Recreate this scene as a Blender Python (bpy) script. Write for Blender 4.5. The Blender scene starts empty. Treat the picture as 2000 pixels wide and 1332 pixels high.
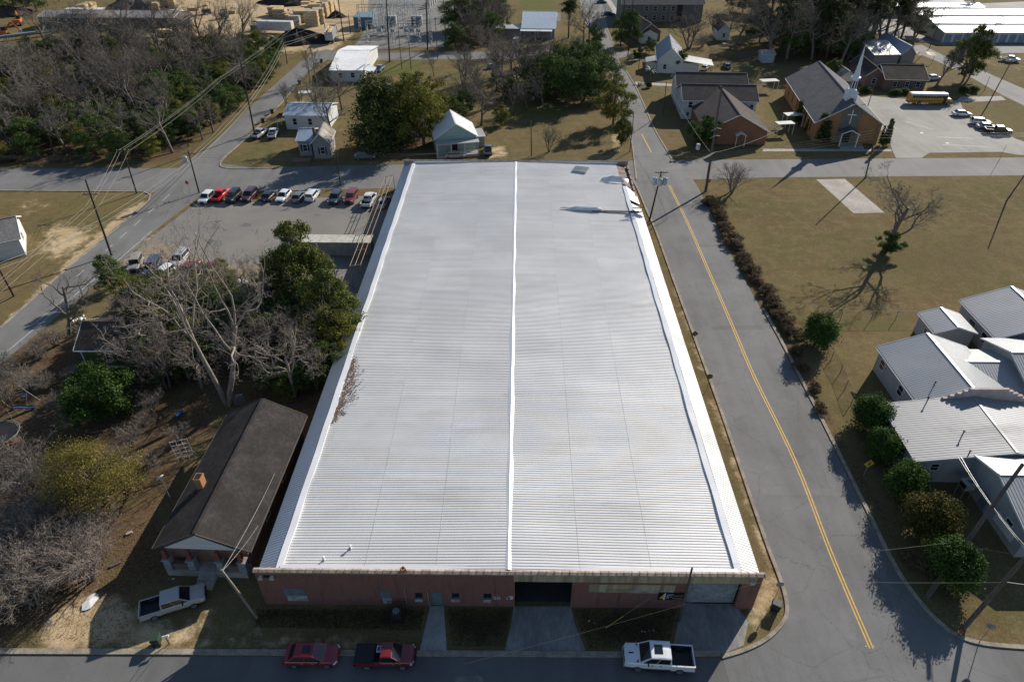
import bpy, math, random
import numpy as np
from mathutils import Vector, Matrix
from mathutils.geometry import tessellate_polygon
R = math.radians
S = bpy.context.scene
C = S.collection
random.seed(7)

# ---------------------------------------------------------------- camera, light, exposure
F_PX, CAM_H = 1320.0, 57.0
PITCH = math.atan(979 / F_PX)
cam = bpy.data.cameras.new("camera")
cam.sensor_width = 36.0
cam.lens = 36.0 * F_PX / 2000.0
cam.clip_start = 0.5
cam.clip_end = 8000
co = bpy.data.objects.new("camera", cam)
co.location = (0, 0, CAM_H)
co.rotation_euler = (math.pi / 2 - PITCH, 0, 0)
C.objects.link(co)
S.camera = co

SUN_AZ, SUN_EL = R(40.0), R(27.0)      # azimuth clockwise from +Y
W = bpy.data.worlds.new("World")
S.world = W
W.use_nodes = True
wn = W.node_tree.nodes
sky = wn.new("ShaderNodeTexSky")
sky.sky_type = 'NISHITA'
sky.sun_disc = False
sky.sun_elevation = SUN_EL
sky.sun_rotation = SUN_AZ
sky.air_density = 1.0
sky.dust_density = 0.3
sky.ozone_density = 2.0
wn["Background"].inputs[1].default_value = 0.082
W.node_tree.links.new(sky.outputs[0], wn["Background"].inputs[0])
sl = bpy.data.lights.new("sun", 'SUN')
sl.energy = 4.9
sl.angle = R(0.5)
sl.color = (1.0, 0.93, 0.83)
so = bpy.data.objects.new("sun", sl)
sd = Vector((math.sin(SUN_AZ) * math.cos(SUN_EL), math.cos(SUN_AZ) * math.cos(SUN_EL), math.sin(SUN_EL)))
so.rotation_euler = sd.to_track_quat('Z', 'Y').to_euler()
so.location = (0, 0, 90)
C.objects.link(so)
S.view_settings.view_transform = 'Standard'
S.view_settings.look = 'None'
S.view_settings.exposure = 0.40
S.view_settings.gamma = 1.0
S.cycles.max_bounces = 6
S.cycles.transparent_max_bounces = 8

# ---------------------------------------------------------------- survey: photo pixel -> point on a level plane
CP, SP = math.cos(PITCH), math.sin(PITCH)
def P(x, y, z=0.0):
    u = (x - 1000) / F_PX; v = (y - 666) / F_PX
    d = (u, CP - v * SP, -SP - v * CP)
    t = (z - CAM_H) / d[2]
    return Vector((d[0] * t, d[1] * t, z))
def Hgt(base, topy):
    Y = P(*base).y; v = (topy - 666) / F_PX
    return CAM_H + (-v * Y * CP - Y * SP) / (CP - v * SP)

# ---------------------------------------------------------------- mesh builder
class MB:
    def __init__(s): s.v = []; s.f = []; s.m = []
    def add(s, vs, fs, m=0):
        o = len(s.v); s.v += [tuple(p) for p in vs]
        for f in fs: s.f.append(tuple(i + o for i in f)); s.m.append(m)
    def quad(s, *p, m=0): s.add(p, [tuple(range(len(p)))], m)
    def box(s, x0, x1, y0, y1, z0, z1, m=0):
        s.add([(x0,y0,z0),(x1,y0,z0),(x1,y1,z0),(x0,y1,z0),(x0,y0,z1),(x1,y0,z1),(x1,y1,z1),(x0,y1,z1)],
              [(3,2,1,0),(4,5,6,7),(0,1,5,4),(1,2,6,5),(2,3,7,6),(3,0,4,7)], m)
    def bar(s, a, b, w, h, m=0):
        a = Vector(a); b = Vector(b); d = (b - a).normalized()
        up = Vector((0,0,1)) if abs(d.z) < .95 else Vector((0,1,0))
        sx = d.cross(up).normalized() * (w / 2); sy = sx.cross(d).normalized() * (h / 2)
        q = [(-1,-1),(1,-1),(1,1),(-1,1)]
        s.add([a + sx*i + sy*j for i, j in q] + [b + sx*i + sy*j for i, j in q],
              [(0,1,2,3),(7,6,5,4),(0,4,5,1),(1,5,6,2),(2,6,7,3),(3,7,4,0)], m)
    def tube(s, pts, rad, n=6, m=0, caps=True):
        pts = [Vector(p) for p in pts]; k = len(pts)
        if not isinstance(rad, (list, tuple)): rad = [rad] * k
        vs = []; fs = []; ref = None
        for i, p in enumerate(pts):
            d = (pts[min(i+1, k-1)] - pts[max(i-1, 0)])
            if d.length < 1e-9: d = Vector((0,0,1))
            d.normalize()
            if ref is None:
                ref = d.orthogonal().normalized()
            a = (ref - d * ref.dot(d))
            a = a.normalized() if a.length > 1e-6 else d.orthogonal().normalized()
            ref = a; b = d.cross(a)
            for j in range(n):
                t = 2 * math.pi * j / n
                vs.append(p + (a * math.cos(t) + b * math.sin(t)) * rad[i])
        for i in range(k - 1):
            for j in range(n):
                j2 = (j + 1) % n
                fs.append((i*n+j, i*n+j2, (i+1)*n+j2, (i+1)*n+j))
        if caps and n > 2:
            fs.append(tuple(range(n))[::-1]); fs.append(tuple((k-1)*n + j for j in range(n)))
        s.add(vs, fs, m)
    def lathe(s, prof, c=(0,0,0), n=16, m=0):
        vs = []; fs = []; k = len(prof)
        for r, z in prof:
            for j in range(n):
                t = 2*math.pi*j/n
                vs.append((c[0]+r*math.cos(t), c[1]+r*math.sin(t), c[2]+z))
        for i in range(k-1):
            for j in range(n):
                j2 = (j+1) % n
                fs.append((i*n+j, i*n+j2, (i+1)*n+j2, (i+1)*n+j))
        fs.append(tuple(range(n))[::-1]); fs.append(tuple((k-1)*n+j for j in range(n)))
        s.add(vs, fs, m)
    def loft(s, rings, m=0, cap=True):
        n = len(rings[0]); vs = [p for r in rings for p in r]; fs = []
        for i in range(len(rings)-1):
            for j in range(n):
                j2 = (j+1) % n
                fs.append((i*n+j, i*n+j2, (i+1)*n+j2, (i+1)*n+j))
        if cap:
            fs.append(tuple(range(n))[::-1]); fs.append(tuple((len(rings)-1)*n+j for j in range(n)))
        s.add(vs, fs, m)
    def slab(s, pts, th, m=0):
        pts = [Vector(p) for p in pts]
        n = (pts[1]-pts[0]).cross(pts[2]-pts[0]).normalized()
        if n.z < 0: pts = pts[::-1]; n = -n
        k = len(pts); lo = [p - n*th for p in pts]
        s.add(pts + lo, [tuple(range(k)), tuple(range(k, 2*k))[::-1]] + [(i, i+k, (i+1)%k+k, (i+1)%k) for i in range(k)], m)
    def sheet(s, poly, z=0.0, m=0):
        pv = [Vector((p[0], p[1], 0)) for p in poly]
        for t in tessellate_polygon([pv]):
            a, b, c = [pv[i] for i in t]
            if (b-a).cross(c-a).z < 0: b, c = c, b
            s.add([(q.x, q.y, z) for q in (a, b, c)], [(0,1,2)], m)
    def corr(s, a, b, c, d, pitch=.3, h=.035, seg=1, wob=None, m=0, rw=.2):
        """ribbed sheet: a-b low edge, d-c high edge; ribs run from low to high edge"""
        a, b, c, d = [Vector(p) for p in (a, b, c, d)]
        L = max((b-a).length, (c-d).length); n = max(1, int(round(L / pitch)))
        nn = (b-a).cross(d-a)
        if nn.length < 1e-6: nn = (b-a).cross(c-a)
        nn = nn.normalized()
        if nn.z < 0: nn = -nn
        prof = []
        for i in range(n):
            for t, z in ((0,0),(.5-rw,0),(.5-rw*.55,h),(.5+rw*.55,h),(.5+rw,0)): prof.append(((i+t)/n, z))
        prof.append((1, 0)); k = len(prof); vs = []; fs = []
        for q in range(seg+1):
            w = q/seg
            for t, z in prof:
                p = (a+(b-a)*t)*(1-w) + (d+(c-d)*t)*w + nn*z
                if wob: p.z += wob(p)
                vs.append(p)
        for q in range(seg):
            for i in range(k-1): fs.append((q*k+i, q*k+i+1, (q+1)*k+i+1, (q+1)*k+i))
        s.add(vs, fs, m)
    def build(s, name, mats, parent=None, smooth=False):
        me = bpy.data.meshes.new(name)
        me.from_pydata(s.v, [], s.f)
        mats = mats if isinstance(mats, (list, tuple)) else [mats]
        for q in mats: me.materials.append(q)
        if len(mats) > 1: me.polygons.foreach_set('material_index', s.m)
        if smooth: me.polygons.foreach_set('use_smooth', [True]*len(s.f))
        me.update()
        o = bpy.data.objects.new(name, me)
        C.objects.link(o)
        if parent is not None: o.parent = parent
        return o

def tag(o, label, cat, group=None, kind=None):
    if label: o['label'] = label
    if cat: o['category'] = cat
    if group: o['group'] = group
    if kind: o['kind'] = kind
    return o
def thing(name, label, cat, loc=(0,0,0), rz=0.0, group=None):
    o = bpy.data.objects.new(name, None); o.empty_display_size = .3
    o.location = loc; o.rotation_euler = (0,0,rz); C.objects.link(o)
    return tag(o, label, cat, group)
def struct(o): o['kind'] = 'structure'; return o
def dup(o, loc, rz=0.0, sc=1.0, label=None, group=None):
    r = o.copy(); C.objects.link(r); r.location = loc; r.rotation_euler = (0,0,rz)
    r.scale = sc if isinstance(sc, (tuple, list)) else (sc,)*3
    if label: r['label'] = label
    if group: r['group'] = group
    for ch in o.children:
        c = ch.copy(); C.objects.link(c); c.parent = r
        for g in ch.children:
            d = g.copy(); C.objects.link(d); d.parent = c
    return r

# ---------------------------------------------------------------- materials
MATS = {}
def nodes(name):
    m = bpy.data.materials.new(name); m.use_nodes = True
    t = m.node_tree; return m, t.nodes, t.links, t.nodes["Principled BSDF"]
def mixc(N, L, fac, a, b, mode='MIX'):
    x = N.new("ShaderNodeMix"); x.data_type = 'RGBA'; x.blend_type = mode
    for sck, val in ((0, fac), (6, a), (7, b)):
        if hasattr(val, 'links') or isinstance(val, bpy.types.NodeSocket): L.new(val, x.inputs[sck])
        elif isinstance(val, (int, float)): x.inputs[sck].default_value = val
        else: x.inputs[sck].default_value = (*val, 1)
    return x.outputs[2]
def noise(N, L, vec, scale, detail=4, rough=.6):
    n = N.new("ShaderNodeTexNoise"); n.inputs['Scale'].default_value = scale
    n.inputs['Detail'].default_value = detail; n.inputs['Roughness'].default_value = rough
    if vec is not None: L.new(vec, n.inputs['Vector'])
    return n.outputs['Fac']
def ramp(N, L, fac, lo, hi):
    m = N.new("ShaderNodeMapRange"); m.inputs[1].default_value = lo; m.inputs[2].default_value = hi
    m.interpolation_type = 'SMOOTHSTEP'
    L.new(fac, m.inputs[0]); return m.outputs[0]
def coords(N, L, kind='Object', scale=(1,1,1)):
    t = N.new("ShaderNodeTexCoord"); mp = N.new("ShaderNodeMapping"); mp.inputs['Scale'].default_value = scale
    L.new(t.outputs[kind], mp.inputs[0]); return mp.outputs[0]
def bump(N, L, b, h, strength=.3, dist=.02):
    n = N.new("ShaderNodeBump"); n.inputs['Strength'].default_value = strength; n.inputs['Distance'].default_value = dist
    L.new(h, n.inputs['Height']); L.new(n.outputs[0], b.inputs['Normal'])
def sc3(c, k): return tuple(min(1, x*k) for x in c)
def mat(name, col, rough=.7, var=.25, scale=2.0, stretch=(1,1,1), metal=0.0, spec=.35, bmp=0.0, col2=None, coat=0.0, fine=0):
    if name in MATS: return MATS[name]
    m, N, L, b = nodes(name)
    v = coords(N, L, 'Object', stretch)
    n1 = noise(N, L, v, scale, 6, .65)
    f = ramp(N, L, n1, .3, .7)
    c = mixc(N, L, f, sc3(col, 1-var), col2 or sc3(col, 1+var*.8))
    if fine:
        n2 = ramp(N, L, noise(N, L, v, scale*fine, 2, .5), .35, .65)
        c = mixc(N, L, n2, mixc(N, L, .35, c, sc3(col, .45)), c)
    L.new(c, b.inputs['Base Color'])
    b.inputs['Roughness'].default_value = rough; b.inputs['Metallic'].default_value = metal
    b.inputs['Specular IOR Level'].default_value = spec
    if coat: b.inputs['Coat Weight'].default_value = coat; b.inputs['Coat Roughness'].default_value = .05
    if bmp: bump(N, L, b, noise(N, L, v, scale*6, 3), bmp)
    MATS[name] = m; return m
def brickmat(name, c1, c2, mortar, scale=1.0, dirt=(.05,.045,.04), dirtk=.5):
    if name in MATS: return MATS[name]
    m, N, L, b = nodes(name)
    t = N.new("ShaderNodeTexCoord"); sx = N.new("ShaderNodeSeparateXYZ"); L.new(t.outputs['Object'], sx.inputs[0])
    ad = N.new("ShaderNodeMath"); L.new(sx.outputs[0], ad.inputs[0]); L.new(sx.outputs[1], ad.inputs[1])
    cb = N.new("ShaderNodeCombineXYZ"); L.new(ad.outputs[0], cb.inputs[0]); L.new(sx.outputs[2], cb.inputs[1])
    br = N.new("ShaderNodeTexBrick"); L.new(cb.outputs[0], br.inputs['Vector'])
    br.inputs['Color1'].default_value = (*c1,1); br.inputs['Color2'].default_value = (*c2,1); br.inputs['Mortar'].default_value = (*mortar,1)
    br.inputs['Scale'].default_value = 1.0; br.inputs['Brick Width'].default_value = .22*scale; br.inputs['Row Height'].default_value = .08*scale
    br.inputs['Mortar Size'].default_value = .008*scale
    n = ramp(N, L, noise(N, L, t.outputs['Object'], .6, 6, .7), .4, .75)
    mp = N.new("ShaderNodeMapping"); mp.inputs['Scale'].default_value = (1.5,1.5,.15); L.new(t.outputs['Object'], mp.inputs[0])
    n2 = ramp(N, L, noise(N, L, mp.outputs[0], 1.5, 5, .7), .5, .8)
    c = mixc(N, L, n, br.outputs[0], mixc(N, L, .35, br.outputs[0], sc3(c1, 1.7)))
    k = N.new("ShaderNodeMath"); k.operation = 'MULTIPLY'; L.new(n2, k.inputs[0]); k.inputs[1].default_value = dirtk
    c = mixc(N, L, k.outputs[0], c, dirt)
    L.new(c, b.inputs['Base Color']); b.inputs['Roughness'].default_value = .9; b.inputs['Specular IOR Level'].default_value = .2
    MATS[name] = m; return m
def asphalt(name, col, crack=.5, patch=.3):
    if name in MATS: return MATS[name]
    m, N, L, b = nodes(name)
    v = coords(N, L, 'Object')
    big = ramp(N, L, noise(N, L, v, .06, 5, .7), .35, .7)
    mp = coords(N, L, 'Object', (1, .12, 1))
    st = ramp(N, L, noise(N, L, mp, .5, 5, .6), .35, .7)
    c = mixc(N, L, big, sc3(col, 1-patch), sc3(col, 1+patch*.6))
    c = mixc(N, L, st, c, mixc(N, L, .5, c, sc3(col, 1.25)))
    fine = ramp(N, L, noise(N, L, v, 9, 2, .8), .3, .7)
    c = mixc(N, L, fine, mixc(N, L, .3, c, sc3(col, .5)), c)
    w = N.new("ShaderNodeVectorMath"); w.operation = 'ADD'; L.new(v, w.inputs[0])
    nz = N.new("ShaderNodeTexNoise"); nz.inputs['Scale'].default_value = .8; nz.inputs['Detail'].default_value = 6; nz.inputs['Roughness'].default_value = .75; L.new(v, nz.inputs['Vector'])
    L.new(nz.outputs['Color'], w.inputs[1])
    for sc, wd, k in ((.16, .005, crack*.95), (.5, .009, crack*.6)):
        vo = N.new("ShaderNodeTexVoronoi"); vo.feature = 'DISTANCE_TO_EDGE'; vo.inputs['Scale'].default_value = sc; L.new(w.outputs[0], vo.inputs['Vector'])
        mr = N.new("ShaderNodeMapRange"); mr.inputs[1].default_value = 0; mr.inputs[2].default_value = wd; mr.inputs[3].default_value = k; mr.inputs[4].default_value = 0
        L.new(vo.outputs['Distance'], mr.inputs[0])
        c = mixc(N, L, mr.outputs[0], c, sc3(col, .35))
    L.new(c, b.inputs['Base Color']); b.inputs['Roughness'].default_value = .85; b.inputs['Specular IOR Level'].default_value = .25
    MATS[name] = m; return m
def leafmat(name, dark, mid, light, trans=.3, gloss=.05):
    if name in MATS: return MATS[name]
    m, N, L, b = nodes(name)
    a = N.new("ShaderNodeAttribute"); a.attribute_name = 'tint'
    c = mixc(N, L, ramp(N, L, a.outputs['Fac'], 0, .5), dark, mid)
    c = mixc(N, L, ramp(N, L, a.outputs['Fac'], .5, 1), c, light)
    L.new(c, b.inputs['Base Color']); b.inputs['Roughness'].default_value = .7; b.inputs['Specular IOR Level'].default_value = gloss
    tr = N.new("ShaderNodeBsdfTranslucent"); L.new(c, tr.inputs[0])
    mx = N.new("ShaderNodeMixShader"); mx.inputs[0].default_value = trans
    L.new(b.outputs[0], mx.inputs[1]); L.new(tr.outputs[0], mx.inputs[2])
    L.new(mx.outputs[0], N["Material Output"].inputs[0])
    MATS[name] = m; return m
def roofmat(name, col, rough=.42, metal=.35, var=.12, stain=(.3,.27,.25), k=.35, panel=0):
    if name in MATS: return MATS[name]
    m, N, L, b = nodes(name)
    v = coords(N, L, 'Object'); v2 = coords(N, L, 'Object', (.35,1,1))
    n = ramp(N, L, noise(N, L, v, .12, 5, .6), .35, .7)
    c = mixc(N, L, n, sc3(col, 1-var), col)
    s1 = ramp(N, L, noise(N, L, v2, .2, 5, .62), .5, .82)
    kk = N.new("ShaderNodeMath"); kk.operation = 'MULTIPLY'; L.new(s1, kk.inputs[0]); kk.inputs[1].default_value = k
    c = mixc(N, L, kk.outputs[0], c, stain)
    if panel:
        sx = N.new("ShaderNodeSeparateXYZ"); t2 = N.new("ShaderNodeTexCoord"); L.new(t2.outputs['Object'], sx.inputs[0])
        dv = N.new("ShaderNodeMath"); dv.operation = 'DIVIDE'; L.new(sx.outputs[1], dv.inputs[0]); dv.inputs[1].default_value = .915
        fl = N.new("ShaderNodeMath"); fl.operation = 'FLOOR'; L.new(dv.outputs[0], fl.inputs[0])
        dx = N.new("ShaderNodeMath"); dx.operation = 'DIVIDE'; L.new(sx.outputs[0], dx.inputs[0]); dx.inputs[1].default_value = 6.4
        fx = N.new("ShaderNodeMath"); fx.operation = 'FLOOR'; L.new(dx.outputs[0], fx.inputs[0])
        cb = N.new("ShaderNodeCombineXYZ"); L.new(fl.outputs[0], cb.inputs[0]); L.new(fx.outputs[0], cb.inputs[1])
        wn_ = N.new("ShaderNodeTexWhiteNoise"); wn_.noise_dimensions = '2D'; L.new(cb.outputs[0], wn_.inputs['Vector'])
        c = mixc(N, L, wn_.outputs['Value'], mixc(N, L, panel, c, sc3(col, .55)), c)
        v3 = coords(N, L, 'Object', (.06, 1.6, 1)); st = ramp(N, L, noise(N, L, v3, 1.0, 5, .7), .52, .78)
        m3 = N.new("ShaderNodeMath"); m3.operation = 'MULTIPLY'; L.new(st, m3.inputs[0]); m3.inputs[1].default_value = .32
        c = mixc(N, L, m3.outputs[0], c, (.36,.30,.25))
        v4 = coords(N, L, 'Object', (.5, .5, 1)); pt = ramp(N, L, noise(N, L, v4, .55, 6, .75), .62, .76)
        m4 = N.new("ShaderNodeMath"); m4.operation = 'MULTIPLY'; L.new(pt, m4.inputs[0]); m4.inputs[1].default_value = .28
        c = mixc(N, L, m4.outputs[0], c, (.33,.27,.22))
    L.new(c, b.inputs['Base Color'])
    mr = N.new("ShaderNodeMapRange"); mr.inputs[3].default_value = rough-.06; mr.inputs[4].default_value = rough+.14
    L.new(s1, mr.inputs[0]); L.new(mr.outputs[0], b.inputs['Roughness'])
    b.inputs['Metallic'].default_value = metal
    MATS[name] = m; return m
def shingle(name, col, var=.3):
    if name in MATS: return MATS[name]
    m, N, L, b = nodes(name)
    v = coords(N, L, 'Object')
    n = ramp(N, L, noise(N, L, v, .35, 6, .7), .3, .7)
    c = mixc(N, L, n, sc3(col, 1-var), sc3(col, 1+var))
    t = N.new("ShaderNodeTexVoronoi"); t.inputs['Scale'].default_value = 3.2; L.new(coords(N, L, 'Object', (1,1,1.8)), t.inputs['Vector'])
    g = N.new("ShaderNodeRGBToBW"); L.new(t.outputs['Color'], g.inputs[0])
    c = mixc(N, L, ramp(N, L, g.outputs[0], .2, .8), mixc(N, L, .45, c, sc3(col, .45)), c)
    wv = N.new("ShaderNodeTexWave"); wv.bands_direction = 'Z'; wv.inputs['Scale'].default_value = 3.0; L.new(v, wv.inputs['Vector'])
    c = mixc(N, L, ramp(N, L, wv.outputs['Fac'], 0, .25), mixc(N, L, .3, c, sc3(col, .4)), c)
    L.new(c, b.inputs['Base Color']); b.inputs['Roughness'].default_value = .95; b.inputs['Specular IOR Level'].default_value = .15
    MATS[name] = m; return m
def paint(name, col, rough=.3):
    return mat('car_paint_'+name, col, rough, .06, 1.0, spec=.5, coat=.6)
GLASS = mat('dark_glass', (.012,.016,.02), .06, .2, 1.5, spec=.6)
WINDOW = mat('window_glass', (.02,.026,.034), .12, .4, 1.0, spec=.5)
TYRE = mat('tyre_rubber', (.018,.018,.019), .85, .3, 5)
RIM = mat('alloy_rim', (.42,.43,.45), .35, .15, 4, metal=.6)
BLACK = mat('black_plastic', (.02,.02,.022), .6, .3, 4)
WHITE = mat('white_paint', (.72,.72,.70), .5, .12, 1.2)
LAMP = mat('lamp_lens', (.65,.67,.7), .15, .1, 3, spec=.6)
REDL = mat('red_lens', (.3,.01,.012), .2, .15, 3, spec=.5)
WOODP = mat('weathered_pole', (.11,.09,.075), .9, .4, 1.2, (6,6,.4))
WOODD = mat('dark_pole', (.045,.036,.03), .9, .4, 1.2, (6,6,.4))
STEEL = mat('galvanised_steel', (.38,.40,.42), .45, .2, 2, metal=.5)
WIRE = mat('wire_metal', (.33,.31,.27), .5, .1, 1)
CONC = mat('concrete', (.42,.38,.33), .9, .25, .8, bmp=.15, fine=9)
KERB = mat('kerb_concrete', (.31,.27,.21), .9, .35, .9, fine=8)
BARK = mat('grey_bark', (.165,.14,.115), .95, .35, 2.5, (3,3,.6))
TWIG = mat('grey_twig', (.17,.145,.122), .95, .3, 1.5)
TWIGB = mat('brown_twig', (.175,.13,.098), .95, .3, 1.5)
# ---------------------------------------------------------------- ground sheet with its kinds of cover
def axis(parts):
    out = []
    for a, b, st in parts: out.append(np.arange(a, b, st))
    return np.concatenate(out)
gx = axis([(-4000,-600,850),(-600,-130,6),(-130,120,.8),(120,330,3),(330,600,30),(600,4200,900)])
gy = axis([(-600,14,60),(14,165,.8),(165,420,2),(420,800,30),(800,5000,900)])
GX, GY = np.meshgrid(gx, gy)
def poly_mask(px, soft, grow=0.0, world=False):
    pts = [p if world else tuple(P(*p)[:2]) for p in px]
    x = GX; y = GY
    mnx, mxx = min(p[0] for p in pts)-soft*2, max(p[0] for p in pts)+soft*2
    mny, mxy = min(p[1] for p in pts)-soft*2, max(p[1] for p in pts)+soft*2
    sel = (x > mnx) & (x < mxx) & (y > mny) & (y < mxy)
    qx = x[sel]; qy = y[sel]
    ins = np.zeros(qx.shape, bool); dist = np.full(qx.shape, 1e9)
    for i in range(len(pts)):
        ax, ay = pts[i]; bx, by = pts[(i+1) % len(pts)]
        cond = ((ay > qy) != (by > qy)) & (qx < (bx-ax)*(qy-ay)/((by-ay) if by != ay else 1e-9) + ax)
        ins ^= cond
        dx, dy = bx-ax, by-ay; t = np.clip(((qx-ax)*dx+(qy-ay)*dy)/max(dx*dx+dy*dy,1e-9), 0, 1)
        dist = np.minimum(dist, np.hypot(qx-ax-t*dx, qy-ay-t*dy))
    sdv = np.where(ins, dist, -dist) + grow
    out = np.zeros(x.shape); out[sel] = np.clip(sdv/soft*.5+.5, 0, 1)
    return out
dirt = np.zeros(GX.shape); leaf = np.zeros(GX.shape); green = np.zeros(GX.shape); dark = np.zeros(GX.shape)
def put(arr, px, soft, k=1.0, world=False): arr[:] = np.maximum(arr, k*poly_mask(px, soft, 0, world))
# sand and bare earth
put(dirt, [(60,62),(110,30),(330,0),(420,-20),(760,-20),(690,40),(655,72),(640,96),(560,104),(470,92),(380,86),(250,78),(160,50)], 6)
put(dirt, [(640,-5),(745,-5),(700,60),(650,100),(600,104)], 3)
put(dirt, [(60,1235),(105,1185),(180,1150),(230,1165),(345,1215),(410,1200),(360,1276),(40,1276)], 2.5, .85)
put(dirt, [(370,1276),(395,1205),(520,1215),(690,1238),(830,1240),(830,1276)], 1.6, .5)
put(dirt, [(1275,448),(1290,448),(1362,640),(1420,780),(1500,1000),(1530,1140),(1500,1160),(1440,960),(1380,780),(1330,620)], .8, .52)
put(dirt, [(1495,1120),(1530,1120),(1535,1165),(1480,1240),(1450,1190)], 1.2, .7)
put(dirt, [(-40,680),(120,520),(235,418),(285,388),(290,396),(250,430),(165,500),(135,522),(0,645)], 1.5, 1)
put(dirt, [(75,475),(105,435),(170,440),(190,460),(140,500),(95,510)], 4, .85)
put(dirt, [(20,395),(70,378),(100,400),(60,430),(30,425)], 4, .55)
put(dirt, [(240,510),(300,455),(330,470),(420,520),(520,500),(560,520),(560,610),(430,580),(330,560),(250,540)], 3, .9)
put(dirt, [(1190,258),(1215,262),(1212,300),(1190,300)], 1.5, .7)
put(dirt, [(955,285),(990,285),(1000,310),(950,310)], 1.5, .7)
put(dirt, [(560,200),(600,180),(620,215),(560,215)], 3, .5)
put(dirt, [(0,110),(40,80),(60,130),(0,150)], 4, .6)
put(dirt, [(1395,78),(1450,78),(1450,92),(1400,95)], 4, .6)
put(dirt, [(1960,105),(2060,105),(2060,140),(1990,140),(1900,128),(1850,120)], 2.5, .35)
# leaf litter
put(leaf, [(-80,720),(60,660),(130,640),(260,640),(330,560),(560,560),(640,640),(560,800),(440,800),(330,1010),(360,1120),(240,1180),(170,1240),(-60,1270)], 4, .85)
put(leaf, [(560,560),(690,660),(640,720),(600,800),(560,790)], 2, .9)
put(leaf, [(350,330),(500,205),(560,150),(600,120),(610,130),(560,150),(505,215),(420,282),(360,330)], 2.5, .9)
put(leaf, [(1380,385),(1400,375),(1545,640),(1620,800),(1740,1000),(1800,1140),(1780,1150),(1690,990),(1600,820),(1500,640)], 1.5, .75)
put(leaf, [(1480,20),(1700,20),(1700,120),(1480,130)], 6, .75)
put(leaf, [(-200,120),(60,110),(330,85),(560,100),(540,150),(350,320),(0,325),(-200,325)], 5, .8)
put(leaf, [(1060,85),(1180,85),(1190,130),(1060,130)], 4, .8)
put(leaf, [(690,180),(880,180),(900,300),(690,312)], 5, .7)
put(leaf, [(1215,128),(1250,140),(1285,250),(1300,300),(1280,270),(1240,190)], 3, .4)
put(leaf, [(0,265),(60,245),(60,300),(0,310)], 6, .3)
put(leaf, [(1540,430),(1700,440),(1990,420),(2080,520),(1990,600),(1700,600),(1580,560)], 16, .48)
put(leaf, [(1400,440),(1480,400),(1560,480),(1540,600),(1500,600)], 12, .42)
put(leaf, [(990,240),(1180,250),(1180,300),(1000,300)], 10, .4)
# green grass
for q in ([(1420,430),(1500,410),(1540,470),(1460,500)],[(1600,370),(1720,360),(1700,400),(1620,410)],[(1780,440),(1900,430),(1880,500),(1790,510)],[(1560,520),(1640,510),(1650,580),(1560,590)],[(1830,540),(1960,520),(1980,600),(1850,600)]): put(green, q, 9, .5)
put(green, [(735,122),(830,122),(830,150),(735,150)], 3.5, .8)
put(green, [(1010,-10),(1080,-10),(1090,24),(1010,24)], 6, .95)
put(green, [(1186,48),(1225,45),(1225,80),(1195,75)], 5, .8)
put(green, [(1290,50),(1350,50),(1340,72),(1290,70)], 5, .6)
put(green, [(960,200),(1030,200),(1150,210),(1100,235),(970,235)], 5, .7)
put(green, [(450,290),(530,270),(560,300),(470,320)], 5, .6)
put(green, [(1710,350),(2060,350),(2060,372),(1720,372)], 5, .55)
put(green, [(1580,610),(1790,610),(1780,660),(1640,660)], 4, .6)
put(green, [(1380,380),(1410,370),(1450,420),(1420,470)], 4, .5)
put(green, [(1900,205),(2040,205),(2060,280),(1960,265)], 4, .5)
put(green, [(1500,205),(1540,240),(1510,250),(1490,220)], 4, .8)
put(green, [(60,370),(260,378),(230,430),(100,430)], 5, .55)
put(green, [(330,690),(430,650),(560,620),(560,800),(400,900),(300,900)], 5, .5)
put(green, [(1385,115),(1500,115),(1500,150),(1385,150)], 4, .5)
put(green, [(560,160),(640,130),(640,180),(600,190)], 5, .5)
# darker bare loam
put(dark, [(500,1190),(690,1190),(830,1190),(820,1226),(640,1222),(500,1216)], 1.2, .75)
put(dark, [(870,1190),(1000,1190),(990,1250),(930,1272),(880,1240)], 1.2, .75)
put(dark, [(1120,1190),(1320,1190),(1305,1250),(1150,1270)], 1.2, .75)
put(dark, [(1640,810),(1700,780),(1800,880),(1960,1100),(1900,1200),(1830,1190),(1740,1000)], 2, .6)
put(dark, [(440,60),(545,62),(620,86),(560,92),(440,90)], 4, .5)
ny, nx = GX.shape
rng = np.random.default_rng(3)
co3 = np.stack([GX, GY, np.zeros_like(GX)], -1).reshape(-1, 3).astype(np.float32)
idx = np.arange(nx*ny).reshape(ny, nx)
quads = np.stack([idx[:-1,:-1], idx[:-1,1:], idx[1:,1:], idx[1:,:-1]], -1).reshape(-1, 4)
me = bpy.data.meshes.new("ground")
me.vertices.add(len(co3)); me.vertices.foreach_set('co', co3.ravel())
me.loops.add(quads.size); me.loops.foreach_set('vertex_index', quads.ravel().astype(np.int32))
me.polygons.add(len(quads)); me.polygons.foreach_set('loop_start', np.arange(0, quads.size, 4, dtype=np.int32))
me.update(calc_edges=True)
ca = me.color_attributes.new('cover', 'FLOAT_COLOR', 'POINT')
ca.data.foreach_set('color', np.stack([dirt, leaf, green, dark], -1).reshape(-1).astype(np.float32))
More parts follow.
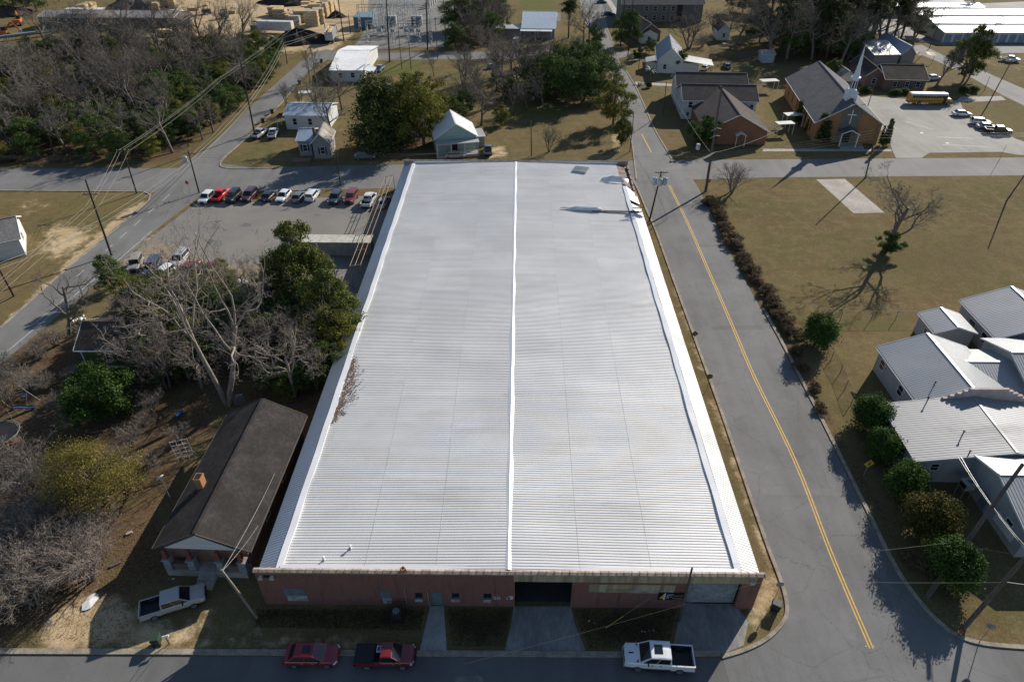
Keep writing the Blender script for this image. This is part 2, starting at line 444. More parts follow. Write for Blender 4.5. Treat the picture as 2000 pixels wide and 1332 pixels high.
def ground_mat():
    m, N, L, b = nodes('ground_cover')
    v = coords(N, L, 'Object')
    at = N.new("ShaderNodeAttribute"); at.attribute_name = 'cover'
    sp = N.new("ShaderNodeSeparateColor"); L.new(at.outputs['Color'], sp.inputs[0])
    n_big = noise(N, L, v, .045, 6, .7); n_mid = noise(N, L, v, .45, 6, .7); n_fine = noise(N, L, v, 5, 4, .8)
    c = mixc(N, L, ramp(N, L, n_big, .42, .6), (.215,.165,.066), (.145,.130,.045))
    c = mixc(N, L, ramp(N, L, noise(N, L, v, .11, 6, .75), .45, .68), c, (.175,.112,.055))
    c = mixc(N, L, ramp(N, L, n_mid, .42, .72), c, (.27,.205,.105))
    c = mixc(N, L, ramp(N, L, noise(N, L, v, 1.3, 4, .75), .42, .66), mixc(N, L, .22, c, (.07,.052,.022)), c)
    c = mixc(N, L, ramp(N, L, noise(N, L, v, 2.4, 3, .7), .6, .72), c, mixc(N, L, .6, c, (.34,.26,.14)))
    def wgt(src, nz, k=.55, lo=.38, hi=.62):
        a = N.new("ShaderNodeMath"); a.operation = 'MULTIPLY_ADD'; L.new(nz, a.inputs[0]); a.inputs[1].default_value = k*2; a.inputs[2].default_value = -k
        s = N.new("ShaderNodeMath"); s.operation = 'ADD'; L.new(src, s.inputs[0]); L.new(a.outputs[0], s.inputs[1])
        return ramp(N, L, s.outputs[0], lo, hi)
    gr = mixc(N, L, n_mid, (.085,.105,.022), (.18,.185,.05))
    c = mixc(N, L, wgt(sp.outputs[2], n_mid, .7, .35, .8), c, gr)
    lf = mixc(N, L, ramp(N, L, noise(N, L, v, 2.2, 5, .8), .35, .65), (.065,.042,.026), (.20,.125,.072))
    lf = mixc(N, L, ramp(N, L, noise(N, L, v, .3, 4, .7), .5, .7), lf, (.14,.115,.045))
    c = mixc(N, L, wgt(sp.outputs[1], n_mid, .6, .35, .7), c, lf)
    dt = mixc(N, L, ramp(N, L, n_mid, .35, .65), (.55,.41,.24), (.78,.61,.385))
    dt = mixc(N, L, ramp(N, L, noise(N, L, v, .12, 5, .7), .42, .62), dt, (.62,.44,.24))
    c = mixc(N, L, wgt(sp.outputs[0], n_mid, .6, .35, .75), c, dt)
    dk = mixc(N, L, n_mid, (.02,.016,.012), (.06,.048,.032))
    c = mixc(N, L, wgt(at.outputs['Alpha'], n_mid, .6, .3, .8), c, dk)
    c = mixc(N, L, ramp(N, L, n_fine, .25, .75), mixc(N, L, .55, c, (.03,.023,.012)), mixc(N, L, .18, c, (.25,.2,.13)))
    L.new(c, b.inputs['Base Color']); b.inputs['Roughness'].default_value = 1; b.inputs['Specular IOR Level'].default_value = .05
    bump(N, L, b, n_fine, .5, .06)
    return m
me.materials.append(ground_mat())
g = bpy.data.objects.new("ground", me); C.objects.link(g); struct(g)

# ---------------------------------------------------------------- roads, kerbs, paving
ASP = asphalt('asphalt_side_street', (.178,.175,.170), .7, .28)
ASP2 = asphalt('asphalt_back_street', (.185,.18,.172), .35, .22)
ASP3 = asphalt('asphalt_front_street', (.14,.137,.132), .3, .25)
GRAV = mat('gravel_lot', (.215,.205,.19), .95, .12, .12, bmp=.3, col2=(.245,.225,.195), fine=45)
LOTC = asphalt('pale_worn_lot', (.275,.262,.238), .35, .28)
YEL = mat('yellow_road_paint', (.60,.36,.045), .7, .2, 3)
WHP = mat('white_road_paint', (.5,.5,.48), .7, .35, 3)
SUBG = mat('grey_chippings', (.20,.19,.175), .95, .3, .5, fine=12)
def flat(name, px, z, m, world=False):
    b = MB(); b.sheet([p if world else P(*p)[:2] for p in px], z)
    return struct(b.build(name, m))
def smooth(pts, n=6):
    out = []
    for i in range(len(pts)-1):
        p0 = pts[max(i-1,0)]; p1 = pts[i]; p2 = pts[i+1]; p3 = pts[min(i+2,len(pts)-1)]
        for k in range(n):
            t = k/n
            out.append(tuple(.5*((2*p1[j])+(-p0[j]+p2[j])*t+(2*p0[j]-5*p1[j]+4*p2[j]-p3[j])*t*t+(-p0[j]+3*p1[j]-3*p2[j]+p3[j])*t**3) for j in (0,1)))
    out.append(tuple(pts[-1])); return out
side_left = smooth([(1237,349),(1250,374),(1267,415),(1284,453),(1321,555),(1354,645),(1362,668),(1412,806),(1478,999),(1505,1075),(1527,1133),(1538,1172),(1539,1200),(1528,1222),(1500,1248),(1462,1268),(1412,1284)])
side_right = smooth([(1352,349),(1372,383),(1425,493),(1497,623),(1527,678),(1607,833),(1690,999),(1740,1100),(1785,1168),(1832,1219),(1875,1247),(1925,1260),(2010,1267)])
fy = P(800,1284).y
wl = [tuple(P(*p)[:2]) for p in side_left]; wr = [tuple(P(*p)[:2]) for p in side_right]
flat('side_street', [*wl, (wl[-1][0], 20), (wr[-1][0], 20), *wr[::-1]], .008, ASP, True)
flat('front_street', [(-140, fy+.55), (-30, fy+.15), wl[-1], (wl[-1][0]+1, 12), (-140, 12)], .004, ASP3, True)
flat('front_street_east', [(wr[-1][0]-.2, wr[-1][1]), (140, wr[-1][1]+.4), (140, 12), (wr[-1][0]-.2, 12)], .004, ASP3, True)
flat('cross_street', [(-900,383),(0,374),(290,376),(395,379),(640,371),(760,368),(1000,360),(1300,352),(1390,350),(1500,347),(2000,343),(2500,341),(2500,306),(2000,308),(1750,310),(1310,313),(1000,319),(760,322),(500,328),(430,320),(340,329),(0,330),(-900,336)], .012, ASP2)
da = P(0,640)+(P(0,640)-P(165,498)).normalized()*75; db = P(0,712)+(P(0,712)-P(240,510)).normalized()*75
def flatw(name, pts, z, m):
    b = MB(); b.sheet([tuple(p)[:2] if len(p) == 3 else tuple(P(*p)[:2]) for p in pts], z); return struct(b.build(name, m))
flatw('diagonal_street', [da,(0,640),(137,520),(165,498),(250,428),(292,392),(300,376),(330,345),(350,328),(410,285),(500,198),(585,123),(617,101),(640,97),(632,112),(617,128),(582,160),(545,205),(500,241),(475,276),(445,303),(432,320),(425,345),(395,380),(296,456),(240,510),(120,612),(0,712),db], .016, ASP2)
flat('north_street', [(1240,318),(1237,308),(1230,265),(1207,190),(1189,135),(1181,107),(1171,82),(1160,65),(1142,45),(1134,10),(1128,-20),(1170,-20),(1178,20),(1188,60),(1200,97),(1207,114),(1215,130),(1243,175),(1278,252),(1307,304),(1318,317)], .020, ASP2)
flat('substation_street', [(620,128),(640,97),(665,104),(720,104),(960,102),(1182,95),(1196,99),(1204,112),(1190,116),(960,116),(720,118),(640,118)], .024, ASP2)
flat('side_lane', [(1204,114),(1204,100),(1228,101),(1236,108),(1260,118),(1250,122),(1225,113)], .028, ASP2)
flat('far_road', [(1760,92),(1800,88),(1870,122),(1905,132),(1960,157),(2000,174),(2060,200),(2060,236),(1957,186),(1890,148),(1830,120)], .008, ASP2)
flat('far_road_branch', [(1890,100),(1930,84),(2080,84),(2080,104),(1970,104),(1900,110)], .012, ASP2)
flat('storage_yard', [(1690,18),(2080,0),(2080,88),(1840,88),(1780,80),(1690,60)], .004, LOTC)
flat('gravel_lot', [(300,460),(395,388),(470,396),(640,386),(770,380),(740,470),(700,600),(650,690),(560,640),(470,590),(380,560),(250,545),(240,515)], .008, GRAV)
flat('sandy_strip', [(243,520),(300,472),(340,478),(430,520),(520,512),(600,530),(560,560),(470,575),(380,556),(250,543)], .012, mat('sandy_grit', (.40,.30,.18), .95, .3, .5, col2=(.27,.235,.19), fine=25))
flat('church_car_park', [(1660,196),(1700,188),(1790,196),(1875,198),(1882,216),(1905,232),(1985,272),(2040,290),(2040,303),(1988,303),(1955,297),(1815,299),(1800,309),(1750,309),(1742,292),(1735,268),(1690,225)], .008, LOTC)
flat('church_drive', [(1868,199),(1875,190),(1955,188),(1965,196),(1915,199)], .012, LOTC)
flat('concrete_slab', [(1594,351),(1650,350),(1728,416),(1667,417)], .02, mat('old_slab_concrete', (.40,.355,.305), .9, .25, .25, fine=12))
flat('substation_yard', [(690,112),(690,96),(712,60),(722,-15),(905,-15),(870,92),(780,93),(720,102)], .006, SUBG)
flat('apartment_car_park', [(1150,46),(1134,0),(1130,-30),(1205,-30),(1212,44),(1190,50)], .010, asphalt('dark_lot_asphalt', (.10,.10,.10), .3, .2))
flat('apartment_path', [(1182,0),(1192,0),(1222,44),(1212,48)], .026, CONC)
flat('fenced_court', [(1020,42),(1095,42),(1095,26),(1021,25)], .006, asphalt('court_asphalt', (.17,.165,.16), .2, .2))
flat('church_front_walk', [(1490,291),(1740,292),(1742,296),(1490,296)], .006, CONC)
flat('church_entry_path', [(1640,278),(1682,278),(1690,296),(1640,296)], .010, CONC)
flat('path', [(1240,160),(1320,165),(1320,169),(1242,166)], .006, CONC)
# warehouse forecourt
DRV = mat('stained_drive', (.27,.255,.235), .9, .35, .35, (1,.35,1), fine=10)
flat('entry_path', [(840,1183),(867,1183),(873,1277),(818,1277)], .02, mat('path_concrete', (.36,.345,.32), .9, .2, .6, fine=14))
flat('loading_drive', [(1003,1184),(1116,1184),(1122,1215),(1147,1277),(984,1277),(998,1220)], .016, DRV)
flat('door_drive', [(1331,1178),(1436,1178),(1462,1215),(1452,1260),(1412,1277),(1312,1277)], .016, DRV)
rp = MB(); rp.sheet([P(*p)[:2] for p in [(890,1320),(942,1320),(945,1345),(888,1345)]], .012); struct(rp.build('road_patch', mat('patch_concrete', (.2,.19,.18), .9, .2, 1, fine=8)))
def blotch(name, px, r, m, z, seed, st=1.0):
    rb_ = random.Random(seed); c = P(*px); ph = [rb_.random()*6.3 for _ in range(4)]
    pts = [(c.x+r*math.cos(a)*(1+.25*math.sin(2*a+ph[0])+.15*math.sin(5*a+ph[1])+.08*math.sin(9*a+ph[2])), c.y+st*r*math.sin(a)*(1+.2*math.sin(3*a+ph[3])+.12*math.sin(7*a+ph[1]))) for a in [k*math.pi/20 for k in range(40)]]
    b = MB(); b.sheet(pts, z); return struct(b.build(name, m))
PATL = asphalt('pale_repair_asphalt', (.192,.188,.182), .6, .25); PATD = asphalt('dark_repair_asphalt', (.150,.147,.143), .6, .25)
def trench(px, w, l, ang, m, z):
    c = P(*px); u = Vector((math.cos(ang), math.sin(ang))); n = Vector((-u.y, u.x)); c = c.xy; rb_ = random.Random(int(px[0])); pts = []
    for s_, e in ((-1, 1), (1, -1)):
        for k in range(9): f = -1+2*k/8; pts.append(c+u*(l/2*f*e)+n*(s_*w/2+rb_.uniform(-.06,.06)))
    b = MB(); b.sheet(pts, z); return struct(b.build('road_patch', m))
for px, w, l, a, k in (((1440,640),1.0,7.5,.05,0),((1560,960),1.1,8.0,-.03,1),((1655,1200),1.3,5.0,1.2,1),((1395,480),.8,6.5,.03,0)): trench(px, w, l, a, (PATD, PATL)[k], .0125)
OIL = mat('oil_stain', (.15,.14,.128), .6, .3, 2)
for i, (px, r) in enumerate([((560,410),1.0),((620,420),.8),((690,425),.9),((480,440),1.2),((1800,260),.7),((1850,280),.6)]): blotch('oil_stain', px, r*.7, OIL, .024 if 1000 < px[0] < 1500 else .0145, 70+i, .8)
# kerbs
def kerb(pts, w=.32, h=.12, name='kerb', m=None):
    b = MB(); pts = [Vector((p[0], p[1])) for p in pts]
    L_ = []; R_ = []
    for i, p in enumerate(pts):
        d = (pts[min(i+1,len(pts)-1)] - pts[max(i-1,0)]).normalized(); nrm = Vector((-d.y, d.x))*w/2
        L_.append(p+nrm); R_.append(p-nrm)
    rings = [[(l.x,l.y,0),(l.x,l.y,h),(r.x,r.y,h),(r.x,r.y,0)] for l, r in zip(L_, R_)]
    b.loft(rings); return struct(b.build(name, m or KERB))
kerb([(-90, fy+.75), (-30, fy+.5), tuple(P(1180,1278)[:2]), tuple(P(1408,1276)[:2])], .5)
kerb([tuple(P(p[0]-3, p[1]-1)[:2]) for p in side_left if p[1] > 345], .35)
kerb([tuple(P(p[0]+4, p[1]-2)[:2]) for p in side_right if p[1] > 600], .4)
kerb([tuple(P(*p)[:2]) for p in smooth([(1243,352),(1237,300),(1231,265),(1208,190),(1190,135),(1182,107)])][:28], .3)
kerb([tuple(P(*p)[:2]) for p in smooth([(1312,312),(1300,290),(1278,252),(1244,175),(1216,130)])], .3)
kerb([tuple(P(*p)[:2]) for p in [(0,641),(137,519),(165,497),(250,427),(290,392),(294,381),(280,375),(0,373)]], .3)
kerb([tuple(P(*p)[:2]) for p in [(1200,92),(1186,58),(1178,20)]], .3)
kerb([tuple(P(*p)[:2]) for p in smooth([(640,371),(500,374),(440,378),(400,384),(390,392)])], .3)
kerb([tuple(P(*p)[:2]) for p in smooth([(560,328),(480,330),(437,328),(431,318),(445,302),(475,276),(545,207),(582,162)])], .3)
# painted lines
def line(px, w, z, m, off=0.0, name='road_marking'):
    pts = [P(*p).xy for p in px]; b = MB(); L_ = []
    for i, p in enumerate(pts):
        d = (pts[min(i+1,len(pts)-1)] - pts[max(i-1,0)]).normalized(); nrm = Vector((-d.y, d.x))
        L_.append((p+nrm*(off+w/2), p+nrm*(off-w/2)))
    for (a, c), (a2, c2) in zip(L_, L_[1:]): b.quad((a.x,a.y,z),(c.x,c.y,z),(c2.x,c2.y,z),(a2.x,a2.y,z))
    return struct(b.build(name, m))
yc = smooth([(1307,362),(1345,440),(1382,525),(1432,640),(1475,740),(1555,905),(1625,1085),(1702,1266)])
for o in (-.15, .15): line(yc, .13, .014, YEL, o, 'yellow_centre_line')
line([(1253,262),(1272,298)], .22, .026, YEL, 0, 'yellow_centre_line')
for k in range(7):
    a = Vector((150,540)).lerp(Vector((345,368)), k/7); c = Vector((150,540)).lerp(Vector((345,368)), (k+.5)/7)
    line([a, c], .13, .022, WHP, 0, 'white_centre_dash')
line([(10,690),(120,598),(235,505),(296,452)], .12, .022, WHP, 0, 'white_edge_line')
line([(70,630),(130,580)], .12, .022, WHP, 0, 'white_centre_dash')
for a, c in (((1768,237),(1800,248)),((1800,246),(1822,254)),((1830,268),(1900,271)),((1840,283),(1930,287))): line([a,c], .15, .014, WHP, 0, 'parking_line')
for k in range(6): line([(1033+k*11,26),(1033+k*11,33)], .2, .012, WHP, 0, 'parking_line')
line([(1320,318),(1335,313)], .12, .018, WHP, 0, 'parking_line')
for i, p in enumerate([(1601,1048),(1614,1050),(1691,1262),(1706,1262)]):
    b = MB(); q = P(*p); b.loft([[(q.x-.06,q.y-.06,.012),(q.x+.06,q.y-.06,.012),(q.x+.06,q.y+.06,.012),(q.x-.06,q.y+.06,.012)],[(q.x-.04,q.y-.04,.035),(q.x+.04,q.y-.04,.035),(q.x+.04,q.y+.04,.035),(q.x-.04,q.y+.04,.035)]])
    tag(b.build('road_stud', mat('stud_amber', (.6,.5,.3), .4)), 'small raised amber stud beside the yellow centre line', 'road stud', 'road studs beside the centre line')
# ---------------------------------------------------------------- the warehouse
BRK = brickmat('painted_red_brick', (.185,.078,.062), (.235,.105,.085), (.21,.14,.12), 1, (.06,.04,.035), .85)
BRK2 = brickmat('old_brick', (.22,.10,.06), (.27,.14,.085), (.3,.25,.2), 1)
ROOFM = roofmat('galvalume_sheet', (.71,.70,.68), .6, .08, panel=.2)
FLASH = roofmat('white_flashing', (.78,.78,.78), .4, .2, .08, (.5,.48,.45), .35)
SLOPE_SHADE = roofmat('galvalume_shade_side', (.55,.57,.60), .45, .4)  # darker, bluer sheet: shade of the left cladding put into its colour
BEIGE = mat('stained_beige_paint', (.62,.54,.34), .9, .25, 1.1, (1.5,1,.12), col2=(.24,.18,.11))
COPE = mat('clay_coping', (.40,.32,.25), .85, .35, 1.2, fine=5)
BLUEG = mat('blue_grey_panel', (.13,.17,.20), .5, .2, 1.2)
WH = thing('warehouse', 'long metal roofed brick warehouse filling the middle of the view', 'warehouse', (-.35, 35.62, 0), R(-.65))
HW, LY, ZC = 22.5, 95.0, 5.2
def wall_open(mb, x0, x1, z0, z1, ops, y0, y1, m=0):
    xs = sorted({x0, x1, *[o[0] for o in ops], *[o[1] for o in ops]})
    for a, c in zip(xs, xs[1:]):
        cut = sorted([(o[2], o[3]) for o in ops if o[0] <= a+1e-6 and o[1] >= c-1e-6]); z = z0
        for lo, hi in cut:
            if lo > z+1e-6: mb.box(a, c, y0, y1, z, lo, m)
            z = max(z, hi)
        if z < z1-1e-6: mb.box(a, c, y0, y1, z, z1, m)
wins = [(-8.55,-7.78),(-5.2,-4.42),(-2.28,-1.5)]
ops = [(.6,5.75,0,3.95),(15.95,20.85,0,3.85),(-7.05,-6.05,0,2.1)] + [(a,c,1.12,2.05) for a, c in wins]
b = MB(); wall_open(b, -HW, HW, 0, ZC-.22, ops, 0, .35)
b.box(-HW, -HW+.35, .35, LY-.35, 0, 3.85); b.box(HW-.35, HW, .35, LY-.35, 0, 3.85); b.box(-HW, HW, LY-.35, LY, 0, 3.9)
b.build('wall', BRK, WH)
b = MB(); b.box(-HW, HW, LY-.35, LY, 3.902, ZC-.05)
for i in range(7):   # stepped rear corner left bare where the cladding is gone
    b.box(HW-.35, HW, 78.6+i*2.2, 78.6+(i+1)*2.2-(.0 if i < 6 else .35), 3.852, 4.05+.13*i)
b.build('rear_parapet', brickmat('brown_parapet_brick', (.26,.185,.145), (.31,.225,.18), (.34,.28,.23), 1, (.10,.08,.065), .6), WH)
def wob(p):
    x, y = p.x, p.y
    return .02*math.sin(x*.35+math.sin(y*.21)*1.5)*math.sin(y*.33+x*.1) + .012*math.sin(y*.5+x*.3)
XE, ZE, ZR = 20.1, 4.72, 5.14
for s in (-1, 1):
    b = MB()
    if s < 0: b.corr((-XE,LY-.36,ZE),(-XE,.36,ZE),(-.0,.36,ZR),(-.0,LY-.36,ZR), .305, .036, 26, wob, rw=.15)
    else: b.corr((XE,.36,ZE),(XE,LY-.36,ZE),(.0,LY-.36,ZR),(.0,.36,ZR), .305, .036, 26, wob, rw=.15)
    for xl in (6.4, 12.6):
        z = ZR+(ZE-ZR)*xl/XE
    o = b.build('roof', ROOFM, WH)
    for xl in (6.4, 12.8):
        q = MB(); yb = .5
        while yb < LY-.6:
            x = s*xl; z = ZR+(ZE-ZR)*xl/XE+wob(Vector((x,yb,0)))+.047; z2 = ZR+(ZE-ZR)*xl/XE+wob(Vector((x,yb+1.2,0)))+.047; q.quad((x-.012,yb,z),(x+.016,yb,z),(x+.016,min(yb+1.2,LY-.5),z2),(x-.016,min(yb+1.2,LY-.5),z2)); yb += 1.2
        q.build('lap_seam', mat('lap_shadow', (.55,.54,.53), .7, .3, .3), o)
    o['label'] = 'pale ribbed roof slope, duller on the left' if s < 0 else 'bright sunlit ribbed roof slope'
b = MB(); yy = [i*LY/60 for i in range(61)]; yy[0] = .36; yy[-1] = LY-.36
b.loft([[(-.33,y,5.12+.01*math.sin(y*1.3)),(-.02,y,5.235+.012*math.sin(y*.7)),(.02,y,5.235+.012*math.sin(y*.7)),(.33,y,5.12+.01*math.cos(y))] for y in yy], cap=False); b.build('ridge_cap', FLASH, WH)
b = MB(); b.box(-HW+2.2, HW-2.2, .352, .75, 4.9, 5.06); b.build('front_gutter', FLASH, WH)
b = MB(); b.box(-HW+2.0, HW-2.0, LY-.385, LY-.352, 4.5, ZC-.06); b.build('rear_flashing', FLASH, WH)
for s in (-1, 1):
    b = MB()
    y1 = LY-.36 if s < 0 else 83.5
    def cz(y): return 4.9+.03*math.sin(y*.37)+.02*math.sin(y*1.1)
    def cx(y): return .035*math.sin(y*.8)+.03*math.sin(y*.23)
    st = [.36+i*(y1-.36)/80 for i in range(81)]
    b.loft([[(s*(XE-.02+cx(y)),y,4.66),(s*(XE+cx(y)),y,cz(y)),(s*(XE+.6+cx(y)*.5),y,cz(y)+.03),(s*(XE+.66),y,cz(y)-.10)] for y in st], cap=False)
    b.build('edge_flashing', FLASH, WH)
    b = MB(); xo = s*(XE+.66); xi = s*(HW+.12)
    segs = [(.36, LY-.36)] if s < 0 else [(.36, 76.2), (77.6, 83.5)]
    for a, c in segs:
        p = [(xi,a,3.95),(xi,c,3.95),(xo,c,4.86),(xo,a,4.86)] if s > 0 else [(xi,c,3.95),(xi,a,3.95),(xo,a,4.86),(xo,c,4.86)]
        if s > 0 and a > 70: p[1] = (xi, c-1.6, 3.95)
        b.corr(*p, .305, .03 if not (s > 0 and a > 60) else .01, 3, rw=.2)
    b.build('side_cladding', SLOPE_SHADE if s < 0 else ROOFM, WH)
b = MB(); b.slab([(XE+.02,83.6,4.62),(HW-.36,83.6,4.05),(HW-.36,LY-.4,4.35),(XE+.02,LY-.4,4.72)], .08)
for k in range(5): y = 84.2+k*2.1; b.bar((XE+.1,y,4.68),(HW-.4,y+.3,4.16+.06*k),.16,.05)
b.build('exposed_deck', mat('exposed_brown_deck', (.24,.18,.15), .9, .35, 1.2), WH)
# coping tiles
n = 66; w = (2*HW+.2)/n
for y0, y1, zb in ((-.12,.36,ZC-.22),(LY-.37,LY+.1,ZC-.05)):
    b = MB()
    for i in range(n):
        x = -HW-.1+i*w; j = random.uniform(-.012,.012)
        b.loft([[(q,y0,zb),(q,y0,zb+.14+j),(q,(y0+y1)/2,zb+.24+j),(q,y1,zb+.14+j),(q,y1,zb)] for q in (x+.03, x+w-.06)])
        b.loft([[(q,y0-.02,zb),(q,y0-.02,zb+.16+j),(q,(y0+y1)/2,zb+.27+j),(q,y1+.02,zb+.16+j),(q,y1+.02,zb)] for q in (x+w-.055, x+w+.006)])
    b.build('coping', COPE, WH)
b = MB(); b.box(.5, 22.0, -.03, .3, 3.952, 4.93); b.build('painted_band', BEIGE, WH)
b = MB(); b.box(7.25, 14.95, -.012, .1, 2.45, 3.62); sg = b.build('faded_sign_panel', BEIGE, WH)
def text(body, size, m, name, parent, loc, rot=(math.pi/2,0,0), ext=.004, sx=1.0):
    cu = bpy.data.curves.new(name, 'FONT'); cu.body = body; cu.size = size; cu.extrude = ext; cu.align_x = 'CENTER'; cu.align_y = 'CENTER'
    t = bpy.data.objects.new('t', cu); me_ = bpy.data.meshes.new_from_object(t); bpy.data.objects.remove(t); bpy.data.curves.remove(cu)
    me_.materials.clear(); me_.materials.append(m); o = bpy.data.objects.new(name, me_); C.objects.link(o); o.parent = parent
    o.location = loc; o.rotation_euler = rot; o.scale = (sx,1,1); return o
GHOST = mat('faded_lettering', (.19,.165,.06), .9, .5, 4); CHALK = mat('chalk_white', (.58,.52,.53), .9, .5, 5)
text('UIDREST', .55, GHOST, 'faded_lettering', sg, (9.9,-.016,2.75), sx=1.1)
b = MB(); b.box(10.9, 14.95, -.02, -.013, 2.4, 2.68); b.build('whitewash_streak', mat('whitewash', (.30,.31,.33), .9, .6, 2, (.4,1,2)), sg)
b = MB(); b.box(-HW+.2, HW-.2, .5, LY-.5, 0.002, .05); b.build('floor_slab', mat('bay_shade_floor', (.055,.052,.05), .8, .3, .5), WH)  # floor coloured near black to give the shade inside the bay
b = MB(); b.box(.2, .5, .36, 22, .05, 4.6); b.box(5.85, 6.1, .36, 22, .05, 4.6); b.box(.2,6.1,22,22.3,.05,4.6); b.build('bay_light_block', BLACK, WH)  # black walls added inside so the open bay stays dark
b = MB()
for i in range(14): z = .08+i*.268; b.loft([[(15.95,.62,z),(15.95,.57,z+.06),(15.95,.57,z+.21),(15.95,.62,z+.267)],[(20.85,.62,z),(20.85,.57,z+.06),(20.85,.57,z+.21),(20.85,.62,z+.267)]])
b.build('rollup_door', mat('grey_rollup', (.30,.31,.32), .5, .2, .8, fine=4), WH)
b = MB(); b.box(-7.05,-6.05,.1,.16,0,2.1); d = b.build('door', BLUEG, WH)
b = MB(); b.box(-6.2,-6.12,.03,.1,.95,1.05); b.build('handle', STEEL, d)
SILL = mat('chalky_whitewash', (.36,.34,.35), .9, .4, 2)
for a, c in wins:
    b = MB(); b.box(a,a+.06,.06,.2,1.12,2.05); b.box(c-.06,c,.06,.2,1.12,2.05); b.box(a+.06,c-.06,.06,.2,1.99,2.05); b.box(a+.06,c-.06,.06,.2,1.12,1.18)
    wd = b.build('window', BLUEG, WH); b = MB(); b.box(a+.06,c-.06,.14,.17,1.18,1.99); b.build('pane', WINDOW, wd)
    b = MB(); b.box(a-.02,c-.08,-.012,.05,.62,1.08); b.build('sill', SILL, wd)
for a, c, z0, z1 in ((-20.4,-18.5,1.45,2.55),(-11.65,-10.75,1.2,2.3)):
    b = MB(); b.box(a,c,-.04,.05,z0,z1); wd = b.build('boarded_window', BLUEG, WH); b = MB(); b.box(a+.1,c+.05,-.012,.05,z0-.85,z0-.02); b.build('sill', SILL, wd)
text('50', .62, CHALK, 'chalked_number', WH, (-1.05,-.006,1.35), sx=1.15); text('1', .62, CHALK, 'chalked_number', WH, (-.1,-.006,1.3))
NOT = mat('notice_white', (.5,.55,.6), .6, .15, 4); b = MB(); b.box(.05,.5,-.02,.01,1.55,1.68); b.box(.15,.45,-.022,.01,1.2,1.5); b.build('notice', NOT, WH)
for x in (-21.95,-20.95,21.55):
    b = MB(); b.loft([[(x-.2,-.35,4.25),(x+.2,-.35,4.25),(x+.2,-.35,4.5),(x-.2,-.35,4.5)],[(x-.13,-.05,4.35),(x+.13,-.05,4.35),(x+.13,-.05,4.6),(x-.13,-.05,4.6)]]); b.box(x-.04,x+.04,-.05,.0,4.4,4.5)
    b.build('floodlight', mat('floodlight_case', (.45,.42,.36), .5, .2, 3), WH)
b = MB(); b.box(-21.7,-21.2,-.12,0,4.3,4.5); b.build('junction_box', BLACK, WH)
for x, z0, z1 in ((-9.35,.4,2.9),(-7.3,0,2.5)):
    b = MB(); b.tube([(x,-.06,z0),(x,-.06,z1)], .05, 8); b.build('conduit', STEEL, WH)
b = MB(); b.lathe([(.27,0),(.27,.42),(.16,.42),(.16,.2),(.01,.2)], (-9.25,.1,ZC-.02), 4); b.build('clay_flue', mat('clay_flue', (.42,.2,.1), .85, .25, 3), WH)
def wpos(x, y, z): return WH.matrix_basis @ Vector((x, y, z))
WM = Matrix.Translation((-.35,35.62,0)) @ Matrix.Rotation(R(-.65),4,'Z')
def wpt(x, y, z): return WM @ Vector((x, y, z))
# banner sign
bn = thing('banner_sign', 'black banner with a yellow numeral emblem on the brick beside the roll up door', 'sign', wpt(14.8,-.03,2.0), R(-.65))
b = MB(); b.box(-1.22,1.2,-.02,.0,-.58,.55); b.build('banner', mat('banner_black', (.012,.012,.016), .5, .2, 2), bn)
YB = mat('banner_yellow', (.62,.43,.03), .5, .1, 3); WB = mat('banner_white', (.6,.62,.65), .5, .1, 3); BB = mat('banner_gold', (.2,.14,.03), .5, .1, 3)
b = MB(); b.quad((-1.12,-.027,-.38),(-.72,-.027,-.38),(-.72,-.027,.30)); b.build('emblem', YB, bn)
b = MB(); b.quad((-.74,-.030,-.55),(-.55,-.030,-.55),(-.55,-.030,.5),(-.62,-.030,.5),(-.72,-.030,.3)); b.build('emblem_stroke', WB, bn)
text('S', .62, WB, 'emblem_letter', bn, (-.33,-.028,-.12))
for x0, x1, z in ((-.45,.16,.25),(-.4,.0,.12),(-.1,.1,-.1),(.1,1.05,-.36)):
    x = x0; b = MB()
    while x < x1: w_ = random.uniform(.03,.07); b.box(x, x+w_, -.03, -.025, z-.035, z+.03); x += w_+.022
    b.build('small_lettering', WB, bn)
b = MB()
for x in (.2,.34,.48,.66,.8,.94): b.box(x, x+.1, -.03, -.025, -.1, .18)
b.build('gold_lettering', BB, bn)
# things on the roof
def roofz(x): return ZR+(ZE-ZR)*abs(x)/XE+.075
def onroof(px, z=5.0):
    p = WM.inverted() @ P(*px, z); return p
for px, lab in (((632,1091),'short white roof vent nearest the front parapet'),((684,1069),'short white roof vent set farther back on the left slope')):
    p = onroof(px); t = thing('roof_vent', lab, 'vent', wpt(p.x,p.y,roofz(p.x)))
    b = MB(); b.lathe([(.16,0),(.08,.05),(.07,.32)], n=10); b.build('pipe', STEEL, t); b = MB(); b.lathe([(.1,.3),(.15,.34),(.12,.42),(.02,.46)], n=10); b.build('cap', WHITE, t)
bf = thing('bent_flashing', 'torn strip of silver flashing lying folded on the roof', 'metal sheet', wpt(*onroof((1134,409)).xy, roofz(6)+.03), R(-3))
b = MB(); rings = []
for i in range(22):
    t = i/21; x = -3.6+7.2*t; w_ = .06+.85*math.sin(min(1,t*1.15)*math.pi*.62); hh = .05+.42*math.sin(t*math.pi*.75)+.05*math.sin(t*17)
    rings.append([(x,-w_*.5-t*.3,.02),(x,-w_*.3-t*.3,hh*.8),(x,.05-t*.3,hh+.04*math.sin(t*23)),(x,w_*.5-t*.3,hh*.35),(x,w_*.55-t*.3,.0)])
b.loft(rings); b.build('sheet', roofmat('bent_silver', (.62,.64,.67), .35, .5), bf)
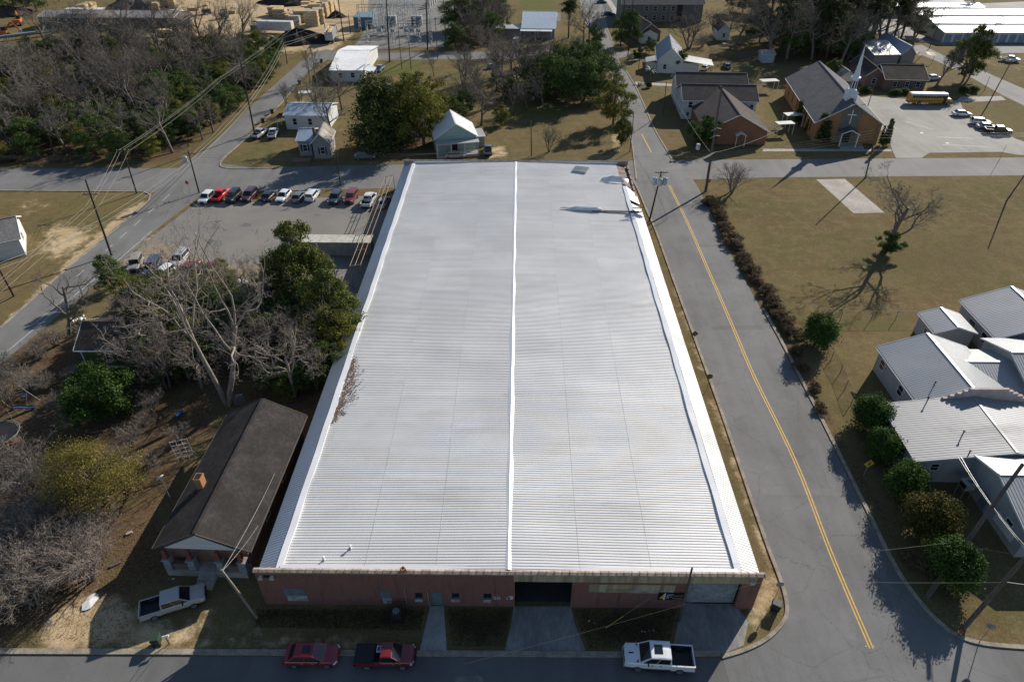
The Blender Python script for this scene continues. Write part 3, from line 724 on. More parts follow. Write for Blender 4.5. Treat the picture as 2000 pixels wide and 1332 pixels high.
t = thing('roof_plank', 'long brown plank lying across the right roof slope', 'plank', wpt(*onroof((1203,413)).xy, roofz(15)+.02), R(-3.5))
b = MB(); b.box(-4.2,4.0,-.22,.22,0,.12); b.build('board', mat('grey_brown_board', (.10,.078,.062), .9, .35, 1.5, (.4,4,4)), t)
t = thing('fallen_cladding', 'brown boards sticking out of the gap in the right roof edge', 'boards', wpt(22.2,76.95,3.75), R(10))
for i in range(4): b = MB(); b.bar((-1.1,-.5+i*.28,.85-.1*i),(.9,-.75+i*.28,.1-.05*i),.24,.05); b.build('board', mat('rotten_board', (.12,.07,.05), .95, .4, 2), t)
t = thing('torn_flap', 'curled white flashing flap torn up at the rear right roof edge', 'metal sheet', wpt(*onroof((1203,353)).xy, roofz(18)+.02), R(-4))
b = MB(); rings = []
for i in range(18):
    q = i/17; x = -2.9+5.3*q; hh = .15+.75*math.sin(q*math.pi)**.7+.06*math.sin(q*19)
    rings.append([(x,-.55-.12*math.sin(q*9),.03),(x,-.15,hh*.55),(x,.35+.1*math.sin(q*7),hh),(x,.38+.1*math.sin(q*7),hh-.04),(x,-.05,hh*.45),(x,-.45,.0)])
b.loft(rings); b.build('flap', FLASH, t)
t = thing('metal_grille', 'flat metal grille lying on the rear of the roof', 'grille', wpt(*onroof((1134,332)).xy, roofz(11)+.03), R(-18))
b = MB(); b.box(-1.4,1.4,-1.3,-1.2,0,.3); b.box(-1.4,1.4,1.2,1.3,0,.18)
for i in range(14): y = -1.15+i*.18; b.box(-1.4,1.4,y,y+.06,.06,.16)
b.build('slats', STEEL, t)
t = tag(MB().build('leaf_litter', mat('roof_leaf_litter', (.17,.115,.085), 1, .5, 6)), 'drift of brown leaves caught on the left roof edge', 'leaf litter', None, 'stuff')
b = MB(); rr = random.Random(5); me0 = t.data
for k in range(520):
    u = rr.random(); yl = onroof((650,700+115*u)).y + rr.gauss(0,.5); x = -XE+.15+abs(rr.gauss(0,1))*(.2+.75*math.sin(u*math.pi)); y = yl; z = roofz(x)+rr.uniform(0,.05); s_ = rr.uniform(.05,.14); a = rr.random()*6.3
    c_, s2 = math.cos(a)*s_, math.sin(a)*s_; p = [wpt(x+c_,y+s2,z), wpt(x-s2,y+c_,z+.03), wpt(x-c_,y-s2,z+.01), wpt(x+s2,y-c_,z+.04)]; b.quad(*p)
o2 = b.build('leaf_litter_tmp', me0.materials[0]); t.data = o2.data; bpy.data.objects.remove(o2); bpy.data.meshes.remove(me0)
# yard things in front
def caged_ac(px):
    t = thing('caged_air_conditioner', 'dark caged air conditioner standing in the bed before the brick front', 'air conditioner', P(*px), 0)
    b = MB(); b.box(-.38,.38,-.38,.38,.1,.85); b.build('case', mat('ac_dark', (.07,.075,.085), .6, .3, 2), t)
    b = MB(); b.lathe([(.32,.86),(.32,.885),(.28,.885),(.28,.87)], n=16); b.build('fan_ring', STEEL, t)
    b = MB()
    for x in (-.75,-.38,0,.38,.75):
        for y in (-.7,.7): b.tube([(x,y,0),(x,y,1.25)], .022, 5)
    for z in (.05,.45,.85,1.25):
        for s in (-.7,.7): b.tube([(-.75,s,z),(.75,s,z)], .02, 5); b.tube([(s*1.07,-.7,z),(s*1.07,.7,z)], .02, 5)
    for x in (-.5,-.25,0,.25,.5): b.tube([(x,-.7,1.25),(x,.7,1.25)], .018, 5)
    b.build('cage', mat('cage_black', (.035,.033,.033), .7, .3, 3), t)
caged_ac((775,1203))
# ---------------------------------------------------------------- houses
STUCCO = mat('pale_stucco', (.42,.42,.43), .9, .12, .6, (1,1,.25), col2=(.31,.305,.295))
WHITEW = mat('white_siding', (.58,.58,.56), .75, .14, .5, (.3,.3,6))
GREYW = mat('grey_siding', (.27,.25,.245), .8, .15, .5, (.3,.3,8))
TEALW = mat('teal_siding', (.30,.42,.38), .8, .15, .5, (.3,.3,8))
GREENW = mat('green_siding', (.055,.10,.022), .8, .2, .5, (.3,.3,8))
TRIM = mat('white_trim', (.62,.62,.6), .6, .15, 1)
CHUB = brickmat('church_orange_brick', (.30,.135,.055), (.36,.17,.075), (.33,.23,.15), 1.3, (.15,.08,.05), .3)
HALLB = brickmat('hall_brick', (.24,.095,.05), (.29,.12,.065), (.25,.17,.13), 1.3, (.12,.06,.04), .4)
DARKB = brickmat('house_brick', (.16,.10,.085), (.2,.13,.11), (.2,.16,.14), 1.2)
SHG = shingle('grey_brown_shingles', (.16,.135,.12)); SHC = shingle('church_grey_shingles', (.135,.135,.14), .18)
SHH = shingle('hall_brown_shingles', (.095,.08,.075), .2); SHD = shingle('dark_shingles', (.085,.07,.06)); SHW = shingle('weathered_pale_shingles', (.36,.33,.28), .5)
SHB = shingle('bungalow_shingles', (.050,.044,.041), .3)
METR = roofmat('grey_ribbed_metal', (.35,.36,.37), .5, .2); METB = roofmat('blue_grey_metal', (.33,.41,.50), .7, .05, .1); METW = roofmat('white_metal', (.74,.74,.74), .45, .15, .1, (.4,.33,.28), .4)
METO = roofmat('old_metal', (.50,.50,.49), .55, .2, .3, (.25,.18,.13), .6)
ALL_H = {}
def ghouse(name, label, cat, rect, he, hr, wallm, roofm, ridge='d', ov=.45, ribs=0, wins=(), door=None, parent=None, rise=0.0, trimm=None, group=None, frame=None):
    """rect = (A, B, depth): roof outline; A front-left, B front-right; ridge 'd' along depth or 'w' along width"""
    A, B, D = rect; A = Vector((A[0],A[1],0)); B = Vector((B[0],B[1],0))
    w = (B-A).length; rz = math.atan2(B.y-A.y, B.x-A.x)
    if parent is None: t = thing(name, label, cat, A, rz, group); OX = Matrix()
    else:
        t = parent; OX = t.matrix_basis.inverted() @ (Matrix.Translation(A) @ Matrix.Rotation(rz,4,'Z'))
    def X(mb):
        if parent is not None: mb.v = [tuple(OX @ Vector(p)) for p in mb.v]
        return mb
    half = w/2 if ridge == 'd' else D/2; pit = (hr-he)/half; zi = he+pit*ov
    x0, x1, y0, y1 = ov, w-ov, ov, D-ov
    b = MB()
    if ridge == 'd':
        for y in (y0, y1): b.quad((x0,y,0),(x1,y,0),(x1,y,zi-.1),(w/2,y,hr-.1),(x0,y,zi-.1))
        b.quad((x0,y0,0),(x0,y1,0),(x0,y1,zi-.1),(x0,y0,zi-.1)); b.quad((x1,y0,0),(x1,y1,0),(x1,y1,zi-.1),(x1,y0,zi-.1))
    else:
        for x in (x0, x1): b.quad((x,y0,0),(x,y1,0),(x,y1,zi-.1),(x,D/2,hr-.1),(x,y0,zi-.1))
        b.quad((x0,y0,0),(x1,y0,0),(x1,y0,zi-.1),(x0,y0,zi-.1)); b.quad((x0,y1,0),(x1,y1,0),(x1,y1,zi-.1),(x0,y1,zi-.1))
    X(b).build('wall', wallm, t)
    b = MB()
    if ridge == 'd': sl_ = [[(0,D,he),(0,0,he),(w/2,0,hr),(w/2,D,hr)], [(w,0,he),(w,D,he),(w/2,D,hr),(w/2,0,hr)]]
    else: sl_ = [[(0,0,he),(w,0,he),(w,D/2,hr),(0,D/2,hr)], [(w,D,he),(0,D,he),(0,D/2,hr),(w,D/2,hr)]]
    for s in sl_: b.slab(s, .14)
    if ribs:
        up = Vector((0,0,.006))
        for s in sl_: b.corr(*[Vector(p)+up for p in s], min(ribs,.34), .022, 1, rw=.14)
    if ridge == 'd': b.bar((w/2,0,hr+.02),(w/2,D,hr+.02),.3,.06)
    else: b.bar((0,D/2,hr+.02),(w,D/2,hr+.02),.3,.06)
    X(b).build('roof', roofm, t)
    for e in (0, 1):
        b = MB()
        if ridge == 'd': y = (-.03, D+.03)[e]; b.bar((0,y,he-.07),(w/2,y,hr-.07),.06,.2); b.bar((w,y,he-.07),(w/2,y,hr-.07),.06,.2)
        else: x = (-.03, w+.03)[e]; b.bar((x,0,he-.07),(x,D/2,hr-.07),.06,.2); b.bar((x,D,he-.07),(x,D/2,hr-.07),.06,.2)
        X(b).build('bargeboard', trimm or TRIM, t)
    for e in ((0,1) if parent is None else ()):
        b = MB()
        if ridge == 'd': x = -.07 if e == 0 else w+.07; b.box(x-.06,x+.06,0,D,he-.2,he-.06)
        else: y = -.07 if e == 0 else D+.07; b.box(0,w,y-.06,y+.06,he-.2,he-.06)
        b.build('gutter', trimm or TRIM, t)
    fr = frame or TRIM
    def sidebox(b, side, u0, u1, z0, z1, d0, d1):
        if side == 'f': b.box(x0+u0, x0+u1, y0-d1, y0-d0, z0, z1)
        if side == 'b': b.box(x0+u0, x0+u1, y1+d0, y1+d1, z0, z1)
        if side == 'l': b.box(x0-d1, x0-d0, y0+u0, y0+u1, z0, z1)
        if side == 'r': b.box(x1+d0, x1+d1, y0+u0, y0+u1, z0, z1)
    for wn_ in wins:
        side, u, z, ww, wh = wn_[:5]
        L_ = (x1-x0) if side in 'fb' else (y1-y0)
        u = u*L_
        b = MB()
        sidebox(b, side, u-ww/2-.09, u-ww/2, z-.09, z+wh+.09, -.05, .05); sidebox(b, side, u+ww/2, u+ww/2+.09, z-.09, z+wh+.09, -.05, .05)
        sidebox(b, side, u-ww/2, u+ww/2, z-.09, z, -.05, .05); sidebox(b, side, u-ww/2, u+ww/2, z+wh, z+wh+.09, -.05, .05)
        if ww > .5: sidebox(b, side, u-ww/2, u+ww/2, z+wh*.48, z+wh*.53, -.02, .035)
        if len(wn_) > 5:
            for s in (-1, 1):
                c = u+s*(ww/2+.3); sidebox(b, side, c-.18, c+.18, z-.05, z+wh+.05, 0.0, .06)
        o = X(b).build('window', fr if len(wn_) <= 5 else [fr], t)
        b = MB(); sidebox(b, side, u-ww/2, u+ww/2, z, z+wh, -.04, .02); X(b).build('pane', WINDOW, o)
        if len(wn_) > 5:
            for s in (-1, 1):
                b = MB(); c = u+s*(ww/2+.3); sidebox(b, side, c-.17, c+.17, z-.06, z+wh+.06, .061, .08)
                X(b).build('shutter', BLACK, o)
    if door:
        side, u, dw, dh, dm = door; L_ = (x1-x0) if side in 'fb' else (y1-y0); u = u*L_
        b = MB(); sidebox(b, side, u-dw/2, u+dw/2, rise, rise+dh, 0, .05); o = X(b).build('door', dm, t)
        b = MB(); sidebox(b, side, u+dw/2-.18, u+dw/2-.08, rise+dh*.45, rise+dh*.5, .05, .1); X(b).build('handle', STEEL, o)
    return t
def rect(pA, pB, pC, z):
    A, B, Cc = P(*pA, z), P(*pB, z), P(*pC, z); d = (B-A).normalized(); n = Vector((-d.y, d.x, 0))
    return (A, B, abs((Cc-A).dot(n)))
def addbox(t, name, m, *boxes):
    b = MB()
    for q in boxes: b.box(*q)
    return b.build(name, m, t)

# brick bungalow beside the warehouse
bg = ghouse('bungalow', 'brown shingled craftsman bungalow beside the left wall of the warehouse', 'house', rect((298,1070),(487,1077),(424,806),3.5), 3.5, 5.9, BRK2, SHB, 'd', .7, trimm=mat('brown_trim', (.10,.08,.07), .8, .2, 1),
            wins=[('l',.3,1.2,1.1,1.5),('l',.55,1.2,1.1,1.5),('l',.8,1.2,1.1,1.5),('r',.3,1.2,1.0,1.4),('r',.6,1.2,1.0,1.4)])
Wb = (P(487,1077,3.5)-P(298,1070,3.5)).length
b = MB(); b.quad((1.1,-.02,3.62),(Wb-1.1,-.02,3.62),(Wb/2,-.02,5.62)); b.quad((1.1,.5,3.62),(Wb-1.1,.5,3.62),(Wb/2,.5,5.62)); b.quad((1.1,-.02,3.62),(Wb-1.1,-.02,3.62),(Wb-1.1,.5,3.62),(1.1,.5,3.62)); b.build('gable_front', WHITEW, bg)
addbox(bg, 'porch_floor', CONC, (.7,Wb-.7,-.5,.69,0,.75))
for x in (1.0, Wb*.36, Wb*.66, Wb-1.0):
    b = MB(); b.loft([[(x-.38,-.45,.75),(x+.38,-.45,.75),(x+.38,.25,.75),(x-.38,.25,.75)],[(x-.3,-.4,2.1),(x+.3,-.4,2.1),(x+.3,.2,2.1),(x-.3,.2,2.1)]]); b.box(x-.42,x+.42,-.48,.3,2.1,2.25)
    pl = b.build('porch_pillar', mat('grey_block', (.26,.27,.28), .9, .25, 2), bg)
    b = MB(); b.loft([[(x-.2,-.3,2.25),(x+.2,-.3,2.25),(x+.2,.1,2.25),(x-.2,.1,2.25)],[(x-.15,-.25,3.45),(x+.15,-.25,3.45),(x+.15,.05,3.45),(x-.15,.05,3.45)]]); b.build('post', mat('red_post', (.22,.07,.05), .7), pl)
addbox(bg, 'porch_rail', DARKB, (1.4,Wb*.36-.4,-.3,-.1,.75,1.5)); addbox(bg, 'porch_rail', DARKB, (Wb*.66+.4,Wb-1.4,-.3,-.1,.75,1.5))
b = MB()
for i in range(4): b.box(Wb*.42,Wb*.6,-.5-.35*(i+1),-.5-.35*i,0,.6-.15*i)
b.build('steps', CONC, bg)
b = MB(); b.box(-.33,.33,-.42,.42,3.9,5.95); b.box(-.37,.37,-.46,.46,5.95,6.12)
ch = b.build('chimney', CHUB, bg); pch = bg.matrix_basis.inverted() @ P(393,945,5.0); ch.location = (pch.x, pch.y, 0)
b = MB(); b.box(-.26,.26,-.34,-.04,6.121,6.16); b.box(-.26,.26,.04,.34,6.121,6.16); o = b.build('flue', BLACK, ch)
t = thing('satellite_dish', 'round white satellite dish on a pole beside the bungalow roof', 'satellite dish', P(338,985), R(150))
b = MB(); b.tube([(0,0,0),(0,0,3.9)], .035, 6); b.build('mast', STEEL, t)
b = MB(); b.lathe([(.0,0),(.2,.02),(.36,.08),(.42,.13),(.44,.13),(.4,.07),(.2,-.01),(.0,-.03)], n=18); o = b.build('dish', WHITE, t); o.location = (.15,0,4.0); o.rotation_euler = (0,R(55),0)
b = MB(); b.tube([(.2,0,3.7),(.75,0,4.0)], .02, 5); b.build('feed_arm', STEEL, t)
t = thing('porch_rack', 'small white ladder rack leaning at the left eave of the bungalow', 'rack', P(366,905), R(20))
b = MB()
for z in (1.2,1.8,2.4,3.0,3.6): b.tube([(-.9,0,z),(.9,.0,z)], .03, 5)
for x in (-.9,-.3,.3,.9): b.tube([(x,.5,0),(x,0,3.7)], .035, 5)
b.build('frame', WHITE, t)
# green house behind the bare trees
gh = ghouse('green_house', 'dark roofed green cottage behind the leafless trees at left', 'house', rect((143,684),(262,684),(182,620),3.3), 3.3, 5.3, GREENW, SHD, 'w', .45, wins=[('f',.5,1.3,.75,1.1)], door=('l',.5,.9,2,WHITE))
addbox(gh, 'corner_board', TRIM, (.43,.6,.41,.449,0,3.3)); addbox(gh, 'foundation', CONC, (.42,10,.43,.448,0,.4))
# corner house at far left
ghouse('corner_house', 'grey roofed white house cut by the left edge of the photo', 'house', (P(40,465,3.4)-Vector((9*math.cos(R(30)),9*math.sin(R(30)),0)), P(40,465,3.4), 9.5), 3.4, 5.4, WHITEW, shingle('pale_grey_shingles', (.23,.22,.21), .15), 'w', .4, wins=[('f',.3,1.2,1,1.3),('r',.5,1.2,1,1.2)])
# grey house with a blue metal wing
gr = ghouse('grey_cottage', 'grey cottage with a worn pale gable roof and a blue metal wing', 'house', rect((606,281),(645,280),(633,256),3.6), 3.6, 5.7, GREYW, SHW, 'd', .35, wins=[('f',.55,1.1,.9,1.5,1),('r',.25,1.1,.9,1.4),('r',.65,1.1,.9,1.4)])
ghouse('', None, None, rect((577,276),(608,276),(584,250),3.5), 3.5, 4.9, GREYW, METB, 'w', .35, 0, wins=[('f',.5,1.1,.9,1.4,1)], parent=gr)
addbox(gr, 'chimney', DARKB, (.2,.75,3.2,3.75,4.2,6.0)); addbox(gr, 'porch_deck', DARKB, (-4.2,-.3,-1.6,-.2,0,.5))
# white house behind it
wb = ghouse('white_cottage', 'low white cottage with a pale blue ribbed roof beside the diagonal street', 'house', rect((552,226),(640,227),(575,200),3.5), 3.5, 4.9, WHITEW, METB, 'w', .3, .4, wins=[('f',.22,1.2,.9,1.5),('f',.58,1.2,.9,1.5)], door=('l',.5,.9,2,BLACK))
addbox(wb, 'side_porch', SHD, (-2.2,.2,.6,3.8,2.7,2.85)); addbox(wb, 'porch_post', TRIM, (-2.1,-1.98,.7,.82,0,2.7), (-2.1,-1.98,3.5,3.62,0,2.7))
# teal house
th = ghouse('teal_house', 'teal bungalow with a bright white metal roof behind the warehouse', 'house', rect((848,273),(934,267),(862,243),3.7), 3.7, 6.9, TEALW, METW, 'd', .4, .5, wins=[('r',.3,1.2,1,1.4),('r',.6,1.2,1,1.4)])
Wt = (P(934,267,3.7)-P(848,273,3.7)).length
addbox(th, 'porch_floor', CONC, (.2,Wt-.2,-2.2,.39,0,.6)); addbox(th, 'porch_roof', METO, (.1,Wt-.1,-2.4,.38,3.2,3.35))
for x in (.4,Wt*.35,Wt*.66,Wt-.4): addbox(th, 'porch_post', TRIM, (x-.08,x+.08,-2.1,-1.94,.6,3.2))
b = MB(); [b.box(Wt*.4+i*.22, Wt*.4+i*.22+.05, -2.1,-2.05,.6,1.4) for i in range(int(Wt*.58/.22))]; b.box(Wt*.4,Wt-.3,-2.12,-2.03,1.4,1.46); b.build('railing', TRIM, th)
addbox(th, 'front_door', BLACK, (Wt*.4,Wt*.52,.33,.38,.6,2.7)); addbox(th, 'rear_addition', METO, (Wt-.3,Wt+2.2,3,8.5,2.4,2.55)); addbox(th, 'addition_wall', GREYW, (Wt-.4,Wt+1.9,3.2,8.3,0,2.4))
# far white-roofed house + carport
fh = ghouse('silver_roofed_house', 'house with a wide silver metal roof near the back street junction', 'house', rect((642,138),(708,138),(647,90),3.3), 3.3, 5.4, WHITEW, METW, 'w', .4, .6, wins=[('f',.3,1.2,1,1.3),('f',.7,1.2,1,1.3)])
b = MB(); b.slab([(9.9,1.2,3.2),(12.8,.2,2.6),(12.8,6,2.6),(9.9,8,3.2)], .1); b.build('carport_roof', METW, fh); addbox(fh, 'carport_post', TRIM, (12.55,12.67,.5,.62,0,2.5),(12.55,12.67,5.6,5.72,0,2.5))
t = thing('garden_shelter', 'small white flat shelter standing beside the diagonal street', 'shelter', P(598,197), 0)
addbox(t, 'roof', METW, (-1.7,1.7,-1.2,1.2,2.2,2.3))
for x in (-1.6,1.5):
    for y in (-1.1,1.0): addbox(t, 'post', TRIM, (x,x+.1,y,y+.1,0,2.2))
# church
chu = ghouse('church', 'orange brick church with a grey gable roof and a white spire', 'church', rect((1592,240),(1729,246),(1507,152),4.5), 4.5, 9.2, CHUB, SHC, 'd', .5,
             wins=[('l',.12+.15*i,1.2,.6,2.9) for i in range(6)]+[('r',.12+.15*i,1.2,.6,2.9) for i in range(6)], frame=mat('bronze_frame', (.09,.07,.05), .5))
Wc = (P(1729,246,4.5)-P(1592,240,4.5)).length
b = MB(); x0, x1 = Wc*.36, Wc*.64; b.quad((x0,.44,0),(x1,.44,0),(x1,.44,7.6),(Wc/2,.44,8.75),(x0,.44,7.6)); b.quad((x0,.44,0),(x0,.55,0),(x0,.55,7.6),(x0,.44,7.6)); b.quad((x1,.44,0),(x1,.55,0),(x1,.55,7.6),(x1,.44,7.6)); b.build('front_panel', mat('taupe_panel', (.17,.155,.13), .85, .15, 1), chu)
b = MB(); b.box(Wc/2-.1,Wc/2+.1,.33,.43,4.4,7.6); b.box(Wc/2-.95,Wc/2-.1,.33,.43,6.4,6.6); b.box(Wc/2+.1,Wc/2+.95,.33,.43,6.4,6.6); b.build('cross', WHITE, chu)
b = MB(); c = Wc/2; b.slab([(c-2.1,-2.6,3.0),(c,-2.6,4.0),(c,.4,4.0),(c-2.1,.4,3.0)], .12); b.slab([(c+2.1,-2.6,3.0),(c,-2.6,4.0),(c,.4,4.0),(c+2.1,.4,3.0)], .12); pr_ = b.build('porch_roof', SHC, chu)
b = MB(); b.bar((c-2.1,-2.64,2.93),(c,-2.64,3.93),.06,.2); b.bar((c+2.1,-2.64,2.93),(c,-2.64,3.93),.06,.2); b.build('bargeboard', WHITE, pr_)
addbox(chu, 'porch_post', WHITE, (c-1.9,c-1.7,-2.4,-2.2,0,3.0),(c+1.7,c+1.9,-2.4,-2.2,0,3.0)); addbox(chu, 'door', BLACK, (c-.9,c+.9,.36,.43,.1,2.5))
sp_ = thing('steeple_tmp','','')
bpy.data.objects.remove(sp_)
stp = MB(); sy = 5.0
stp.box(c-1.15,c+1.15,sy-1.15,sy+1.15,8.0,10.3); stp.loft([[(c-1.35,sy-1.35,10.3),(c+1.35,sy-1.35,10.3),(c+1.35,sy+1.35,10.3),(c-1.35,sy+1.35,10.3)],[(c-.8,sy-.8,10.9),(c+.8,sy-.8,10.9),(c+.8,sy+.8,10.9),(c-.8,sy+.8,10.9)]])
ste = stp.build('steeple', mat('steeple_white', (.66,.68,.72), .5, .06, 1), chu)
b = MB(); b.lathe([(.78,10.9),(.78,13.2),(1.1,13.3),(1.1,13.6),(.75,13.75),(.5,15.2),(.3,17.6),(.03,20.6)], (c,sy,0), 8); b.build('spire', bpy.data.materials['steeple_white'], ste)
b = MB()
for k in range(8):
    a = math.pi/8+k*math.pi/4; r_ = .735; dx, dy = math.cos(a), math.sin(a); px_, py_ = c+dx*r_, sy+dy*r_; tx, ty = -dy*.17, dx*.17
    b.quad((px_-tx,py_-ty,11.2),(px_+tx,py_+ty,11.2),(px_+tx,py_+ty,12.9),(px_-tx,py_-ty,12.9))
b.build('louvre', BLACK, ste)
# church hall: two white wings and a brick gable
hl = ghouse('church_hall', 'white church hall with brown roofs and a brick gable front', 'church hall', (P(1333,196,4.8), P(1483,199,4.8), 10.8), 4.8, 7.3, WHITEW, SHH, 'w', .4, wins=[('f',.1,2.9,.9,1.4),('f',.08,.9,.6,.8),('l',.3,3.2,.7,1.3),('l',.3,.9,.7,1.3),('l',.7,3.2,.7,1.3),('r',.3,3.0,.8,1.3),('f',.94,2.6,.8,1.3)])
dpt = (P(1333,196,4.8), P(1483,199,4.8), 10.8)
A_, B_, D_ = dpt
hallA = P(1376,257,3.1); hallB = P(1500,254,3.1); dirx = (hallB-hallA); ww_ = dirx.length
ghouse('', None, None, (hallA, (hallA.x+ww_*.995, hallA.y-.6), abs(A_.y+D_*.5-hallA.y)), 3.1, 7.0, HALLB, SHH, 'd', .4, parent=hl)
hm = hl.matrix_basis.inverted(); q = hm @ Vector((hallA.x+ww_*.56, hallA.y, 0))
b = MB(); b.slab([(q.x-1.2,q.y-1.5,2.5),(q.x,q.y-1.5,3.1),(q.x,q.y+.5,3.1),(q.x-1.2,q.y+.5,2.5)], .1); b.slab([(q.x+1.2,q.y-1.5,2.5),(q.x,q.y-1.5,3.1),(q.x,q.y+.5,3.1),(q.x+1.2,q.y+.5,2.5)], .1); b.build('porch_canopy', WHITE, hl)
addbox(hl, 'porch_post', WHITE, (q.x-1.05,q.x-.93,q.y-1.4,q.y-1.28,0,2.5),(q.x+.93,q.x+1.05,q.y-1.4,q.y-1.28,0,2.5)); addbox(hl, 'door', BLACK, (q.x-.5,q.x+.5,q.y+.3,q.y+.38,0,2.2))
rw = ghouse('rear_hall', 'second white wing with a brown roof directly behind the church hall', 'church hall', ((A_.x+.6, A_.y+D_+.05), (B_.x+.6, B_.y+D_+.05), 10.6), 4.8, 7.3, WHITEW, SHH, 'w', .4, wins=[('l',.25,3.2,.7,1.3),('l',.7,3.2,.7,1.3),('r',.5,3.0,.8,1.3)])
# linking canopies between hall and church
for (px, w_, d_, z_, lab) in (((1528,262),4.2,2.2,2.6,'flat white walkway canopy between hall and church, nearer the street'),((1545,246),4.5,2.4,2.8,'flat white walkway canopy tucked against the left wall of the church'),((1498,178),5,2.6,2.8,'pale flat canopy behind the hall beside the church')):
    t = thing('walkway_canopy', lab, 'canopy', P(*px), R(8)); addbox(t, 'roof', METO, (-w_/2,w_/2,-d_/2,d_/2,z_,z_+.15))
    for x in (-w_/2+.1, w_/2-.2):
        for y in (-d_/2+.1, d_/2-.2): addbox(t, 'post', WHITE, (x,x+.1,y,y+.1,0,z_))
# metal roofed complex at right: several joined gables, one thing
X0 = 47.9
cx = ghouse('stucco_complex', 'pale stucco building with many joined ribbed metal gable roofs at right', 'building', ((47.9,59.9),(59.7,59.9),11.0), 3.5, 5.7, STUCCO, METR, 'd', .4, .42, wins=[('l',.35,1.3,1.0,1.3),('l',.85,1.3,1.0,1.3)])
ghouse('', None, None, ((43.2,50.6),(63.6,50.0),9.2), 3.4, 5.0, STUCCO, roofmat('pale_ribbed_metal', (.27,.275,.285), .6, .12), 'd', .25, .42, wins=[('f',.12,1.9,.8,.9)], parent=cx)
ghouse('', None, None, ((49.2,40.6),(72,40.4),12.5), 3.6, 5.5, STUCCO, METR, 'w', .4, .42, wins=[('l',.2,1.4,.9,1.2)], parent=cx)
ghouse('', None, None, ((55.6,62.4),(66,62.2),8.4), 3.2, 4.5, STUCCO, METR, 'w', .3, .42, parent=cx)
ghouse('', None, None, ((62.2,61.4),(80,61.2),11.0), 3.8, 5.7, STUCCO, METR, 'w', .4, .42, parent=cx)
hc = cx.matrix_basis.inverted()
q = hc @ Vector((49.55,0,0)); y_ = hc @ Vector((0,42.0,0)); addbox(cx, 'wall_panel', TRIM, (q.x-.06,q.x+.0,y_.y,y_.y+3.0,.9,2.2)); addbox(cx, 'downpipe', TRIM, (q.x-.1,q.x-.0,y_.y+9.8,y_.y+9.9,0,3.4)); y_ = hc @ Vector((0,46.6,0)); addbox(cx, 'side_door', BLUEG, (q.x-.05,q.x,y_.y,y_.y+.95,0,2.1))
b = MB(); yw = 59.3
prof = [(48.9,4.0),(49.6,4.35),(50.3,4.7),(51.0,5.05),(51.7,5.4),(52.4,5.75),(53.0,6.05),(57.5,6.05),(58.1,5.75),(58.8,5.4),(59.5,5.05),(60.2,4.7),(60.9,4.35),(61.6,4.0)]
for i, (x, z) in enumerate(prof[:-1]):
    xx = prof[i+1][0]; zz = max(z, prof[i+1][1]) if i < 6 else z
    p0 = hc @ Vector((x,yw,0)); b.box(p0.x, p0.x+xx-x, p0.y, p0.y+.35, 0, min(z, prof[i+1][1]) if i >= 7 else z)
b.build('stepped_parapet', mat('pinkish_stucco', (.42,.36,.33), .9, .15, 1), cx)
for px, z, lab in (((1823,755),4.4,0),((1810,785),4.2,0),((1878,852),4.3,0),((1890,890),4.0,0)):
    p = hc @ P(*px, z); b = MB(); b.tube([(p.x,p.y,z-.5),(p.x,p.y,z+.75)], .06, 8); b.lathe([(.12,0),(.12,.08),(.02,.12)], (p.x,p.y,z+.72), 8); b.build('vent_pipe', BLACK, cx)
sd_ = ghouse('metal_roofed_shed', 'small stucco shed with a ribbed gable roof at the fence', 'shed', ((57.6,74.6),(63.4,74.5),4.9), 3.0, 4.0, STUCCO, METR, 'd', .25, .36, wins=[('l',.45,1.4,.6,.7)])
ghouse('metal_roofed_wing', 'ribbed grey roofed stucco house at the right edge beyond the shed', 'house', ((64.6,72.6),(77.5,72.4),9.5), 3.5, 5.9, STUCCO, METR, 'd', .4, .42, wins=[('l',.6,1.2,1.3,1.3),('l',.25,1.2,1,1.3)])
t = thing('air_conditioner', 'beige fan topped air conditioner raised on a stand by the stucco wall', 'air conditioner', Vector((P(1893,940,2.35).x, P(1893,940,2.35).y, 0)), R(8))
addbox(t, 'case', mat('ac_beige', (.42,.40,.36), .6, .15, 2, fine=4), (-.55,.55,-.55,.55,1.5,2.35))
b = MB(); b.lathe([(.36,2.351),(.36,2.38),(.3,2.38),(.3,2.36)], (.12,-.1,0), 18); b.build('fan_ring', STEEL, t); b = MB()
for k in range(5): a = k*1.257; b.quad((.12,-.1,2.362),(.12+.28*math.cos(a),-.1+.28*math.sin(a),2.362),(.12+.28*math.cos(a+.7),-.1+.28*math.sin(a+.7),2.375))
b.build('fan_blade', BLACK, t)
for x in (-.5,.45):
    for y in (-.5,.45): addbox(t, 'leg', STEEL, (x,x+.06,y,y+.06,0,1.5))
addbox(t, 'louvre', BLACK, (-.56,-.551,-.45,.45,1.6,2.2))
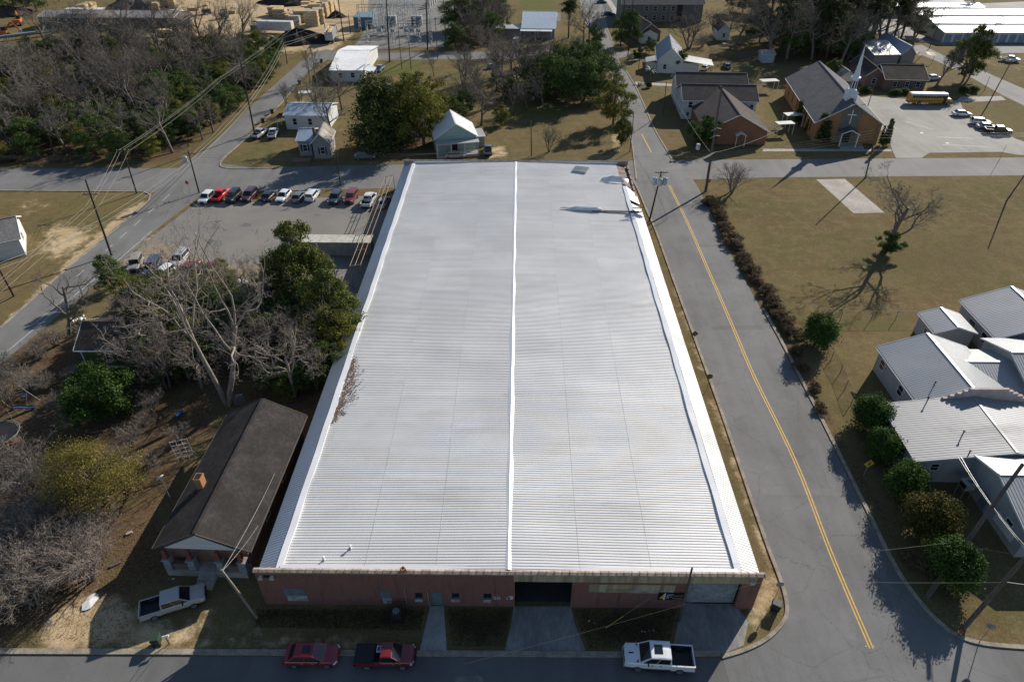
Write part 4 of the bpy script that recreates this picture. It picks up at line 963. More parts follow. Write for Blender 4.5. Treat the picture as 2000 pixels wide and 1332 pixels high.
# houses further back at right
rh = ghouse('white_gabled_house', 'white house with a steep blue grey roof and an open carport', 'house', rect((1283,119),(1337,121),(1268,90),3.6), 3.6, 7.2, WHITEW, roofmat('grey_blue_roof', (.22,.25,.28), .5, .2), 'd', .3, .5, wins=[('f',.3,1.2,.9,1.3)])
Wr = (P(1337,121,3.6)-P(1283,119,3.6)).length
b = MB(); b.slab([(-3.2,1.5,2.7),(.5,1.0,3.6),(.5,7,3.6),(-3.2,7,2.7)], .12); b.build('side_roof', METO, rh); addbox(rh, 'side_wall', WHITEW, (-2.9,.3,1.8,6.8,0,2.75))
b = MB(); b.slab([(Wr-1.2,.5,3.9),(Wr+8.6,-.6,2.9),(Wr+8.6,6.5,2.9),(Wr-1.2,8,3.9)], .12); b.build('carport_roof', METO, rh); addbox(rh, 'carport_wall', WHITEW, (Wr-.3,Wr+4.5,1.0,6,0,2.95))
for y in (-.4,2.6,5.8): addbox(rh, 'carport_post', mat('tan_post', (.35,.24,.13), .8), (Wr+8.2,Wr+8.35,y,y+.15,0,2.9))
b2h = ghouse('brick_cottage', 'small brick cottage with a reddish roof in front of the apartments', 'house', (P(1247,84).xy, P(1291,82).xy, 14), 3.2, 6.0, DARKB, shingle('rusty_shingles', (.20,.13,.115), .3), 'd', .4, wins=[('r',.3,1.2,1,1.2),('r',.7,1.2,1,1.2)])
ghouse('', None, None, (P(1250,86).xy, P(1284,85).xy, 5), 2.7, 4.3, WHITEW, bpy.data.materials['rusty_shingles'], 'd', .2, parent=b2h, door=('f',.5,1.0,2.1,BLACK))
ap = ghouse('apartment_block', 'two storey grey apartment block at the top edge of the photo', 'apartment block', (P(1211,45).xy, P(1372,45).xy, 17), 6.6, 11, mat('taupe_siding', (.17,.15,.135), .85, .12, .5, (.3,.3,8)), shingle('taupe_shingles', (.19,.165,.15), .12), 'w', .5,
            wins=[('f',.30+.11*i,z,1.3,1.6) for i in range(4) for z in (.9,4.1)]+[('f',.92,4.1,1.2,1.6),('f',.08,4.1,1.2,1.6)])
addbox(ap, 'stairwell', BLACK, (21.6,23.6,.40,.49,0,6.2))
lm = ghouse('tarp_roofed_house', 'old house with a blue grey roof patched in white behind the dark trees', 'house', rect((1018,56),(1086,57),(1030,25),3.4), 3.4, 6.4, GREYW, METB, 'w', .4, .6, wins=[('f',.3,1,1,1.4)])
addbox(lm, 'porch_roof', METW, (-.2,11,-2.8,.39,3.0,3.15)); addbox(lm, 'porch_post', TRIM, (0,.15,-2.6,-2.45,0,3),(5,5.15,-2.6,-2.45,0,3),(10.6,10.75,-2.6,-2.45,0,3)); addbox(lm, 'side_wing', METO, (-9,-.1,.5,8,3.0,3.15)); addbox(lm, 'wing_wall', GREYW, (-8.7,-.2,.8,7.7,0,3.0))
dk = ghouse('dark_roofed_house', 'low brick house with a mottled dark roof behind the school bus', 'house', (P(1722,177).xy, P(1808,179).xy, 12), 3.1, 5.6, DARKB, SHD, 'w', .5, wins=[('f',.25,1,1.1,1.3,1),('f',.55,1,1.1,1.3,1),('f',.82,1,1.1,1.3,1)])
ghouse('', None, None, (P(1684,171).xy, P(1724,172).xy, 15), 3.1, 5.4, DARKB, SHD, 'd', .5, parent=dk, wins=[('l',.2,1,1,1.3),('l',.45,1,1,1.3),('l',.7,1,1,1.3),('f',.5,1,1,1.3)])
ghouse('white_bungalow', 'small white bungalow half hidden behind the church spire', 'house', (P(1632,177).xy, P(1668,177).xy, 9), 3.1, 5.2, WHITEW, SHW, 'd', .4, wins=[('f',.35,1,.9,1.3,1),('f',.72,1,.9,1.3,1)])
ghouse('silver_barn', 'silver roofed barn among tall trees beyond the dark roofed house', 'barn', rect((1708,108),(1760,107),(1700,78),4.0), 4.0, 6.0, GREYW, METO, 'w', .3, .6)
ghouse('blue_barn', 'pale blue gabled metal barn to the right of the silver one', 'barn', rect((1761,108),(1791,108),(1770,80),3.6), 3.6, 6.2, GREYW, METB, 'd', .3, .6)
t = thing('tan_canopy', 'crumpled tan tarpaulin roof in front of the blue barn', 'canopy', P(1790,122), 0)
b = MB(); b.loft([[(-4.5+i*1.5,-2,2.6+.25*math.sin(i*2)),(-4.5+i*1.5,0,3.1+.3*math.cos(i*1.7)),(-4.5+i*1.5,2,2.6+.2*math.sin(i*3)),(-4.5+i*1.5,0,2.9)] for i in range(7)]); b.build('tarp', mat('tan_tarp', (.62,.48,.33), .8, .2, 2), t); addbox(t, 'post', TRIM, (-4.3,-4.2,-1.6,-1.5,0,2.6),(4.1,4.2,-1.6,-1.5,0,2.6))
ghouse('garden_house', 'small shuttered house among the bare trees beyond the white carport', 'house', (P(1400,80).xy, P(1425,80).xy, 8), 3, 5.5, WHITEW, SHG, 'd', .3, wins=[('f',.5,1,.8,1.3)])
t = ghouse('blue_shed', 'pale blue shed beside the fence at the church trees', 'shed', (P(1487,124).xy, P(1512,124).xy, 5), 2.6, 3.4, mat('pale_blue_wall', (.35,.42,.45), .7), METO, 'w', .2)
ORD = ['nearest the road', 'second from the road', 'third from the road', 'fourth from the road', 'at the very top']
for i, (yb, xl, xr) in enumerate(((84,1838,2090),(60,1806,2090),(45,1775,2090),(26,1700,1900),(12,1690,1860))):
    A_ = P(xl, yb); B_ = P(xr, yb); A_.z = B_.z = 0
    if i: A_ = Vector((A_.x, P(1838,84).y+14.5*i, 0)); B_ = Vector((B_.x, A_.y, 0))
    t = ghouse('storage_building', 'long low white roofed storage building, '+ORD[i], 'storage building', (A_, B_, 11), 3.4, 4.1, WHITEW, METW, 'w', .2, 0, group='storage buildings')
    n = int(((B_-A_).length-1)/3.2)
    for k in range(n): addbox(t, 'rollup_door', mat('storage_blue', (.22,.27,.36), .5, .2, 1), (.8+k*3.2,3.2+k*3.2,.14,.19,0,2.6))
# shipping container beside the warehouse
t = thing('shipping_container', 'cream topped shipping container by the parking lot', 'container', P(660,494), R(-1)); tl = 6.1
b = MB(); b.box(-tl,tl,-1.2,1.2,.1,2.7)
for i in range(60): x = -tl+.1+i*.2; b.box(x,x+.1,-1.235,-1.202,.25,2.55); b.box(x,x+.1,1.202,1.235,.25,2.55)
b.build('body', mat('container_grey', (.34,.33,.30), .6, .2, 1), t); b = MB(); b.slab([(-tl-.1,-1.35,2.72),(tl+.1,-1.35,2.72),(tl+.1,1.35,2.78),(-tl-.1,1.35,2.78)], .015); b.build('roof', mat('cream_container_roof', (.55,.52,.44), .6, .15, .5, fine=4), t)
# long timber rails by the left wall
t = thing('pipe_rack', 'long open rack of tan rails along the left wall of the warehouse', 'rack', (0,0,0), 0)
RAIL = mat('tan_rail', (.30,.22,.14), .7, .2, 2)
ra = [(P(683,520,4.2),P(752,346,4.2)),(P(693,519,4.2),P(760,344,4.2)),(P(704,517,4.2),P(768,342,4.2))]
for a, c in ra: b = MB(); b.tube([a,c], .05, 6); b.build('rail', RAIL, t)
b = MB()
for k in range(8):
    f = k/7; p, q = ra[0][0].lerp(ra[0][1], f), ra[2][0].lerp(ra[2][1], f); b.tube([p,q], .05, 5)
    for e in (p, q): b.tube([(e.x,e.y,0),e], .045, 5)
b.build('frame', RAIL, t)
# ---------------------------------------------------------------- vehicles (x forward)
def ring(x, w, zb, zt, sh=.9):
    return [(x,-w*.86,zb),(x,-w,zb+(zt-zb)*.38),(x,-w*.97,zt-.1*(zt-zb)-.02),(x,-w*sh,zt),(x,0,zt+.025),(x,w*sh,zt),(x,w*.97,zt-.1*(zt-zb)-.02),(x,w,zb+(zt-zb)*.38),(x,w*.86,zb)]
def wheels(t, xs, w, r, wd=.24):
    for x in xs:
        for s in (-1, 1):
            y0, y1 = s*(w-wd), s*(w+.012); b = MB()
            b.loft([[(x+rr*math.cos(a), y, r+rr*math.sin(a)) for a in [k*math.pi/8 for k in range(16)]] for rr, y in ((r*.9,y0),(r,y0+s*.04),(r,y1-s*.04),(r*.9,y1))])
            o = b.build('wheel', TYRE, t)
            b = MB(); y2 = y1+s*.012
            b.loft([[(x+rr*math.cos(a), y, r+rr*math.sin(a)) for a in [k*math.pi/5 for k in range(10)]] for rr, y in ((r*.64,y1-s*.03),(r*.62,y2),(r*.3,y2-s*.02),(r*.1,y2))])
            b.build('rim', RIM, o)
def glasshouse(t, body, pm, xb0, xb1, xr0, xr1, zb, zr, wb, wr, split=(), sun=False, pane=GLASS):
    """xb base rear/front, xr roof rear/front"""
    B = [(xb0,-wb,zb),(xb1,-wb,zb),(xb1,wb,zb),(xb0,wb,zb)]; T = [(xr0,-wr,zr-.03),(xr1,-wr,zr-.03),(xr1,wr,zr-.03),(xr0,wr,zr-.03)]
    body.add(B+T, [(0,1,5,4),(1,2,6,5),(2,3,7,6),(3,0,4,7)])
    ro = [[(x,-wr,zr-.03),(x,-wr*.9,zr+.0),(x,0,zr+.035),(x,wr*.9,zr),(x,wr,zr-.03)] for x in (xr0,)]
    k = 5; rr = []
    for i in range(k):
        f = i/(k-1); x = xr0+(xr1-xr0)*f; dz = -.035*(2*f-1)**2
        rr.append([(x,-wr,zr-.03),(x,-wr*.88,zr+.01+dz*.5),(x,0,zr+.045+dz),(x,wr*.88,zr+.01+dz*.5),(x,wr,zr-.03)])
    body.loft(rr, cap=True)
    def face(q, lo, hi, l, r, off, name, m=pane):
        q = [Vector(p) for p in q]  # bottom-l, bottom-r, top-r, top-l
        n = (q[1]-q[0]).cross(q[3]-q[0]).normalized()*off
        def pt(u, v): return q[0].lerp(q[1],u).lerp(q[3].lerp(q[2],u),v)+n
        b = MB(); b.quad(pt(l,lo),pt(r,lo),pt(r,hi),pt(l,hi)); return b.build(name, m, t)
    face((B[1],B[2],T[2],T[1]), .06,.93,.06,.94,.012,'windshield')
    face((B[3],B[0],T[0],T[3]), .1,.9,.08,.92,.012,'rear_window')
    e = [0.04,*split,.96]
    for a, c in zip(e, e[1:]):
        face((B[0],B[1],T[1],T[0]), .1,.88,a+.012,c-.012,.012,'side_window')
        face((B[2],B[3],T[3],T[2]), .1,.88,1-c+.012,1-a-.012,.012,'side_window')
    if sun:
        b = MB(); x = xr0+(xr1-xr0)*.62; b.box(x-.35,x+.35,-wr*.5,wr*.5,zr+.02,zr+.052); b.build('sunroof', GLASS, t)
def lights(t, L, w, zf, zr, fl=.34):
    for s in (-1, 1):
        b = MB(); b.loft([[(L/2-.16,s*w*.95,zf-.09),(L/2-.16,s*w*.95,zf+.07),(L/2-.3,s*w*.99,zf+.08),(L/2-.3,s*w*.99,zf-.05)],[(L/2+.015,s*w*(1-fl),zf-.09),(L/2+.015,s*w*(1-fl),zf+.05),(L/2-.1,s*w*(1-fl),zf+.08),(L/2-.1,s*w*(1-fl),zf-.05)]]); b.build('headlight', LAMP, t)
        b = MB(); b.box(-L/2-.015,-L/2+.12,*sorted((s*w*.72,s*w*.985)),zr-.12,zr+.12); b.build('taillight', REDL, t)
        b = MB(); x = L*.17; b.loft([[(x,s*w*.97,zf+.28),(x+.1,s*w*.97,zf+.28),(x+.1,s*w*.97,zf+.42),(x,s*w*.97,zf+.42)],[(x-.03,s*(w+.2),zf+.27),(x+.05,s*(w+.2),zf+.27),(x+.05,s*(w+.2),zf+.44),(x-.03,s*(w+.2),zf+.44)]]); b.build('mirror', BLACK, t)
def car(name, label, cat, rear, front, col, kind='sedan', L=None, group=None, roofcol=None, rack=False, sun=False):
    """rear/front: photo pixels of the ground under the two ends, or (centre px, heading degrees)"""
    if isinstance(front, (int, float)): c = P(*rear); ang = R(front)
    else: a_, b_ = P(*rear), P(*front); c = (a_+b_)/2; ang = math.atan2(b_.y-a_.y, b_.x-a_.x)
    dims = {'sedan': (4.7,1.82,1.45), 'suv': (4.7,1.9,1.75), 'van': (4.9,1.95,1.78), 'wagon': (4.7,1.85,1.6), 'jeep': (4.3,1.85,1.85)}[kind]
    L = L or dims[0]; w = dims[1]/2; H = dims[2]
    t = thing(name, label, cat, (c.x,c.y,0.006), ang, group); pm = col; b = MB()
    bz = H*(.62 if kind in ('suv','van','jeep') else .62); hz = bz-(.04 if kind == 'suv' else .08 if kind != 'jeep' else 0)
    tz = bz if kind != 'sedan' else bz+.02
    st = [(-.5,.38,bz*.78,.84),(-.485,.26,tz-.06,.93),(-.40,.24,tz,.985),(-.1,.22,bz+.01,1),(.19,.22,bz+.01,1),(.26,.22,hz+.04,.99),(.40,.24,hz-.05,.96),(.47,.26,hz-.14,.90),(.5,.36,hz-.26,.80)]
    b.loft([ring(f*L, w*ww, zb, zt) for f, zb, zt, ww in st])
    gl = {'sedan': (-.42,.25,-.29,.06),'suv': (-.485,.25,-.45,.09),'van': (-.49,.30,-.46,.12),'wagon': (-.485,.25,-.42,.07),'jeep': (-.49,.18,-.48,.12)}[kind]
    sp = {'sedan': (.5,),'suv': (.36,.68),'van': (.34,.66),'wagon': (.36,.66),'jeep': (.4,.7)}[kind]
    glasshouse(t, b, pm, gl[0]*L, gl[1]*L, gl[2]*L, gl[3]*L, bz-.02, H, w*.9, w*(.72 if kind == 'sedan' else .78), sp, sun)
    if rack:
        q = MB()
        for s in (-1, 1): q.tube([(-.4*L,s*w*.62,H+.08),(.02*L,s*w*.62,H+.08)], .025, 5)
        q.build('roof_rack', BLACK, t)
    b.build('body', pm, t); wheels(t, (-.30*L, .305*L), w, .33 if kind == 'sedan' else .36); lights(t, L, w, hz-.2, bz-.12)
    q = MB()
    for s in (-1, 1):
        for x in (-.16*L,.04*L): q.box(x,x+.2,*sorted((s*w*.985,s*(w+.02))),bz-.16,bz-.12)
    q.build('door_handle', RIM, t)
    q = MB()
    for s in (-1, 1):
        for x in (-.07*L,.155*L): q.box(x,x+.014,*sorted((s*w*.99,s*(w+.004))),.4,bz-.03)
    q.build('door_gap', BLACK, t)
    q = MB(); q.box(L/2-.06,L/2+.005,-w*.5,w*.5,.34,hz-.3); q.build('grille', BLACK, t); q = MB(); q.box(-L/2-.004,-L/2+.03,-w*.22,w*.22,.5,.64); q.build('licence_plate', LAMP, t)
    return t
def pickup(name, label, rear, front, col, L=5.7, W=1.98, H=1.86, cab=.36, group=None, cover=None, big=False, sun=False, bedm=None):
    if isinstance(front, (int, float)): c = P(*rear); ang = R(front)
    else: a_, b_ = P(*rear), P(*front); c = (a_+b_)/2; ang = math.atan2(b_.y-a_.y, b_.x-a_.x)
    t = thing(name, label, 'pickup truck', (c.x,c.y,.006), ang, group); w = W/2; bz = H*.63; hz = bz-.02; xb = L*(.24-cab); b = MB()
    st = [(xb/L,.36,bz,1),(.1,.34,bz,1),(.27,.34,bz,1),(.30,.34,hz+.02,.985),(.42,.36,hz-.04,.96),(.475,.36,hz-.1,.92),(.5,.44,hz-.24,.84)]
    b.loft([ring(f*L, w*ww, zb, zt) for f, zb, zt, ww in st])
    for s in (-1, 1): b.box(-L/2+.02, xb+.02, *sorted((s*(w-.13), s*w*.985)), .5, bz-.02)
    b.box(-L/2, -L/2+.1, -w+.12, w-.12, .5, bz-.03); b.box(xb-.04,xb+.05,-w+.13,w-.13,.5,bz-.02)
    glasshouse(t, b, col, xb, .29*L, xb+.07, .135*L, bz-.02, H, w*.9, w*.79, (.5,) if cab > .3 else (.35,), sun)
    b.build('body', col, t)
    q = MB(); q.box(-L/2+.1,xb-.04,-w+.13,w-.13,.62,.72); 
    for s in (-1, 1): q.box(-L*.36,-L*.25,*sorted((s*(w-.13),s*(w-.36))),.72,.98)
    for s in (-1, 1): q.box(-L/2+.1,xb-.04,*sorted((s*(w-.131),s*(w-.16))),.72,bz-.06)
    q.build('bed_liner', bedm or BLACK, t)
    if cover: q = MB(); q.box(-L/2+.03, xb-.55, -w+.06, w-.06, bz-.02, bz+.05); q.build('bed_cover', cover, t)
    wheels(t, (-.285*L, .31*L), w, .40 if big else .37, .27); lights(t, L, w, hz-.22, bz-.25)
    q = MB(); q.box(L/2-.08,L/2+.01,-w*.6,w*.6,.5,hz-.22); q.build('grille', BLACK, t); q = MB(); q.box(-L/2-.1,-L/2,-w*.85,w*.85,.42,.6); q.build('bumper', RIM if big else BLACK, t); q = MB(); q.box(L/2-.06,L/2+.08,-w*.85,w*.85,.4,.56); q.build('bumper', RIM if big else BLACK, t)
    if big:
        q = MB()
        for s in (-1, 1): q.box(-L*.1,L*.2,*sorted((s*w*.98,s*(w+.12))),.36,.42)
        q.build('running_board', BLACK, t); q = MB(); q.box(.37*L,.44*L,-.06,.06,hz-.02,hz+.012)
        for s in (-1, 1): q.loft([[(.31*L,s*.55*w,hz+.03),(.31*L,s*.8*w,hz+.03),(.34*L,s*.8*w,hz+.02)],[(.31*L+.01,s*.55*w,hz+.06),(.31*L+.01,s*.8*w,hz+.06),(.34*L,s*.78*w,hz+.03)]])
        q.build('hood_vent', BLACK, t)
        q = MB(); 
        for s in (-1, 1):
            for x in (-.02*L,.1*L): q.box(x,x+.16,*sorted((s*w*.995,s*(w+.03))),bz-.12,bz-.08)
        q.build('handle', BLACK, t)
    return t
PW = paint('white', (.70,.71,.72)); PS = paint('silver_beige', (.40,.385,.36)); PR = paint('red', (.23,.012,.02)); PR2 = paint('dark_red', (.16,.012,.016)); PK = paint('black', (.018,.019,.022)); PG = paint('grey', (.14,.145,.15)); PB = paint('slate_blue', (.045,.06,.085)); PSI = paint('silver', (.42,.43,.44)); PBE = paint('beige', (.30,.28,.25)); PRB = paint('bright_red', (.55,.02,.015)); PMA = paint('maroon', (.20,.035,.035)); PSB = paint('sky_blue', (.18,.27,.36)); PDB = paint('dark_blue', (.05,.075,.13))
pickup('pickup_truck', 'white crew cab pickup with a sunroof and empty black bed beside the front street', (1358,1296), (1211,1287), PW, 5.9, 2.05, 1.95, .40, big=True, sun=True)
pickup('pickup_truck', 'silver beige pickup parked in the sandy drive before the bungalow', (278,1203), (404,1164), PS, 5.6, 1.9, 1.78, .40)
t = pickup('pickup_truck', 'red pickup with a black bed cover beside the front street', (697,1288), (811,1288), PR2, 5.1, 1.85, 1.72, .30, cover=BLACK)
q = MB(); q.box(-.72,-.34,.0,.62,1.2,1.24); o = q.build('sign_board', mat('sign_pale_blue', (.42,.45,.6), .6, .1, 3), t); q = MB(); q.box(-.62,-.45,.14,.5,1.241,1.25); q.build('sign_mark', mat('sign_navy', (.02,.04,.2), .6, .1, 3), o)
car('sedan', 'red sedan with a sunroof parked left of the red pickup on the front street', 'sedan', (560,1285), (664,1285), PR, 'sedan', 4.6, sun=True)
ROW = 'cars parked in the lot behind the warehouse'
hd = lambda a, b: math.degrees(math.atan2(P(*b).y-P(*a).y, P(*b).x-P(*a).x))
h_in = hd((545,394),(565,372))    # nose towards the street
car('hatchback', 'white hatchback at the far left end of the lot row, behind bare twigs', 'car', (405,392), h_in+180, PW, 'wagon', 4.1, ROW)
pickup('pickup_truck', 'bright red pickup at the left end of the parked row', (432,387), h_in, PRB, 5.2, 1.85, 1.75, .36, ROW)
car('jeep', 'black boxy off roader parked right of the bright red pickup', 'off roader', (457,391), h_in+180, PK, 'jeep', None, ROW)
car('suv', 'dark maroon car behind twigs between the black off roader and the black sedan', 'suv', (489,388), h_in+180, paint('dark_maroon', (.07,.025,.03)), 'suv', None, ROW)
car('sedan', 'black sedan parked left of the white sedan in the lot row', 'sedan', (527,387), h_in, PK, 'sedan', None, ROW)
car('sedan', 'white sedan parked in the middle of the lot row', 'sedan', (555,388), h_in+180, PW, 'sedan', None, ROW)
car('sedan', 'grey sedan parked between the white sedan and the white suv', 'sedan', (585,389), h_in, PG, 'sedan', None, ROW)
car('suv', 'white suv at the gap in the lot row, right of the grey sedan', 'suv', (612,387), h_in, PW, 'suv', 4.6, ROW)
car('suv', 'dark slate suv parked left of the maroon suv', 'suv', (656,393), h_in+180, PB, 'suv', 4.5, ROW, rack=True)
car('suv', 'maroon red boxy suv parked beside the white pickup in the lot', 'suv', (687,392), h_in+180, PMA, 'jeep', 4.6, ROW)
pickup('pickup_truck', 'white pickup with dark bed parked at the right end of the lot row', (722,397), h_in, PW, 5.8, 2.0, 1.9, .38, ROW)
car('sedan', 'pale grey car half hidden under the tan rails of the rack', 'car', (750,400), h_in, PSI, 'sedan', None, ROW)
L2 = 'cars at the tree line of the lot'
car('suv', 'beige boxy suv at the left end of the cars by the tree line', 'suv', (268,523), hd((262,535),(276,505))+180, PBE, 'jeep', None, L2)
car('van', 'dark blue van parked right of the beige boxy suv', 'van', (301,528), hd((293,540),(310,508))+180, PDB, 'van', None, L2)
car('suv', 'silver white suv standing ahead of the other cars by the tree line', 'suv', (353,513), hd((338,530),(372,490))+180, PSI, 'suv', 5.2, L2, rack=True)
car('station_wagon', 'white station wagon with red tail lamps below the silver white suv', 'station wagon', (321,541), hd((308,552),(342,528))+180, PW, 'wagon', 4.4, L2)
car('sedan', 'red sedan behind a bare trunk right of the silver white suv', 'sedan', (374,527), hd((362,537),(390,512)), PR, 'sedan', None, L2)
car('sedan', 'dark red sedan under the twin trunk bare tree', 'sedan', (415,528), 70, PR2, 'sedan', None, L2)
car('sedan', 'silver sedan mostly hidden in the twigs beyond the twin trunk tree', 'sedan', (458,566), 60, PSI, 'sedan', None, L2)
car('sedan', 'dark grey sedan deep in the bushes below the white station wagon', 'sedan', (340,575), 40, PG, 'sedan', None, L2)
pickup('pickup_truck', 'white and blue pickup among the twigs beside the broad evergreen', (535,568), 35, PW, 5.2, 1.9, 1.75, .36, L2, bedm=mat('blue_tarp', (.1,.17,.4), .7, .2, 3))
# driveway and street cars
pickup('pickup_truck', 'white pickup parked beside the lawn left of the grey cottage', (535,266), 95, PW, 5.3, 1.9, 1.75, .36)
pickup('pickup_truck', 'silver pickup parked left of the white pickup near the diagonal street', (509,266), 75, PSI, 5.3, 1.9, 1.75, .36)
car('sedan', 'dark sedan in the shade beneath the tall evergreens behind the warehouse', 'sedan', (713,310), 5, PG, 'sedan')
pickup('pickup_truck', 'grey green pickup standing beside the teal house', (953,299), 92, paint('grey_green', (.12,.15,.15)), 5.2, 1.85, 1.75, .36)
car('sedan', 'pale car under the porch front of the teal house', 'sedan', (888,308), 5, PSI, 'sedan')
pickup('pickup_truck', 'blue pickup on the lawn beside the silver roofed house', (742,139), 80, PSB, 5.2, 1.85, 1.75, .36)
car('sedan', 'pale blue car beneath the bare trees near the dark thicket', 'sedan', (964,134), 20, PSB, 'sedan')
car('sedan', 'blue car on the lawn behind the church hall', 'sedan', (1419,133), 85, PDB, 'sedan')
car('sedan', 'white car parked under the open carport', 'sedan', (1377,136), 60, PW, 'sedan')
car('suv', 'white van parked on the grass left of the tarp roofed house', 'van', (1009,84), 75, PW, 'van')
car('suv', 'white suv in the court behind the tarp roofed house', 'suv', (1079,35), 70, PW, 'suv')
car('sedan', 'white sedan alone in the church car park beside the grass', 'sedan', (1858,226), (1897,227), PW, 'sedan')
car('sedan', 'white hatchback behind the silver car in the church car park', 'sedan', (1914,243), -12, PW, 'wagon')
car('sedan', 'silver car between the black pickup and the white hatchback', 'sedan', (1926,252), -12, PSI, 'sedan')
pickup('pickup_truck', 'black pickup nearest the street in the church car park', (1923,259), (1972,263), PK, 5.9, 2.0, 1.9, .38)
pickup('pickup_truck', 'white pickup on the pale lot near the leaning light pole', (1971,121), -25, PW, 5.5, 1.95, 1.85, .38)
car('sedan', 'dark car in the upper right corner beyond the storage yard', 'sedan', (1985,34), 20, PB, 'sedan')
car('sedan', 'dark car in the shaded bay left of the apartments, farther from the camera', 'sedan', (1175,7), 8, PB, 'sedan'); car('sedan', 'dark car in the shaded bay left of the apartments, nearer the camera', 'sedan', (1189,30), 8, PDB, 'sedan')
car('sedan', 'white car peeking out of the trees by the blue roofed barn', 'sedan', (1822,156), 10, PW, 'sedan')
# school bus
t = thing('school_bus', 'yellow school bus with a white roof parked in the church car park', 'bus', (P(1768,203)+P(1857,204))/2, math.atan2(-.5,11)); BY = paint('bus_yellow', (.52,.28,.035), .4); Lb, wb_ = 11.2, 1.22
b = MB(); b.loft([ring(x, wb_*k, .55, z, .86) for x, z, k in ((-Lb/2,2.5,.94),(-Lb/2+.25,2.78,1),(3.9,2.78,1),(4.0,2.6,.98))]); b.loft([ring(x, wb_*k, .55, z) for x, z, k in ((3.9,1.75,.93),(5.2,1.6,.9),(5.6,1.35,.8))]); b.build('body', BY, t)
b = MB(); b.loft([[(x,-wb_*.97,2.62+d),(x,-wb_*.72,2.95+d),(x,0,3.06+d),(x,wb_*.72,2.95+d),(x,wb_*.97,2.62+d)] for x, d in ((-Lb/2+.1,-.08),(-Lb/2+.6,0),(3.6,0),(4.0,-.1))]); b.build('roof', WHITE, t)
for s in (-1, 1):
    for k in range(12): b = MB(); x = -Lb/2+.45+k*.76; b.box(x,x+.62,*sorted((s*wb_*.98,s*(wb_+.012))),1.85,2.45); b.build('window', WINDOW, t)
    b = MB(); b.box(-Lb/2+.2,3.9,*sorted((s*wb_,s*(wb_+.015))),1.12,1.2); b.box(-Lb/2+.2,3.9,*sorted((s*wb_,s*(wb_+.015))),1.55,1.61); b.build('rub_rail', BLACK, t)
    b = MB(); b.box(5.45,5.62,*sorted((s*.65,s*.95)),1.0,1.25); b.build('headlight', LAMP, t); b = MB(); b.box(-Lb/2-.02,-Lb/2+.03,*sorted((s*.7,s*.95)),1.1,1.5); b.build('taillight', REDL, t)
b = MB(); b.quad((4.03,-1.02,1.8),(4.03,1.02,1.8),(4.02,.98,2.5),(4.02,-.98,2.5)); b.build('windshield', WINDOW, t); b = MB(); b.box(3.0,3.75,-wb_-.016,-wb_*.97,.6,2.4); b.build('door', BLACK, t)
wheels(t, (-3.0, 4.6), wb_, .5, .3); b = MB(); b.box(5.58,5.72,-1.1,1.1,.5,.75); b.build('bumper', BLACK, t); b = MB(); b.box(-Lb/2-.1,-Lb/2,-1.1,1.1,.5,.75); b.build('bumper', BLACK, t)
# trailers at the timber yard
t = thing('semi_trailer', 'long white box trailer parked in the timber yard', 'trailer', (P(507,64)+P(574,66))/2, math.atan2(P(574,66).y-P(507,64).y, P(574,66).x-P(507,64).x)); Lt = (P(574,66)-P(507,64)).length
b = MB(); b.box(-Lt/2,Lt/2,-1.3,1.3,1.15,4.1); b.build('box', mat('trailer_white', (.50,.52,.56), .6, .1, .5), t); b = MB(); b.box(-Lt/2,Lt/2,-1.25,1.25,1.0,1.14); b.build('chassis', BLACK, t); b = MB(); b.box(Lt/2,Lt/2+.04,-1.2,1.2,1.2,4.0); b.build('rear_door', mat('trailer_tan', (.6,.5,.36), .7, .2, 1), t)
wheels(t, (Lt/2-1.2,Lt/2-2.5), 1.25, .5, .3); b = MB(); [b.box(-Lt/2+2.5,-Lt/2+2.65,y,y+.12,0,1.0) for y in (-1,.9)]; b.build('landing_leg', STEEL, t)
t = thing('chip_trailer', 'open top trailer heaped with wood chips at the yard entrance', 'trailer', (P(640,94)+P(657,65))/2, math.atan2(P(657,65).y-P(640,94).y, P(657,65).x-P(640,94).x)); Lt = 12
b = MB(); b.box(-Lt/2,Lt/2,-1.3,-1.2,1.2,3.9); b.box(-Lt/2,Lt/2,1.2,1.3,1.2,3.9); b.box(-Lt/2,-Lt/2+.1,-1.2,1.2,1.2,3.9); b.box(Lt/2-.1,Lt/2,-1.2,1.2,1.2,3.9); b.box(-Lt/2+.1,Lt/2-.1,-1.2,1.2,1.2,1.3)
for k in range(13):
    for s in (-1,1): b.box(-Lt/2+.2+k*.9,-Lt/2+.3+k*.9,*sorted((s*1.3,s*1.36)),1.2,3.9)
b.build('body', mat('trailer_grey', (.42,.44,.46), .6, .2, 1), t); b = MB(); b.loft([[(x,-1.19,3.2),(x,-.5,3.2+h),(x,.3,3.25+h*1.2),(x,1.19,3.2)] for x, h in ((-5.8,.2),(-4,.5),(-2,1.0),(0,.5),(2,.9),(4,.4),(5.8,.1))]); b.build('chip_load', mat('wood_chips', (.55,.36,.17), .95, .3, 4), t)
b = MB(); b.box(-Lt/2,Lt/2,-.9,.9,.9,1.19); b.build('chassis', BLACK, t); wheels(t, (-4.6,-3.4), 1.2, .5, .3)
